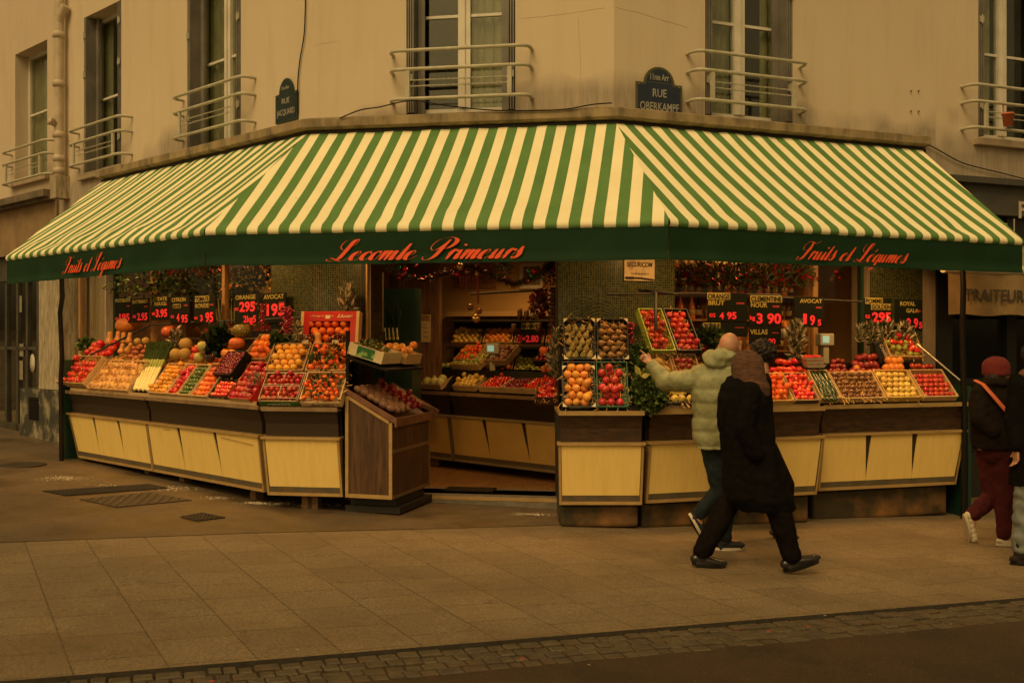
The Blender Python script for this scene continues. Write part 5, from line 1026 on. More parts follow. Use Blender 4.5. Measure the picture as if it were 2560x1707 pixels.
sign(F1, 427, 474, 740, 808, dS, [('CITRON', -.05, .8, .14, .75, 'y'), ('JAUNE', -.15, .58, .11, .4, 'b'), ('KG', -.38, .2, .1, .16, 'r'), ('4', -.08, .08, .28, .15, 'r'), ('95', .26, .03, .28, .34, 'r')], 'slate price sign reading citron jaune 4.95')
sign(F1, 485, 539, 738, 808, dS, [('TOMATE', -.1, .8, .15, .62, 'b'), ('RONDE', -.1, .56, .15, .62, 'y'), ('KG', -.38, .15, .1, .14, 'r'), ('3', -.12, .08, .22, .12, 'r'), ('95', .24, .05, .34, .36, 'r')], 'slate price sign reading tomate ronde 3.95')
sign(F1, 587, 650, 734, 810, dS, [('ORANGE', -.05, .82, .14, .8, 'y'), ('KG', -.4, .46, .1, .14, 'r'), ('295', .02, .42, .32, .62, 'r'), ('2kg5', .12, .06, .22, .5, 'r')], 'slate price sign reading orange 295 and 2kg5')
sign(F1, 656, 716, 732, 806, .72, [('AVOCAT', 0, .8, .15, .85, 'y'), ('195', .08, .24, .4, .75, 'r')], 'slate price sign reading avocat 195 beside the red berries')
sign(FB, 1768, 1868, 733, 804, .6, [('ORANGE', -.22, .8, .18, .54, 'b'), ('BRUT', -.28, .58, .16, .4, 'y'), ('KG', -.38, .16, .13, .14, 'r'), ('4', -.15, .1, .22, .11, 'r'), ('95', .1, .1, .24, .24, 'r')], 'slate price sign reading orange brut 4.95')
sign(FB, 1872, 1954, 740, 814, .6, [('CLEMENTINE', .02, .82, .17, .92, 'b'), ('NOUR', -.2, .62, .16, .5, 'y'), ('kg', -.4, .2, .14, .16, 'r'), ('3 90', .1, .08, .34, .75, 'r')], 'slate price sign reading clementine nour 3.90')
sign(FB, 1872, 1952, 816, 862, .6, [('VILLAS', -.2, .58, .26, .55, 'y'), ('KG', -.2, .08, .2, .14, 'r'), ('6 90', .12, .05, .3, .4, 'r')], 'slate price sign reading villas 6.90 below the clementine sign')
sign(FB, 1756, 1868, 806, 842, .6, [('POIRE', -.3, .62, .3, .36, 'b')], 'slate price sign reading poire below orange brut')
sign(FB, 1985, 2060, 742, 818, .6, [('AVOCAT', .05, .8, .13, .75, 'y'), ('1', -.15, .12, .33, .12, 'r'), ('9', .1, .08, .32, .17, 'r'), ('5', .33, .06, .2, .12, 'r')], 'slate price sign reading avocat 195 over the right counter')
sign(FCC, 2160, 2229, 746, 812, .6, [('POMME', -.15, .82, .17, .6, 'b'), ('GOLDEN', .1, .6, .17, .68, 'b'), ('KG', -.38, .25, .13, .15, 'r'), ('295', .12, .12, .36, .68, 'r')], 'slate price sign reading pomme golden 295')
sign(FCC, 2237, 2306, 750, 828, .6, [('ROYAL', -.05, .82, .13, .55, 'y'), ('GALA', .12, .6, .13, .45, 'y'), ('kg', -.25, .2, .12, .14, 'r'), ('2 9', .12, .12, .3, .42, 'r'), ('5', .42, .1, .2, .12, 'r')], 'slate price sign reading royal gala 295')
# ---- street name plates and alarm sign
def plate(F, px, py0, py1, w, lines, label, blue, rim, d=-.02):
    s_ = F.s(px, d); zt, zb = F.z(s_, d, py0), F.z(s_, d, py1); h = zt-zb; M = F.M @ T(s_, d, zb); r_ = thing('street_sign', label, 'street sign', M)
    def shape(k): 
        ww = w/2-k; hh = h*.66-k; rr_ = w*.33-k; cx = [(rr_*math.cos(t), hh+(h-k-hh)*math.sin(t)) for t in [math.pi*i/12 for i in range(13)]]
        return [(-ww, k), (ww, k), (ww, hh)]+cx+[(-ww, hh)]
    mb = MB(M); mb.prism([(x, -.003, z) for x, z in shape(0)], (0, .012, 0)); ob('rim', mb, rim, r_); mb = MB(M); mb.prism([(x, -.006, z) for x, z in shape(.022)], (0, .003, 0)); mb.box(-w*.33, w*.33, -.0075, -.006, h*.66, h*.675, 1); fc = ob('face', mb, [blue, rim], r_)
    mb = MB()
    for t, y, hh, ww in lines: text(mb, t, M @ T(0, -.009, y*h), hh*h, ww*w, .01)
    ob('sign_lettering', mb, mat('enamel_white', (.42, .4, .34), (.3, .28, .23), 30, .4), fc)
    for x in (-w/2+.03, w/2-.03): mb = MB(M); mb.lathe([(0, 0), (.016, .0), (.012, .006), (0, .008)], 10, 0, T(x, -.005, h*.6) @ RX(R(90))); ob('rivet', mb, rim, r_)
NAVY = mat('navy_enamel', (.012, .022, .05), (.02, .03, .06), 8, .35); NAVY2 = mat('green_navy_enamel', (.008, .02, .022), rough=.3)
plate(FL, 716, 196, 305, .40, [('11e Arr.', .74, .09, .38), ('RUE', .42, .13, .35), ('JACQUARD', .16, .14, .82)], 'dark enamel street plate reading rue jacquard at the left corner', NAVY2, mat('green_rim', (.015, .035, .022), rough=.3))
plate(FR, 1648, 168, 290, .53, [('11me Arr', .72, .14, .4), ('RUE', .38, .17, .3), ('OBERKAMPF', .1, .17, .84)], 'blue enamel street plate reading rue oberkampf above the awning', NAVY, mat('olive_rim', (.09, .085, .03), rough=.4))
s_ = FR.s(1599, -.03); M = FR.M @ T(s_, -.03, 0); zb, zt = FR.z(s_, -.03, 702), FR.z(s_, -.03, 640)
r_ = thing('alarm_sign', 'cream alarm company sign with dark lettering on green mosaic under awning', 'sign', T(FR.p(s_, -.03, zb))); mb = MB(M); mb.box(-.17, .17, 0, .012, zb, zt+.04); bd = ob('board', mb, mat('cream_board', (.62, .5, .3), (.5, .38, .2), 9, .5, c3=(.25, .14, .06), s3=10), r_)
mb = MB(); text(mb, 'SECURICOM', M @ T(0, -.002, zb+.14), .05, .29, .02, .2); text(mb, 'Tél. 01.60.66.20.11', M @ T(0, -.002, zb+.06), .022, .2, .0); text(mb, '24h. sur 24 par :', M @ T(0, -.002, zb+.22), .024, .24, .0); ob('sign_lettering', mb, mat('ink_navy', (.02, .02, .035)), r_)
mb = MB(M); mb.box(-.16, -.07, -.012, -.001, zb+.015, zb+.04); mb.tube([(-.16, -.01, zb+.03), (0, -.02, zb+.03), (.16, -.01, zb+.012)], .006, 6); ob('metal_bolt', mb, IRON, r_)
# ================================================================ NEIGHBOUR'S AWNING
_q = FR.s(2385, -.75); FT = Frame(FR.p(_q, -.75).x, FR.p(_q, -.75).y, .933, .36); r_ = thing('shop_awning', 'small tan caterer awning with white roller behind walkers at right', 'awning', T(FT.p(.5, 0, 2)))
mb = MB(FT.M); mb.tube([(-.15, 0, 2.42), (3, 0, 2.42)], .05, 16); ob('roller', mb, mat('roller_white', (.6, .55, .42), rough=.4), r_)
mb = MB(FT.M); mb.add([(-.15, 0, 2.46), (3, 0, 2.46), (3, .7, 2.75), (-.15, .7, 2.75)], [(0, 1, 2, 3)]); mb.box(-.15, 3, .695, .75, 2.7, 2.78); ob('canopy', mb, mat('tan_canvas', (.28, .22, .13), (.2, .15, .09), 3, .8), r_)
mb = MB(FT.M); vs = []
for i in range(41): x = -.1+i*3.1/40; y = .012*math.sin(i*.9); vs += [(x, y-.02, 2.37), (x, y-.025, 1.93+.01*math.sin(i*.7))]
mb.add(vs, [(2*i, 2*i+1, 2*i+3, 2*i+2) for i in range(40)], 0, True); vl = ob('valance', mb, mat('ochre_canvas', (.3, .2, .09), (.22, .14, .06), 4, .8), r_)
mb = MB(); text(mb, 'TRAITEUR', FT.M @ T(.52, -.045, 2.08), .13, .85, .02); text(mb, 'CAFE', FT.M @ T(1.45, -.045, 2.08), .13, .42, .02); ob('lettering', mb, mat('faded_ink', (.06, .045, .03)), vl)
mb = MB(); text(mb, 'Traiteur', FR.M @ T(4.35, -.14, 2.02), .09, .4, .01); ob('window_lettering', mb, mat('faded_cream', (.22, .17, .1)), label='faded caterer lettering on the dark wall at right of the stall', cat='lettering')
# ================================================================ GARLANDS, SHOP INSIDE
TINS = [mat('tinsel_red', (.45, .02, .03), rough=.2, metal=.6), mat('tinsel_green', (.03, .09, .02), rough=.35), mat('fir_dark', (.015, .03, .01), rough=.6)]
def garland(pts, label, n=500, r_=.04, ms=TINS, seed=0, leaf=.05):
    rr = random.Random(seed); mb = MB(); P = [Vector((p[0], p[1], p[2])) for p in pts]
    for _ in range(n):
        t = rr.random()*(len(P)-1); i = int(t); p = P[i].lerp(P[i+1], t-i); d_ = Vector((rr.gauss(0, 1), rr.gauss(0, 1), rr.gauss(0, 1))).normalized(); sd = d_.orthogonal().normalized()*.004
        mb.add([p-sd, p+sd, p+d_*leaf*rr.uniform(.5, 1.3)], [(0, 1, 2)], rr.choice(range(len(ms))))
    mb.tube(P, .012, 6, len(ms)-1); return ob('garland', mb, ms, label=label, cat='garland')
def gpts(F, l, d): return [at(F, px, py, d) for px, py in l]
garland(gpts(FC, [(960, 655), (1000, 690), (1060, 700), (1120, 680), (1180, 662), (1230, 690), (1290, 712), (1340, 690), (1385, 655)], .25), 'red and green tinsel garland swagged over the shop entrance', 5200, seed=1, leaf=.06)
BALL = {k: mat('bauble_'+k, c, rough=.12, metal=.75) for k, c in (('red', (.55, .015, .03)), ('green', (.01, .25, .05)), ('gold', (.6, .36, .1)), ('bronze', (.25, .1, .04)))}
def bauble(F, px, py, d, r_, k, label):
    mb = MB(); c = at(F, px, py, d); mb.ell(c, r_, 16, 10); mb.tube([c+Vector((0, 0, r_*.95)), c+Vector((0, 0, r_*1.2))], r_*.2, 6, 1); ob('bauble', mb, [BALL[k], BALL['gold']], label=label, cat='bauble', group='christmas baubles')
for px, py, r_, k, lb in ((998, 670, .022, 'green', 'small green bauble in the left cluster of the garland'), (1013, 674, .027, 'red', 'largest red bauble in the left cluster of the garland'), (1007, 687, .02, 'red', 'second red bauble just under the largest one'), (1000, 695, .016, 'red', 'little red bauble low in the left cluster'), (1040, 664, .018, 'red', 'single red bauble right of the left cluster'), (1150, 667, .04, 'gold', 'large gold bauble at the middle of the garland'), (1143, 686, .026, 'red', 'dull red bauble under the large gold one'), (1168, 680, .03, 'bronze', 'bronze bauble at the middle of the garland'), (1192, 685, .024, 'gold', 'small gold bauble right of the bronze one'), (1322, 679, .022, 'green', 'small green bauble in the right cluster'), (1335, 679, .024, 'red', 'bright red bauble in the right cluster'), (1328, 692, .018, 'green', 'lower green bauble in the right cluster'), (1320, 703, .02, 'bronze', 'bronze bauble hanging lowest in the right cluster'), (1190, 796, .045, 'gold', 'large gold bauble hanging on a ribbon in the doorway'), (1176, 768, .034, 'bronze', 'brown bauble above the hanging large gold one'), (1198, 778, .03, 'bronze', 'small brown bauble beside the hanging large gold one')): bauble(FC, px, py, .22, r_, k, lb)
mb = MB(); c0 = at(FC, 1195, 650, .3); c1 = at(FC, 1195, 760, .3); mb.tube([c0, c1], .012, 6); 
for i in range(6): mb.add([at(FC, 1148+i*8, 690, .22), at(FC, 1153+i*8, 690, .22), at(FC, 1150+i*8+U(-4, 4), 715+U(0, 35), .22)], [(0, 1, 2)])
ob('ribbon', mb, mat('maroon_ribbon', (.15, .015, .015), rough=.4), label='maroon ribbons and pole hanging in the doorway', cat='ribbon')
FIRM = [TINS[2], HERB[1], TINS[1]]
foliage('fir_garland', at(FL, 560, 665, .3), (1.1, .12, .12), 1500, .09, FIRM+[TINS[0]], 'dark fir garland across the top of the left shop window', 'garland', 40, narrow=.1)
foliage('fir_garland', at(FR, 1850, 690, .35), (.85, .25, .14), 1700, .1, FIRM+[TINS[0]], 'dark fir garland across the top of the right shop window', 'garland', 41, narrow=.1)
foliage('fir_sprig', at(FC, 1262, 668, .25), (.05, .04, .1), 110, .07, FIRM, 'fir sprig hanging in the middle of the entrance', 'fir sprig', 42, narrow=.1); foliage('fir_sprig', at(FC, 1375, 690, .3), (.08, .05, .13), 200, .08, [TINS[0], TINS[2]], 'reddish fir sprig at right jamb of the entrance', 'fir sprig', 43, narrow=.1)
bauble(FR, 2090, 680, .25, .028, 'red', 'red bauble alone in the right shop window'); bauble(FR, 2098, 695, .25, .02, 'red', 'smaller red bauble below in the right shop window')
# bottles on shelves behind the right window
JU = [mat('orange_juice', (.6, .2, .04), rough=.15, coat=.5, rand=.2, randh=.02), mat('bottle_dark', (.06, .02, .01), rough=.1, coat=.6)]
bp = [(1e-7, 0), (.036, 0), (.038, .02), (.038, .14), (.03, .17), (.014, .2), (.013, .25), (.016, .252), (.016, .268), (1e-7, .268)]
bt = []
for m in JU:
    mb = MB(); mb.lathe(bp, 12, 0); bt.append(mb.mesh('bottle', [m]))
LB = mat('bottle_label', (.55, .4, .2)); mb = MB(); mb.lathe([(.0385, .05), (.0385, .11)], 12, 0); lbm = mb.mesh('bottle_label', [LB])
sh = MB(FR.M)
for j, zz in enumerate((1.55, 1.9, 2.18, 2.46)): sh.box(.75, 2.9, .75, 1.05, zz-.02, zz)
sh.box(.72, .75, .72, 1.05, 1.2, 2.8); sh.box(2.9, 2.93, .72, 1.05, 1.2, 2.8); sh.box(.72, 2.93, 1.05, 1.07, 1.2, 2.8); ob('bottle_shelf', sh, mat('shelf_wood', (.42, .2, .07), (.3, .14, .05), 5, .5), label='wooden shelf unit of bottles behind the right window', cat='shelf')
for j, zz in enumerate((1.55, 1.9, 2.18, 2.46)):
    for i in range(15 if j < 2 else 18):
        s_ = .85+i*(.135 if j < 2 else .112)+U(-.01, .01); kd = 1 if random.random() < (.45 if j < 2 else .12) else 0; Mb = FR.M @ T(s_, .86+U(-.04, .04), zz) @ SC(1, 1, 1.0 if j < 2 else .88)
        lb = ('dark bottle' if kd else 'orange juice bottle')+' on the '+['lowest', 'second', 'third', 'top'][j]+' bottle shelf'
        o = inst('bottle', bt[kd], Mb, lb, 'bottle', lb+'s'); o2 = bpy.data.objects.new('bottle_label', lbm); col.objects.link(o2); o2.parent = o
# inside: produce around the inner counter
z0 = 1.06
for k, (a_, kind, r_, cl, fl_, cm) in enumerate(((-.45, 'green_apple', .035, 'back left crate of green fruit inside the shop', 'green fruit at the back left of the inner counter', CRATE), (0.0, 'avocado', .03, 'crate of limes inside the shop', 'lime on the inner counter', CARD), (.45, 'cabbage', .06, 'crate of small cabbages inside the shop', 'small cabbage on the inner counter', CRATE), (1.05, 'golden_apple', .035, 'crate of pale apples on inner counter left of the scale', 'pale apple in the crate left of the scale', CRATE), (1.5, 'tomato', .024, 'white basket of small tomatoes on the inner counter', 'small tomato in the white basket', CRATE), (1.85, 'berry', .014, 'basket of dark berries beside the scale', 'dark berry in the basket beside the scale', CRATE), (2.2, 'cherry_tomato', .02, 'basket of red berries right of the scale', 'red berry in the basket right of the scale', CRATE))):
    M = tilt(FI, a_, -.06, z0, 25); crate(M, .38, .3, .07, cl, cm); fill(M, .38, .3, .06, kind, r_, fl_, fl_, rot='any', jit=.2)
scale_machine(at(FI, 1232, 955, .3), -.1, 'grey weighing scale with lit screen inside the entrance', .34)
foliage('parsley', FI.p(1.1, .45, 1.33), (.25, .15, .1), 350, .05, HERB, 'bunches of parsley on the inner counter', 'herbs', 50, narrow=.4)
mb = MB(FI.M); mb.box(-.6, 2.9, .3, .8, 1.0, 1.3); ob('back_shelf', mb, BLACK, label='black shelf along the back of the inner counter', cat='shelf')
for i, (a_, kind, r_, fl_) in enumerate(((.9, 'mango', .05, 'mango on the rear shelf left of the scale'), (2.15, 'dark_apple', .038, 'dark apple on the rear shelf right of the scale'), (.3, 'green_apple', .04, 'green fruit on the rear shelf of the inner counter'), (2.5, 'orange', .04, 'orange on the rear shelf of the inner counter'))): fill(FI.M @ T(a_, .35, 1.3), .35, .3, .04, kind, r_, fl_, fl_, rot='any')
FW = Frame(-.85, 13.6, 3.2, -.5)      # back display wall
rt = thing('wall_display', 'dark shelving with tilted crates at the back of the shop', 'shelf', T(FW.p(1.2, 0, .1))); mb = MB(FW.M); mb.box(0, 2.6, .3, .6, .1, 1.95); ob('carcass', mb, mat('dark_shelf', (.06, .045, .025), (.04, .03, .02), 4, .7), rt)
for zz in (1.15, 1.55, 1.92): mb = MB(FW.M); mb.box(-.05, 2.65, 0, .3, zz, zz+.03); ob('shelf', mb, mat('dark_shelf', (.06, .045, .025)), rt)
mb = MB(FW.M); mb.box(-.1, 2.7, .28, .62, 2.0, 2.07); ob('cornice', mb, OCHRE, rt)
for j, zz in enumerate((1.18, 1.58)):
    for i, (kind, r_) in enumerate(((('mango', .036), ('orange', .04), ('green_apple', .036), ('tomato', .035), ('pear', .03), ('apple', .035)), (('golden_apple', .036), ('mango', .036), ('berry', .016), ('clementine', .033), ('lemon', .034), ('dark_apple', .035)))[j]):
        M = tilt(FW, .03+i*.43, 0, zz, 35); lb = ['first', 'second', 'third', 'fourth', 'fifth', 'last'][i]; crate(M, .4, .34, .07, f'{lb} crate from left on the {"lower" if j == 0 else "upper"} back shelf', CARD if (i+j) % 2 else CRATE, group='crates on the back shelves'); fill(M, .4, .34, .055, kind, r_, f'{NAME.get(kind, kind).replace("_", " ")} in the {lb} crate of the {"lower" if j == 0 else "upper"} back shelf', f'{kind} back {j}', rot='any', jit=.15)
for k, (px, py, w_, h_, cc) in enumerate(((1187, 690, .62, .34, (.25, .07, .03)), (1330, 690, .34, .36, (.03, .03, .03)))):
    s_ = FW.s(px, .62); zz = FW.z(s_, .62, py)
    rt = thing('framed_picture', ['wide framed picture high on the ochre wall', 'smaller white framed picture at right on the ochre wall'][k], 'picture', T(FW.p(s_, .62, zz))); mb = MB(FW.M @ T(s_, .62, zz)); mb.box(-w_/2, w_/2, -.03, 0, -h_/2, h_/2); ob('frame', mb, [WARMWOOD, WHITEP][k], rt); mb = MB(FW.M @ T(s_, .62, zz)); mb.box(-w_/2+.05, w_/2-.05, -.033, -.03, -h_/2+.05, h_/2-.05); ob('print', mb, mat('print_%s' % ['red', 'dark'][k], cc, (.3, .2, .1), 14, .5), rt)
mb = MB(FW.M); mb.box(-.6, 3.4, .64, .7, .1, 3.3); ob('partition_wall', mb, OCHRE, label='ochre painted partition wall at the back of the shop', cat='wall')
# poster, banana sign
s_ = F_.s(1046, -.02); zc = F_.z(s_, -.02, 821); M = F_.M @ T(s_, -.02, zc); rt = thing('wall_poster', 'pale printed calendar sheet pinned on wood panelling', 'poster', M); mb = MB(M); mb.box(-.165, .165, 0, .004, -.17, .17); ob('sheet', mb, mat('poster_paper', (.5, .4, .22), (.42, .32, .18), 3, .7), rt)
mb = MB(M); mb.box(-.155, .155, -.002, 0, .09, .16); ob('header', mb, mat('poster_header', (.14, .06, .04), (.3, .2, .1), 30, .6), rt)
mb = MB(M); 
for i in range(9): mb.box(-.14, -.125, -.002, 0, .06-i*.026, .066-i*.026); 
for i, (x, y) in enumerate(((-.08, .06), (.06, .05), (.03, .02), (.07, -.0), (.07, -.05), (.07, -.11))): mb.box(x, x+.06, -.002, 0, y, y+.007)
ob('printed_lines', mb, mat('ink_dark', (.05, .03, .02)), rt)
sign(FI, 1304, 1352, 805, 860, .6, [('BANANE', 0, .72, .2, .9, 'b'), ('KG', -.36, .18, .14, .14, 'r'), ('2.80', .08, .1, .3, .66, 'r')], 'slate price sign reading banane 2.80 inside the shop')
mb = MB(FC.M); s_ = FC.s(935, .45); mb.box(s_-.12, s_+.08, .5, .54, 1.5, 2.4); ob('notice_board', mb, mat('aged_print', (.16, .12, .05), (.08, .06, .03), 20, .7), label='tall dim notice board just inside the entrance at left', cat='notice board')
s_ = FC.s(975, .7); rt = thing('green_stand', 'dark green stand with spring onions inside entrance at left', 'stand', FC.M @ T(s_, .7, .1)); mb = MB(FC.M @ T(s_, .7, 0)); mb.box(-.2, .25, 0, .4, .1, 1.65); mb.box(-.2, .25, .38, .4, 1.65, 2.25); ob('carcass', mb, DGREEN, rt)
for i in range(5):
    p0 = FC.p(s_-.08+i*.045, .65, 1.68); rt = thing('spring_onion', 'spring onion standing on the green stand by the entrance', 'spring onion', T(p0), 'spring onions'); mb = MB(); mb.ell(p0, (.016, .016, .02), 8, 6); mb.tube([p0, p0+Vector((-.01, 0, .12))], [.011, .009], 6); ob('bulb', mb, LW, rt); mb = MB()
    for k in range(3): mb.tube([p0+Vector((-.01, 0, .12)), p0+Vector((U(-.05, .04), U(-.03, .03), .3)), p0+Vector((U(-.1, .1), U(-.05, .05), .42))], [.008, .007, .002], 5)
    ob('leaves', mb, LG, rt)
# left window: celery stalks and shelves behind the glass
mb = MB(FL.M); mb.box(-3.9, -.9, .8, 1.1, 1.68, 1.7); mb.box(-3.9, -.9, 1.1, 1.12, 1.2, 2.8); mb.box(-3.9, -.9, .8, 1.1, 2.2, 2.22); ob('window_shelf', mb, mat('shelf_pale', (.3, .18, .08), (.2, .12, .05), 5, .6), label='wooden shelves behind the left shop window', cat='shelf')
for i in range(12):
    p0 = at(FL, 545+i*7, 808, .6); q = p0+Vector((-.06+.008*i, .05, .32)); rt = thing('celery_stalk', 'pale celery stalk behind the left window between signs', 'celery', T(p0), 'celery stalks'); mb = MB(); mb.tube([p0, p0.lerp(q, .5)+Vector((0, -.02, 0)), q], [.014, .012, .008], 6, flat=.6); ob('stalk', mb, mat('celery_skin', (.5, .48, .18), (.4, .4, .12), 9, .4), rt); mb = MB(); mb.tube([q, q+Vector((U(-.05, .05), 0, .14))], [.012, .004], 5); ob('leaf', mb, LG, rt)
# crowd the doorway and the windows
full(FI, 1130, 1200, .22, 1.3, 30, .3, .08, 'green_apple', .035, 'small crate of green fruit on the rear step left of the inner scale', 'green fruit on the rear step left of the scale', rot='any')
for k, (a_, kind, r_, m_, nm) in enumerate(((.7, 'clementine', .03, CRATE, 'clementines'), (1.25, 'brown_potato', .035, CARD, 'potatoes'), (2.05, 'dark_apple', .033, DKC, 'dark apples'), (2.45, 'cherry_tomato', .02, CARD, 'little tomatoes'))):
    M = tilt(FI, a_, .3, 1.36, 38); crate(M, .36, .3, .08, 'inner rear crate of '+nm, m_); fill(M, .36, .3, .07, kind, r_, nm[:-1]+' in the inner rear crate', nm+' rear', rot='any', jit=.25)
full(FC, 1338, 1396, -.16, 1.02, 28, .3, .09, 'pepper', .03, 'dark crate of chillies jutting beside the pear stand in the doorway', 'red chilli in the dark crate by the doorway jamb', cm=mat('plum_card', (.07, .02, .015)), rot='any', st=250)
foliage('cellophane_bouquet', at(FC, 1388, 890, -.12), (.05, .06, .26), 420, .08, SILV+[HERB[1]], 'tall glinting dried bouquet at the right jamb of the doorway', 'bouquet', 70, narrow=.12, up=1.5)
fruit('orange', T(at(FC, 1359, 876, -.1)), .045, 'single orange perched beside the bouquet in the doorway'); heap(FC, 'orange', 1352, 1386, 912, 922, .0, .035, 5, 'orange resting on the ledge near the doorway bouquet', 71)
c0 = at(FC, 1383, 725, .35); mb = MB()
for i in range(9): mb.ell(c0+Vector((.012*math.sin(i*2), 0, -i*.045)), (.055, .05, .034), 10, 7)
ob('nut_bag_string', mb, mat('nut_brown', (.16, .06, .025), (.08, .03, .015), 50, .35, bump=.5), label='string of brown nut bags hanging at right of the doorway', cat='nut bags')
mb = MB(); mb.tube([at(FC, 1178, 735, .5), at(FC, 1392, 724, .5)], .012, 6); ob('hanging_rail', mb, DARK, label='dark horizontal rail hung across the shop doorway', cat='rail')
foliage('cellophane_packs', at(FC, 1352, 762, .5), (.1, .06, .14), 260, .07, [mat('cellophane', (.4, .28, .14), rough=.15), TINS[0], mat('pack_brown', (.12, .05, .02), rough=.3)], 'glossy cellophane packs hanging from the doorway rail', 'packs', 72, narrow=.3)
for k, (px, hh) in enumerate(((1300, .14), (1316, .12), (1332, .15), (1284, .11), (1348, .12))):
    p = at(FI, px, 800 if k < 3 else 832, .5); rt = thing('preserve_jar', ['tallest preserve jar', 'short jar beside the tallest', 'jar at right', 'lower left jar', 'lower right jar'][k]+' near the banana sign', 'jar', T(p)); mb = MB(T(p)); mb.lathe([(1e-7, 0), (.03, 0), (.032, hh*.7), (.024, hh*.85), (1e-7, hh*.86)], 12); ob('glass', mb, mat('preserve_glass', (.12, .06, .02), (.05, .03, .015), 20, .1, rand=.3), rt); mb = MB(T(p)); mb.lathe([(.027, hh*.84), (.027, hh), (1e-7, hh*1.01)], 12); ob('lid', mb, mat('jar_lid', (.3, .22, .1), rough=.3), rt)
mb = MB(FC.M); mb.box(FC.s(1100), FC.s(1225), .12, .4, .101, .112); ob('door_mat', mb, BLACK, label='narrow black mat lying just inside the door step', cat='door mat')
for k, (sx, kind, r_, nm, zz) in enumerate(((-3.6, 'apple', .035, 'red apples', 1.7), (-3.0, 'lemon', .035, 'yellow citrus', 1.7), (-2.4, 'dark_apple', .034, 'dark plums', 1.7), (-1.8, 'green_apple', .035, 'green apples', 1.7), (-1.3, 'orange', .04, 'oranges', 1.7), (-3.3, 'mango', .04, 'mangoes', 2.22), (-2.2, 'golden_apple', .036, 'golden apples', 2.22))):
    M = FL.M @ T(sx, .82, zz) @ RX(R(18)); crate(M, .42, .28, .08, 'window shelf crate of '+nm, [CRATE, CARD, DKC][k % 3], group='crates behind the left window'); fill(M, .42, .28, .08, kind, r_, nm[:-1]+' on the left window shelf', nm+' window', rot='any', jit=.2)
foliage('window_plants', FL.p(-2.6, .5, 2.35), (1.5, .12, .2), 1500, .07, DKL+HERB[:2], 'trailing dark plants inside the left shop window', 'plants', 73, narrow=.3)
# fuller second rows
heap(F1, 'tomato', 226, 262, 862, 886, .3, .05, 8, 'red tomato of the back left heap', 74); heap(F1, 'brown_potato', 372, 420, 872, 890, .42, .035, 10, 'brown potato tucked behind the leeks', 75)
heap(F1, 'orange', 474, 500, 872, 890, .42, .04, 6, 'orange half hidden behind the pale cabbages', 76); heap(F1, 'mango', 556, 588, 866, 884, .3, .045, 6, 'yellow fruit between the cabbage leaves and pumpkin', 77); heap(F1, 'clementine', 520, 560, 902, 916, .2, .034, 8, 'clementine spilling above the bright clementine crate', 78)
heap(FB, 'clementine', 1935, 1998, 926, 936, .24, .034, 9, 'clementine along the top edge of the wooden crate', 79); heap(FB, 'tomato', 2004, 2042, 912, 930, .3, .034, 7, 'red tomato beside the white punnets', 80)
# ================================================================ LAMPS (under the awning, inside the shop)
BULB = mat('lit_bulb', (1, .62, .25), emit=6)
def lamp(p, power, label, size=.12, colr=(1, .5, .14), down=True, aim=None):
    r_ = thing('shop_lamp', label, 'lamp', T(p), 'shop lamps'); mb = MB(T(p)); mb.lathe([(.02, .14), (.05, .12), (.09, .02), (.1, 0), (.09, 0), (.045, .1), (1e-7, .11)], 16); ob('lamp_shade', mb, DARK, r_)
    mb = MB(T(p)); mb.ell((0, 0, .035), .035, 12, 8); ob('bulb', mb, BULB, r_)
    mb = MB(T(p)); mb.tube([(0, 0, .13), (0, 0, .18)], .006, 5); ob('cord', mb, BLACK, r_)
    l = bpy.data.lights.new('lamp_light', 'SPOT'); l.energy = power; l.color = colr; l.shadow_soft_size = size; l.spot_size = R(150); l.spot_blend = .6
    o = bpy.data.objects.new('lamp_light', l); col.objects.link(o); o.parent = r_; o.location = (0, 0, -.02)
    if aim is not None: o.rotation_euler = (Vector(p)-Vector(aim)).to_track_quat('Z', 'Y').to_euler()
LP = 54
for F, s_, d_, z_, lb in ((F1, .6, -.15, 2.78, 'far left'), (F1, 1.9, -.15, 2.78, 'second from left'), (F1, 3.2, -.15, 2.78, 'third from left'), (F2, .35, -.15, 2.8, 'left of entrance'), (FA, .5, -.1, 2.8, 'right of entrance'), (FB, .9, -.1, 2.8, 'above the walkers'), (FCC, .35, -.1, 2.78, 'above the courgettes'), (FCC, 1.2, -.1, 2.76, 'above the red apples')):
    lamp(F.p(s_, d_, z_), LP, 'small dark shaded lamp under the awning '+lb, aim=F.p(s_, .5, 1.2))
for p, w_, lb in ((FC.p(1.6, 1.0, 3.0), 22, 'just inside the entrance'), (FW.p(1.2, -.5, 3.0), 45, 'over the back display'), (FR.p(1.8, .6, 3.0), 16, 'inside the right window'), (FL.p(-2.5, .6, 3.0), 32, 'inside the left window'), (FC.p(1.3, .9, 2.95), 30, 'over the inner counter')):
    lamp(p, w_, 'small shaded ceiling lamp '+lb)
lamp(FL.p(FL.s(235), .7, 2.7), 7, 'small lamp behind the glass at far left of the stall', colr=(1, .4, .12))
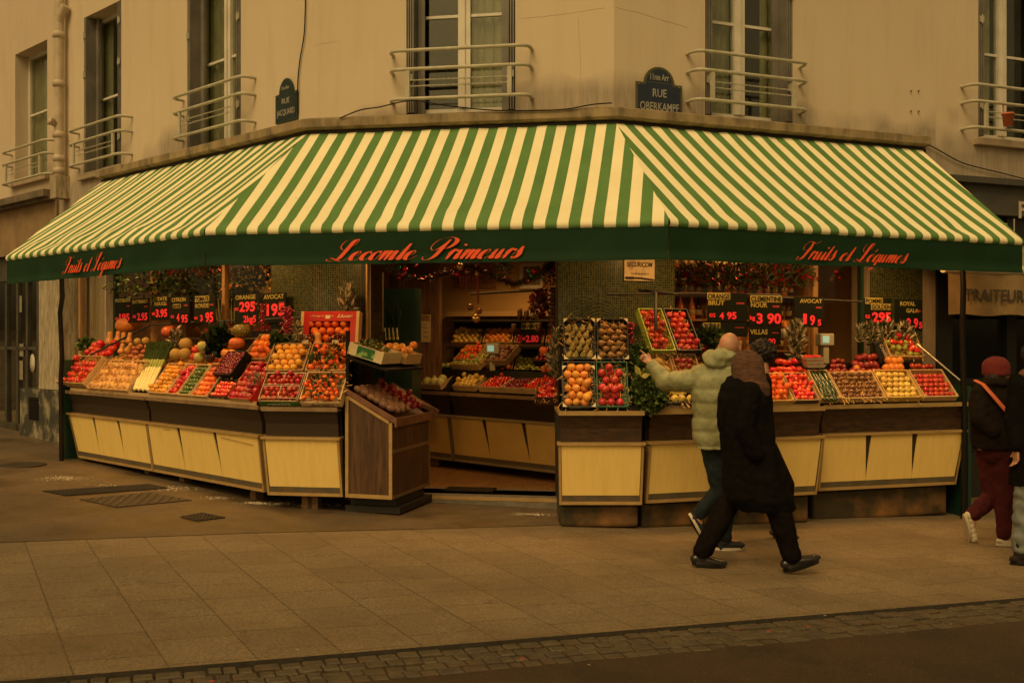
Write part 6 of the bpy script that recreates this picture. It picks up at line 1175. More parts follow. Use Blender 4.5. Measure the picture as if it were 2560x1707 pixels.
# ================================================================ CABLES, STREET DETAILS
def cable(F, l, d, label, r_=.007):
    P = [at(F, px, py, d) for px, py in l]; Q = [P[0]]
    pts = catmull3(P); mb = MB(); mb.tube(pts, r_, 5); ob('cable', mb, BLACK, label=label, cat='cable')
def catmull3(p, n=6):
    out = []
    for i in range(len(p)-1):
        a = p[max(i-1, 0)]; b, c = p[i], p[i+1]; d = p[min(i+2, len(p)-1)]
        for k in range(n): t = k/n; out.append(.5*((2*b)+(c-a)*t+(2*a-5*b+4*c-d)*t*t+(3*b-a-3*c+d)*t**3))
    return out+[p[-1]]
cable(FL, [(764, -30), (763, 30), (760, 90), (750, 150), (745, 200), (744, 240), (744, 280)], -.02, 'thin black cable running down the wall beside the left street plate')
cable(FC, [(850, 296), (900, 276), (950, 268), (1000, 256), (1040, 252), (1100, 262), (1180, 272), (1260, 277), (1400, 275), (1480, 262), (1530, 258)], -.2, 'black cable sagging across the middle window and ledge')
cable(FR, [(2300, 352), (2340, 372), (2400, 405), (2450, 420), (2500, 432), (2570, 450)], -.03, 'black cable sagging from the right end of the ledge')
for px, py in ((2278, 228), (2297, 228), (2278, 278), (2297, 279)): mb = MB(); c = at(FR, px, py, -.015); mb.tube([c+Vector((0, .02, 0)), c+Vector((0, -.015, 0))], .008, 6); ob('wall_bolt', mb, mat('rust', (.12, .07, .04)), label='tiny rusty bolt in the bare wall at upper right', cat='bolt', group='four rusty bolts in the wall')
c = at(FR, 2520, 300, -.2); rt = thing('flower_pot', 'small orange pot hooked on the right window railing', 'pot', T(c)); mb = MB(T(c)); mb.lathe([(.05, -.07), (.062, .055), (.07, .055), (.07, .075), (.055, .075), (.04, -.05)], 16); ob('pot', mb, mat('terracotta_plastic', (.55, .14, .06), rough=.45), rt); mb = MB(T(c)); mb.tube([(-.04, .02, .07), (-.04, .04, .2), (-.02, .06, .22)], .008, 6); ob('hook', mb, mat('terracotta_plastic', (.55, .14, .06)), rt)
def gpoly(l, dz): 
    out = []
    for px, py in l: p = gp(px, py); p.z = gz(p.x)+dz; out.append(p)
    return out
IRONC = mat('cast_iron', (.035, .028, .02), (.06, .045, .03), 20, .45, metal=.3, bump=.4)
q = gpoly([(199, 1250), (294, 1270), (479, 1252), (375, 1232)], .006); rt = thing('manhole_cover', 'large rectangular chequered iron access cover in front of left counter', 'manhole cover', T(q[0])); mb = MB(); mb.prism(q, (0, 0, .006)); ob('plate', mb, IRONC, rt); mb = MB()
def bil(u, v): return (q[0].lerp(q[1], u)).lerp(q[3].lerp(q[2], u), v)
for i in range(11):
    for j in range(14):
        u0, v0 = (i+.3)/11.3, (j+.3)/14.3; e = .028 if (i+j) % 2 else -.028; a_ = bil(u0, v0)+Vector((0, 0, .008)); b_ = bil(min(u0+.045, 1), v0+e)+Vector((0, 0, .008)); mb.tube([a_, b_], .006, 4, flat=.6)
ob('tread_pattern', mb, mat('worn_iron', (.11, .08, .05), rough=.35, metal=.4), rt, kind='stuff')
q = gpoly([(105, 1229), (165, 1241), (425, 1222), (372, 1211)], .006); mb = MB(); mb.prism(q, (0, 0, .004), 1)
for i in range(26): mb.tube([bil(.05, .02+i/26)+Vector((0, 0, .006)), bil(.95, .02+i/26)+Vector((0, 0, .006))], .006, 4, 0)
ob('drain_grate', mb, [IRONC, BLACK], label='long slotted drain grate behind the chequered cover', cat='drain grate')
q = gpoly([(452, 1294), (492, 1304), (562, 1296), (506, 1285)], .006); mb = MB(); mb.prism(q, (0, 0, .004), 1)
for i in range(7): mb.tube([bil(0, i/6)+Vector((0, 0, .006)), bil(1, i/6)+Vector((0, 0, .006))], .006, 4, 0); mb.tube([bil(i/6, 0)+Vector((0, 0, .006)), bil(i/6, 1)+Vector((0, 0, .006))], .006, 4, 0)
ob('drain_grate', mb, [IRONC, BLACK], label='small square drain grate in the middle left pavement', cat='drain grate')
c = gp(55, 1163); mb = MB(); mb.lathe([(.0, .008), (.25, .008), (.27, .004), (.27, 0)], 28, 0, T(c.x, c.y, gz(c.x)+.005)); ob('manhole_cover', mb, IRONC, label='round iron cover near the stone pillar at left', cat='manhole cover')
mb = MB(); rr = random.Random(8)
for cx, cy, sx, sy, n_ in ((160, 1196, .2, .09, 260), (430, 1222, .22, .09, 200), (540, 1246, .1, .05, 70), (640, 1259, .16, .04, 170), (330, 1220, .35, .1, 160), (760, 1262, .4, .06, 80), (1330, 1287, .15, .03, 120)):
    c = gp(cx, cy)
    for _ in range(n_): x, y = c.x+rr.gauss(0, sx*.6), c.y+rr.gauss(0, sy); s_ = rr.uniform(.002, .006); z_ = gz(x)+.006; mb.add([(x-s_, y, z_), (x+s_, y-s_*.3, z_), (x, y+s_, z_), (x, y, z_+s_)], [(0, 1, 3), (1, 2, 3), (2, 0, 3)])
ob('salt_grains', mb, mat('salt', (.75, .66, .48), rough=.6), label='white salt grains scattered on wet asphalt before the counters', cat='salt', kind='stuff')
mb = MB(); 
for _ in range(260):
    px, py = rr.uniform(0, 2560), rr.uniform(1290, 1700); c = gp(px, py); s_ = rr.uniform(.002, .006); a_ = rr.uniform(0, 3); dx, dy = math.cos(a_)*s_*2, math.sin(a_)*s_*2; z_ = gz(c.x)+.007; mb.add([(c.x-dx, c.y-dy, z_), (c.x+dy*.3, c.y-dx*.3, z_+.002), (c.x+dx, c.y+dy, z_)], [(0, 1, 2)], rr.choice((0, 0, 0, 1)))
ob('litter_bits', mb, [mat('bit_brown', (.1, .06, .03)), mat('bit_pale', (.5, .4, .25))], label='tiny crumbs and bits of litter on the pavement', cat='litter', kind='stuff')
for px, py, lb in ((532, 1699, 'red scrap of litter at lower left edge of the road'), (1923, 1575, 'small pink wrapper in the gutter, left of two'), (2022, 1563, 'small pink wrapper in the gutter, right of two'), (1307, 1643, 'small pink scrap in the gutter below the entrance')):
    c = gp(px, py); mb = MB(T(c.x, c.y, gz(c.x)-.01) @ RZ(.3)); mb.add([(-.014, -.005, .003), (.014, -.006, .008), (.012, .005, .004), (-.014, .006, .009), (0, 0, .01)], [(0, 1, 4), (1, 2, 4), (2, 3, 4), (3, 0, 4)]); ob('litter_scrap', mb, mat('red_scrap', (.3, .03, .02)), label=lb, cat='litter')
# ================================================================ PEOPLE
SKIN = mat('skin', (.52, .27, .16), (.46, .22, .13), 14, .5, sub=.1, bump=.05)
def blob(name, mb, vox, m, root, it=5, fac=.5, ripple=None, label=None):
    me = mb.mesh('tmpm', [], WM[root.name].inverted()); o = bpy.data.objects.new('tmpo', me)
    md = o.modifiers.new('r', 'REMESH'); md.mode = 'VOXEL'; md.voxel_size = vox
    sm_ = o.modifiers.new('s', 'SMOOTH'); sm_.iterations = it; sm_.factor = fac
    r_ = evaluated(o); bpy.data.objects.remove(o); r_.name = name
    if ripple:
        nrm = [v.normal.copy() for v in r_.vertices]; cos = [v.co.copy() for v in r_.vertices]
        r_.vertices.foreach_set('co', [q for c_, n_ in zip(cos, nrm) for q in (c_+n_*ripple(c_))]); r_.update()
    r_.materials.clear()
    for q in (m if isinstance(m, (list, tuple)) else [m]): r_.materials.append(q)
    for p in r_.polygons: p.use_smooth = True
    k = bpy.data.objects.new(name, r_); col.objects.link(k); k.parent = root; WM[k.name] = WM[root.name]
    if label: k['label'] = label
    return k
def limb(mb, pts, rad, M=None, n=14, flat=1.0):
    P = []; Rr = []
    for i in range(len(pts)-1):
        a, b = Vector(pts[i]), Vector(pts[i+1])
        for k in range(5): P.append(a.lerp(b, k/5)); Rr.append(rad[i]+(rad[i+1]-rad[i])*k/5)
    P.append(Vector(pts[-1])); Rr.append(rad[-1]); mb.tube(P, Rr, n, M=M, flat=flat)
    for p, r_ in zip(pts, rad): mb.ell(p, r_*.995, n, 8, M=M)
def rings(mb, R_, M=None, n=28, quilt=0, dz=.012, per=.115):
    zs = [r[0] for r in R_]; z0, z1 = min(zs), max(zs); R_ = sorted(R_); m = max(2, int((z1-z0)/dz)); vs = []
    for j in range(m+1):
        z = z0+(z1-z0)*j/m
        for i in range(len(R_)-1):
            if R_[i][0] <= z <= R_[i+1][0]+1e-9: break
        t = (z-R_[i][0])/(R_[i+1][0]-R_[i][0]); t = t*t*(3-2*t); a, b = R_[i], R_[i+1]; v = [a[k]+(b[k]-a[k])*t for k in range(1, 5)]
        q = 1+quilt*(abs(math.sin(math.pi*z/per))**.5-.6)
        for k in range(n):
            an = 2*math.pi*k/n; c, s_ = math.cos(an), math.sin(an); ex = .8
            vs.append((v[0]+v[2]*q*math.copysign(abs(c)**ex, c), v[1]+v[3]*q*math.copysign(abs(s_)**ex, s_), z))
    mb.add(vs, [(i*n+k, i*n+(k+1) % n, (i+1)*n+(k+1) % n, (i+1)*n+k) for i in range(m) for k in range(n)]+[tuple(range(n))[::-1], tuple(m*n+k for k in range(n))], 0, True, M)
def head(mb, c, yaw, tilt=0, s=1.0):
    M = T(*c) @ RZ(yaw) @ RY(tilt) @ SC(s)            # faces +x
    mb.ell((-.012, 0, .02), (.096, .076, .092), 20, 14, M=M); mb.ell((.03, 0, -.035), (.06, .058, .075), 16, 10, M=M); mb.ell((.05, 0, -.085), (.032, .034, .022), 12, 8, M=M)
    mb.ell((.078, 0, .018), (.016, .05, .012), 12, 6, M=M)                                    # brow
    mb.ell((.094, 0, -.02), (.02, .013, .02), 10, 8, M=M); mb.tube([(.088, 0, .012), (.1, 0, -.018)], [.009, .012], 8, M=M)
    mb.ell((.082, 0, -.055), (.014, .026, .006), 10, 6, M=M); mb.ell((.08, 0, -.066), (.014, .022, .007), 10, 6, M=M)
    for sg in (-1, 1): mb.ell((-.01, sg*.08, -.008), (.018, .009, .03), 10, 8, M=M); mb.ell((.055, sg*.04, -.03), (.024, .02, .02), 10, 8, M=M)
    limb(mb, [(-.03, 0, -.05), (-.045, 0, -.16)], [.055, .06], M=M); return M
def eyes(M, root):
    for sg in (-1, 1):
        mb = MB(M); mb.ell((.076, sg*.032, -.002), .0115, 10, 8); mb.ell((.0855, sg*.032, -.002), (.003, .005, .005), 8, 6, 1); ob('eye', mb, [mat('eye_white', (.6, .55, .45), rough=.2), BLACK], root)
def hand(mb, w, d, side, pose='relax', s=1.0, up=None):
    """w wrist, d direction of the hand, side unit vector towards the thumb"""
    d = Vector(d).normalized(); sd = Vector(side); sd = (sd-d*sd.dot(d)).normalized(); nr = d.cross(sd); w = Vector(w); P = lambda a, b, c: w+(d*a+sd*b+nr*c)*s
    for k in range(5): limb(mb, [P(0, (k-2)*.008, 0), P(.085, (k-2)*.0165, 0)], [.014*s, .0125*s], n=10)
    for k, (ln, b) in enumerate(((.072, .033), (.08, .011), (.074, -.011), (.058, -.031))):
        curl = {'relax': .35+.08*k, 'point': 0.04 if k == 0 else 1.35, 'fist': 1.3}[pose]; p = P(.088, b, 0); pts = [p]; a = 0
        for j, f in enumerate((.45, .32, .25)):
            a += curl*(.7 if j == 0 else 1.0); p = p+(d*math.cos(a)-nr*math.sin(a))*ln*f*s; pts.append(p)
        limb(mb, pts, [.0088*s, .0082*s, .0078*s, .007*s], n=8)
    limb(mb, [P(.02, .028, 0), P(.05, .052, -.008), P(.078, .056, -.02)], [.012*s, .0095*s, .008*s], n=8)
def shoe(mb, heel, toe, h=.075, w=.046, M=None):
    a, b = Vector(heel), Vector(toe); d = (b-a).normalized(); sd = Vector((0, 1, 0)); sd = (sd-d*sd.dot(d)).normalized(); up = d.cross(sd)*(1 if d.cross(sd).z > 0 or abs(d.z) > .7 else -1); L_ = (b-a).length
    if abs(d.z) > .7: up = Vector((1, 0, 0)) if M == 'x' else up
    P = lambda x, z, y=0: a+d*x*L_+up*z+sd*y
    for i in range(19):
        x = .06+.9*i/18; r_ = w*(.80+.2*math.sin(math.pi*min(1, max(0, (x-.2)/.9))))*(1 if x < .85 else 1-.35*(x-.85)/.11); hh = h*(.62-.30*max(0, x-.3)/.66)
        mb.ell(P(x, hh*.5), (r_*.93, r_*.93, hh*.52), 12, 8)
    mb.tube([P(.08, .008), P(.5, .006), P(.95, .01)], [w*.8, w*.8, w*.72], 12, flat=1); return P
def sole(root, heel, toe, m, w=.045, t=.022, upx=None):
    a, b = Vector(heel), Vector(toe); d = (b-a).normalized(); sd = Vector((0, 1, 0)); up = d.cross(sd)
    if upx is not None: up = Vector(upx); up = (up-d*up.dot(d)).normalized()
    elif up.z < 0: up = -up
    sd = up.cross(d); L_ = (b-a).length; out = []
    for k in range(20):
        an = 2*math.pi*k/20; x = .5+.56*math.cos(an); ww = w*(1.02+.12*math.cos(an)-.1*math.cos(2*an)); out.append(a+d*x*L_+sd*ww*math.sin(an))
    mb = MB(); mb.prism([p-up*.004 for p in out], up*t); return ob('shoe_sole', mb, m, root)
NZ = lambda s_, a, seed=0: (lambda c: a*noise.noise(Vector((c.x*s_+seed, c.y*s_, c.z*s_*.8))))
def folds(a, sx=9, sz=3, seed=0): return lambda c: a*noise.noise(Vector((c.x*sx+seed, c.y*sx, c.z*sz)))+a*.4*noise.noise(Vector((c.x*26, c.y*26+seed, c.z*22)))
def cloth(name, c, c2, **k): return mat(name, c, c2, **{**dict(scale=9, rough=.85, bump=.25, bscale=260, spec=.25), **k})
# ---- man in the pale green puffer, pointing
G = -.053; R1 = thing('person', 'bald man in pale green puffer jacket pointing left at the apples', 'person', T(1.70, 8.11, G), 'people walking past the stall'); B = lambda x, y, z: Vector((1.70+x, 8.11+y, z))
mb = MB(T(1.70, 8.11, 0)); hc = (.078, .03, 1.60); MH = T(1.70, 8.11, 0)
bodymb = MB(); HM = head(bodymb, B(*hc), R(72), R(4), 1.08)
rings(bodymb, [(.84, -.035, 0, .14, .1), (1.0, -.03, 0, .14, .1), (1.3, 0, 0, .17, .1), (1.42, .02, 0, .12, .08)], T(1.70, 8.11, 0))
limb(bodymb, [B(-.17, .02, 1.37), B(-.42, .14, 1.31), B(-.545, .24, 1.475)], [.05, .042, .028]); limb(bodymb, [B(.19, .02, 1.37), B(.25, -.02, 1.1), B(.27, .06, .88)], [.05, .042, .028])
limb(bodymb, [B(.03, .01, .88), B(.03, .03, .45), B(.03, .03, .04)], [.075, .052, .036]); limb(bodymb, [B(-.09, .0, .88), B(-.005, .02, .44), B(-.18, .05, .23)], [.075, .052, .036])
hand(bodymb, B(-.54, .24, 1.47), (-.62, .35, .55), (.3, .2, .9), 'point', .85); hand(bodymb, B(.27, .06, .87), (.1, .1, -1), (0, .9, .1), 'relax', .95)
limb(bodymb, [B(.03, .03, .03), B(.13, .06, -.005)], [.035, .03]); limb(bodymb, [B(-.18, .05, .22), B(-.15, .06, .12)], [.035, .03])
blob('body', bodymb, .0055, SKIN, R1, 4); eyes(HM, R1)
PUF = cloth('sage_nylon', (.30, .30, .165), (.26, .26, .14), rough=.5, bump=.6, bscale=14, c3=(.2, .19, .085), s3=5)
mb = MB(); rings(mb, [(.78, -.03, 0, .178, .135), (.9, -.035, 0, .186, .145), (1.08, -.03, 0, .195, .15), (1.22, -.02, 0, .21, .155), (1.35, 0, .0, .215, .145), (1.43, .02, .0, .185, .12), (1.49, .04, .01, .11, .09)], T(1.70, 8.11, 0), quilt=.09)
def sleeve(mb, pts, rad, q=.16, per=.1):
    P, Rr = [], []
    tot = 0
    for i in range(len(pts)-1):
        a, b = pts[i], pts[i+1]; n = 10
        for k in range(n): p = a.lerp(b, k/n); tot += (b-a).length/n; P.append(p); Rr.append((rad[i]+(rad[i+1]-rad[i])*k/n)*(1+q*(abs(math.sin(math.pi*tot/per))**.5-.6)))
    P.append(pts[-1]); Rr.append(rad[-1]); mb.tube(P, Rr, 16); mb.ell(pts[0], rad[0], 14, 10); mb.ell(pts[1], rad[1], 14, 10)
sleeve(mb, [B(-.14, .01, 1.37), B(-.26, .05, 1.33), B(-.42, .14, 1.31), B(-.545, .235, 1.47)], [.1, .092, .083, .052]); sleeve(mb, [B(.16, .01, 1.37), B(.25, -.02, 1.12), B(.27, .05, .89)], [.1, .085, .06])
rip = folds(.012, 6, 9, 3)
blob('puffer_jacket', mb, .009, PUF, R1, 3, ripple=rip)
mb = MB(); mb.ell(B(-.005, -.03, 1.515), (.142, .125, .078), 24, 16); mb.ell(B(-.03, -.09, 1.49), (.11, .06, .07), 20, 12); mb.ell(B(.06, .02, 1.50), (.1, .11, .055), 20, 12); blob('hood', mb, .008, PUF, R1, 4, ripple=folds(.022, 14, 16, 8))
JEAN = cloth('dark_denim', (.008, .014, .018), (.014, .022, .026), scale=14)
mb = MB(); limb(mb, [B(-.03, 0, .9), B(-.03, 0, .84)], [.14, .135]); limb(mb, [B(.03, .01, .84), B(.035, .03, .45), B(.03, .03, .06)], [.1, .078, .07]); limb(mb, [B(-.075, .0, .84), B(-.005, .02, .43), B(-.16, .05, .25)], [.1, .075, .06]); blob('jeans', mb, .009, JEAN, R1, 4, ripple=folds(.012, 12, 10, 1))
mb = MB(); limb(mb, [B(.03, .03, 0.02), B(.03, .03, .07)], [.05, .052]); shoe(mb, B(-.03, .03, G+.02), B(.19, .045, G+.02), .11, .052); blob('sneaker', mb, .006, cloth('black_knit', (.018, .018, .02), (.03, .03, .035)), R1, 3); sole(R1, B(-.04, .03, G+.005), B(.19, .045, G+.005), mat('white_sole', (.6, .52, .4), (.5, .42, .3), 8, .6))
mb = MB(); hl, te = B(-.235, .05, .23), B(-.135, .07, .045); shoe(mb, hl, te, M='x'); 
for x in (.1, .3, .5, .7, .9): mb.ell(hl.lerp(te, x)+Vector((.03, 0, .01)), (.034, .036, .04), 10, 8)
blob('sneaker', mb, .006, cloth('black_knit', (.018, .018, .02), (.03, .03, .035)), R1, 3); sole(R1, hl+Vector((-.012, 0, 0)), te+Vector((-.012, 0, 0)), mat('white_sole', (.6, .52, .4)), upx=(1, 0, .4), t=.022)
# ---- walker in black coat and brown knitted hood
R2 = thing('person', 'walker in long black coat and brown knitted hood striding right', 'person', T(1.72, 7.41, -.052), 'people walking past the stall'); B = lambda x, y, z: Vector((1.72+x, 7.41+y, z)); M2 = T(1.72, 7.41, 0)
mb = MB(); HM = head(mb, B(.06, 0, 1.46), R(12), R(6), .98); rings(mb, [(.7, .06, 0, .13, .12), (1.0, .02, 0, .12, .11), (1.25, .01, 0, .13, .14), (1.34, .03, 0, .09, .1)], M2)
limb(mb, [B(.02, -.15, 1.28), B(-.03, -.19, 1.03), B(.05, -.12, .86)], [.05, .04, .027]); limb(mb, [B(.02, .15, 1.28), B(.03, .19, 1.03), B(.12, .17, .84)], [.05, .04, .027]); hand(mb, B(.05, -.12, .86), (.5, .1, -.8), (.5, .3, .5), 'fist', .9); hand(mb, B(.12, .17, .84), (.5, -.1, -.8), (.5, -.3, .5), 'fist', .9)
limb(mb, [B(.1, -.07, .75), B(.27, -.07, .36), B(.335, -.07, .06)], [.07, .048, .035]); limb(mb, [B(.03, .07, .75), B(-.1, .07, .4), B(-.29, .07, .07)], [.07, .048, .035]); limb(mb, [B(.335, -.07, .05), B(.43, -.07, .03)], [.033, .028]); limb(mb, [B(-.29, .07, .05), B(-.2, .07, -.01)], [.033, .028])
blob('body', mb, .006, SKIN, R2, 4); eyes(HM, R2)
COAT = cloth('black_wool', (.0045, .0037, .003), (.008, .0065, .005), bump=.6, spec=.08)
mb = MB(); rings(mb, [(.40, .17, 0, .215, .17), (.5, .115, 0, .255, .2), (.62, .085, 0, .235, .195), (.767, .062, 0, .212, .185), (.916, .036, 0, .193, .18), (1.065, .01, 0, .19, .185), (1.214, 0, 0, .178, .195), (1.31, -.0, 0, .155, .17), (1.37, .0, 0, .11, .12), (1.41, .03, 0, .06, .08)], M2)
limb(mb, [B(.01, -.155, 1.28), B(-.035, -.205, 1.03), B(.05, -.19, .83)], [.082, .07, .058]); limb(mb, [B(.01, .155, 1.28), B(.03, .2, 1.03), B(.1, .18, .85)], [.082, .07, .058])
blob('long_coat', mb, .009, COAT, R2, 4, ripple=folds(.02, 9, 1.2, 5))
KN = mat('brown_knit', (.17, .075, .038), (.045, .02, .012), 45, .9, bump=.8, bscale=90, stretch=(.4, .4, 3))
mb = MB(); mb.ell(B(.035, 0, 1.465), (.122, .115, .122), 24, 16); rings(mb, [(1.25, .115, 0, .07, .13), (1.31, .08, 0, .105, .145), (1.38, .045, 0, .12, .13), (1.46, .035, 0, .12, .11)], M2); blob('knitted_hood', mb, .008, KN, R2, 4, ripple=folds(.014, 16, 7, 2))
TR = cloth('black_trousers', (.006, .004, .0035), (.01, .007, .005), spec=.06)
mb = MB(); limb(mb, [B(.06, 0, .8), B(.06, 0, .72)], [.13, .13]); limb(mb, [B(.11, -.07, .7), B(.265, -.07, .36), B(.335, -.07, .085)], [.1, .088, .078]); limb(mb, [B(.03, .07, .7), B(-.11, .07, .4), B(-.285, .07, .085)], [.1, .088, .078]); blob('trousers', mb, .009, TR, R2, 4, ripple=folds(.014, 12, 8, 4))
LEA = mat('black_leather', (.012, .011, .011), (.02, .018, .017), 9, .25)
z = -.052
mb = MB(); shoe(mb, B(.29, -.07, z+.022), B(.545, -.07, z+.098), .12, .054); limb(mb, [B(.335, -.07, .04), B(.335, -.07, .1)], [.05, .052]); blob('leather_shoe', mb, .006, LEA, R2, 3); sole(R2, B(.295, -.07, z+.008), B(.53, -.07, z+.078), BLACK, t=.02)
mb = MB(); shoe(mb, B(-.36, .07, z+.036), B(-.12, .07, z+.016), .12, .054); limb(mb, [B(-.295, .07, .03), B(-.295, .07, .09)], [.05, .053]); blob('leather_shoe', mb, .006, LEA, R2, 3); sole(R2, B(-.355, .07, z+.03), B(-.13, .07, z+.006), BLACK, t=.018)
# ---- third walker, only the dark hair shows
R3 = thing('person', 'person with bushy dark hair mostly hidden behind the hooded walker', 'person', T(2.16, 8.62, -.065), 'people walking past the stall'); B = lambda x, y, z: Vector((2.16+x, 8.62+y, z)); M3 = T(2.16, 8.62, 0)
mb = MB(); HM = head(mb, B(.0, 0, 1.54), R(80), 0, .98); rings(mb, [(.8, .0, 0, .1, .13), (1.2, -.03, 0, .1, .15), (1.36, -.03, 0, .08, .12)], M3)
for sg, x in ((-1, .17), (1, .16)): limb(mb, [B(.0, sg*.08, .85), B(x+.02, sg*.08, .42), B(x, sg*.08, .02)], [.075, .05, .036]); limb(mb, [B(x, sg*.08, .0), B(x+.05, sg*.08, -.02)], [.034, .028]); limb(mb, [B(-.03, sg*.17, 1.3), B(-.05, sg*.19, 1.05), B(.02, sg*.17, .82)], [.048, .04, .028]); hand(mb, B(.02, sg*.17, .82), (.2, 0, -1), (1, 0, 0), 'relax', .9)
blob('body', mb, .007, SKIN, R3, 4); eyes(HM, R3)
mb = MB(); rings(mb, [(.72, -.01, 0, .12, .17), (1.1, -.03, 0, .12, .18), (1.3, -.03, 0, .11, .18), (1.4, -.02, 0, .07, .1)], M3)
for sg in (-1, 1): limb(mb, [B(-.03, sg*.17, 1.3), B(-.05, sg*.19, 1.05), B(.02, sg*.17, .84)], [.07, .062, .05])
blob('dark_jacket', mb, .01, COAT, R3, 4, ripple=folds(.012))
mb = MB()
for sg, x in ((-1, .17), (1, .16)): limb(mb, [B(.0, sg*.07, .78), B(x+.02, sg*.08, .42), B(x, sg*.08, .03)], [.1, .075, .06])
blob('trousers', mb, .01, TR, R3, 4)
mb = MB()
for sg, x in ((-1, .17), (1, .16)): shoe(mb, B(x-.05, sg*.08, -.04), B(x+.12, sg*.08, -.04))
blob('shoes', mb, .007, LEA, R3, 3)
HAIR = mat('dark_hair', (.009, .005, .002), (.018, .009, .004), 60, .7, bump=.8, bscale=60)
mb = MB(); mb.ell(B(.0, -.03, 1.565), (.105, .105, .1), 24, 16); hr = blob('hair', mb, .008, HAIR, R3, 2, ripple=folds(.03, 40, 40, 3))
foliage('hair_curls', B(.0, -.03, 1.565), (.11, .105, .1), 1100, .03, [HAIR], None, None, 60, narrow=.12, root=hr)
# ---- woman in red beanie
R4 = thing('person', 'woman in red beanie and burgundy trousers with orange bag strap at right', 'person', T(4.2, 8.7, -.126), 'people walking past the stall'); B = lambda x, y, z: Vector((4.2+x, 8.7+y, z)); M4 = T(4.2, 8.7, 0)
mb = MB(); HM = head(mb, B(.06, 0, 1.385), R(35), 0, 1.0); rings(mb, [(.7, .01, 0, .13, .11), (1.0, .0, 0, .13, .1), (1.2, .0, 0, .14, .11), (1.28, .02, 0, .09, .08)], M4)
limb(mb, [B(-.12, -.06, 1.2), B(-.15, -.1, .97), B(-.06, -.09, .9)], [.05, .04, .027]); limb(mb, [B(.14, .05, 1.2), B(.18, .02, .97), B(.16, .0, .9)], [.05, .04, .027]); hand(mb, B(-.06, -.09, .9), (.8, .1, -.5), (0, 0, 1), 'fist', .8); hand(mb, B(.16, .0, .9), (-.6, -.3, -.5), (0, 0, 1), 'fist', .8)
limb(mb, [B(.06, -.04, .72), B(.07, -.04, .3), B(.08, -.04, -.04)], [.075, .05, .035]); limb(mb, [B(-.03, .05, .72), B(.02, .05, .3), B(-.135, .07, .12)], [.075, .05, .035]); limb(mb, [B(.08, -.04, -.05), B(.16, -.04, -.09)], [.033, .028]); limb(mb, [B(-.14, .07, .12), B(-.15, .07, .02)], [.034, .028])
blob('body', mb, .006, SKIN, R4, 4); eyes(HM, R4)
DJ = cloth('charcoal_jacket', (.009, .006, .004), (.014, .009, .006), spec=.1)
mb = MB(); rings(mb, [(.72, .02, 0, .18, .15), (.85, .015, 0, .19, .155), (1.0, 0, 0, .185, .15), (1.15, 0, 0, .19, .145), (1.25, .01, 0, .15, .12), (1.31, .03, 0, .09, .09)], M4); limb(mb, [B(-.13, -.05, 1.2), B(-.165, -.1, .98), B(-.06, -.13, .88)], [.085, .074, .062]); limb(mb, [B(.14, .04, 1.2), B(.19, .02, .95), B(.22, -.02, .79)], [.085, .072, .055])
mb.ell(B(.02, -.05, 1.29), (.13, .1, .05), 18, 10); blob('jacket', mb, .009, DJ, R4, 4, ripple=folds(.014, 8, 5, 6))
mb = MB(); P = [B(-.15, .0, 1.31), B(-.13, -.1, 1.28), B(-.07, -.165, 1.18), B(.02, -.175, 1.07), B(.1, -.165, .97), B(.18, -.1, .88)]; mb.tube(P, .024, 8, flat=.35); ob('bag_strap', mb, mat('orange_strap', (.55, .12, .04), rough=.6), R4)
mb = MB(); limb(mb, [B(.02, 0, .76), B(.02, 0, .7)], [.14, .14]); limb(mb, [B(.07, -.04, .68), B(.075, -.04, .3), B(.08, -.04, -.02)], [.1, .08, .065]); limb(mb, [B(-.02, .05, .68), B(.02, .05, .3), B(-.135, .07, .13)], [.1, .08, .065]); blob('burgundy_trousers', mb, .009, cloth('burgundy_corduroy', (.055, .005, .007), (.04, .004, .005)), R4, 4, ripple=folds(.012, 12, 8, 9))
BE = mat('red_beanie_knit', (.17, .014, .012), (.12, .01, .009), 50, .9, bump=.7, bscale=110, stretch=(3, 3, .5))
mb = MB(); mb.ell(B(.03, 0, 1.425), (.118, .108, .098), 22, 14); mb.lathe([(.108, -.05), (.117, -.03), (.117, .01), (.1, .03)], 24, 0, T(*B(.03, 0, 1.40)) @ SC(1, .93, 1)); blob('beanie', mb, .007, BE, R4, 3, ripple=folds(.006, 14, 9, 2))
mb = MB(); mb.ell(B(.005, -.02, 1.33), (.085, .09, .07), 14, 10); blob('hair', mb, .008, HAIR, R4, 2, ripple=folds(.015, 30, 9, 1))
WS = mat('white_sneaker', (.55, .47, .36), (.42, .35, .25), 9, .6)
mb = MB(); hl, te = B(-.21, .07, .12), B(-.16, .08, -.10)
for x in (.05, .25, .45, .65, .85, .97): mb.ell(hl.lerp(te, x)+Vector((.03, 0, .01)), (.036, .04, .042), 10, 8)
blob('sneaker', mb, .006, WS, R4, 3); sole(R4, hl+Vector((-.012, 0, 0)), te+Vector((-.012, 0, 0)), mat('grey_sole', (.4, .34, .25)), upx=(1, 0, .3))
mb = MB(); shoe(mb, B(.03, -.04, -.105), B(.25, -.03, -.105)); blob('sneaker', mb, .006, WS, R4, 3); sole(R4, B(.02, -.04, -.118), B(.25, -.03, -.118), mat('grey_sole', (.4, .34, .25)))
mb = MB(); mb.rbox(-.09, .09, -.05, .05, -.1, .1, .03, 0, T(*B(.19, -.16, .56)) @ RY(.3)); mb.tube([B(.16, -.14, .66), B(.2, -.06, .76), B(.24, -.12, .66)], .006, 6); ob('tote_bag', mb, mat('white_blue_bag', (.5, .48, .42), (.08, .12, .25), 7, .6, lo=.5, hi=.55), label='small white and blue bag held by the woman in red beanie', cat='bag')
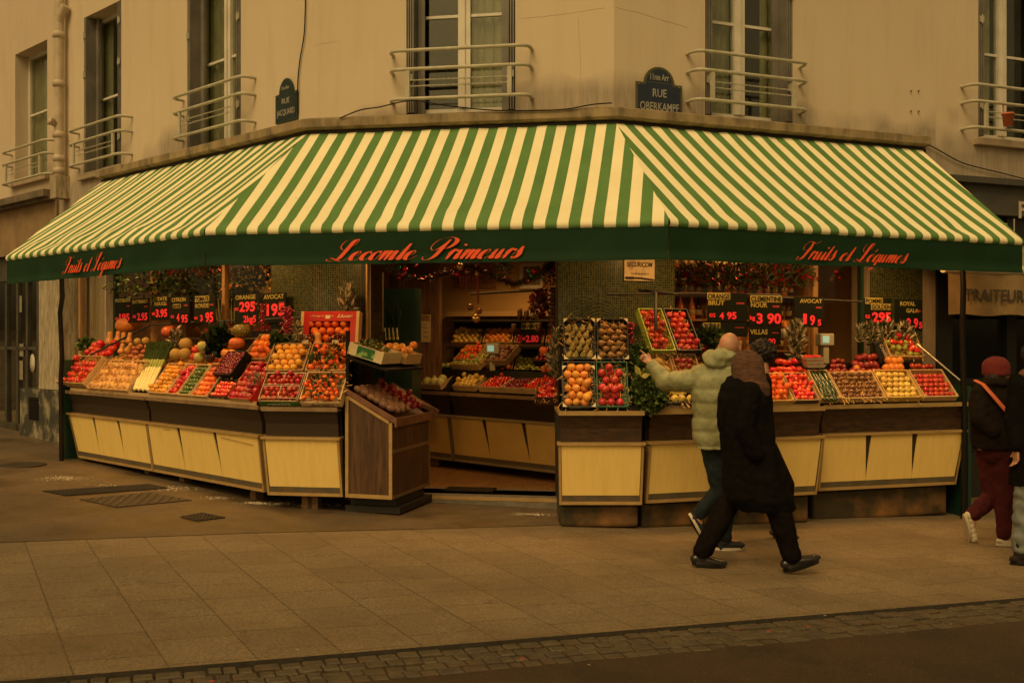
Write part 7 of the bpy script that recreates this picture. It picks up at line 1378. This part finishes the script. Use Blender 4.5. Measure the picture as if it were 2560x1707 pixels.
# ---- man cut by the right edge of the frame
R5 = thing('person', 'person in black coat and pale jeans with boots cut by right frame edge', 'person', T(4.10, 7.93, -.123), 'people walking past the stall'); B = lambda x, y, z: Vector((4.10+x, 7.93+y, z)); M5 = T(4.10, 7.93, 0)
mb = MB(); HM = head(mb, B(.09, 0, 1.52), R(20), 0, 1.05); rings(mb, [(.72, .09, 0, .14, .12), (1.1, .09, 0, .15, .12), (1.34, .09, 0, .15, .12), (1.42, .09, 0, .1, .08)], M5)
for sg, x, y in ((-1, -.06, -.03), (1, .22, .1)): limb(mb, [B(.09+sg*.08, y, .8), B(x+.03, y, .36), B(x, y, -.04)], [.08, .055, .038]); limb(mb, [B(x, y, -.05), B(x+.12, y, -.09)], [.035, .03]); limb(mb, [B(.09+sg*.18, 0, 1.32), B(.09+sg*.23, -.02, 1.03), B(.09+sg*.2, -.06, .8)], [.05, .042, .028]); hand(mb, B(.09+sg*.2, -.06, .8), (0, .1, -1), (0, 1, 0), 'relax', .95)
blob('body', mb, .007, SKIN, R5, 4); eyes(HM, R5)
mb = MB(); rings(mb, [(.50, .09, 0, .21, .16), (.8, .09, 0, .205, .16), (1.1, .09, 0, .2, .155), (1.3, .09, 0, .2, .14), (1.4, .09, 0, .1, .09)], M5)
for sg in (-1, 1): limb(mb, [B(.09+sg*.17, 0, 1.32), B(.09+sg*.22, -.02, 1.03), B(.09+sg*.2, -.06, .83)], [.075, .065, .055])
blob('black_coat', mb, .01, COAT, R5, 4, ripple=folds(.014, 9, 3, 7))
mb = MB(); mb.ell(B(.09, -.01, 1.385), (.16, .14, .065), 20, 12); blob('scarf', mb, .008, mat('rust_knit', (.2, .09, .035), (.14, .06, .025), 40, .9, bump=.6), R5, 3, ripple=folds(.02, 14, 14, 1))
mb = MB(); mb.ell(B(.075, 0, 1.555), (.115, .095, .105), 20, 14); blob('hair', mb, .008, HAIR, R5, 2, ripple=folds(.02, 30, 20, 6))
mb = MB()
for x, y in ((-.06, -.03), (.22, .1)): limb(mb, [B(x*.5+.04, y, .62), B(x+.03, y, .34), B(x, y, .03)], [.11, .083, .068])
limb(mb, [B(.09, 0, .75), B(.09, 0, .68)], [.14, .14]); blob('pale_jeans', mb, .009, cloth('pale_denim', (.19, .21, .19), (.14, .155, .145)), R5, 3, ripple=folds(.02, 12, 13, 2))
for x, y in ((-.06, -.03), (.22, .1)): mb = MB(); shoe(mb, B(x-.07, y, -.105), B(x+.19, y, -.105), .09, .052); limb(mb, [B(x, y, -.04), B(x, y, .07)], [.056, .06]); blob('boot', mb, .007, cloth('black_suede', (.014, .011, .01), (.022, .017, .015)), R5, 3); sole(R5, B(x-.075, y, -.118), B(x+.19, y, -.118), BLACK, w=.05)
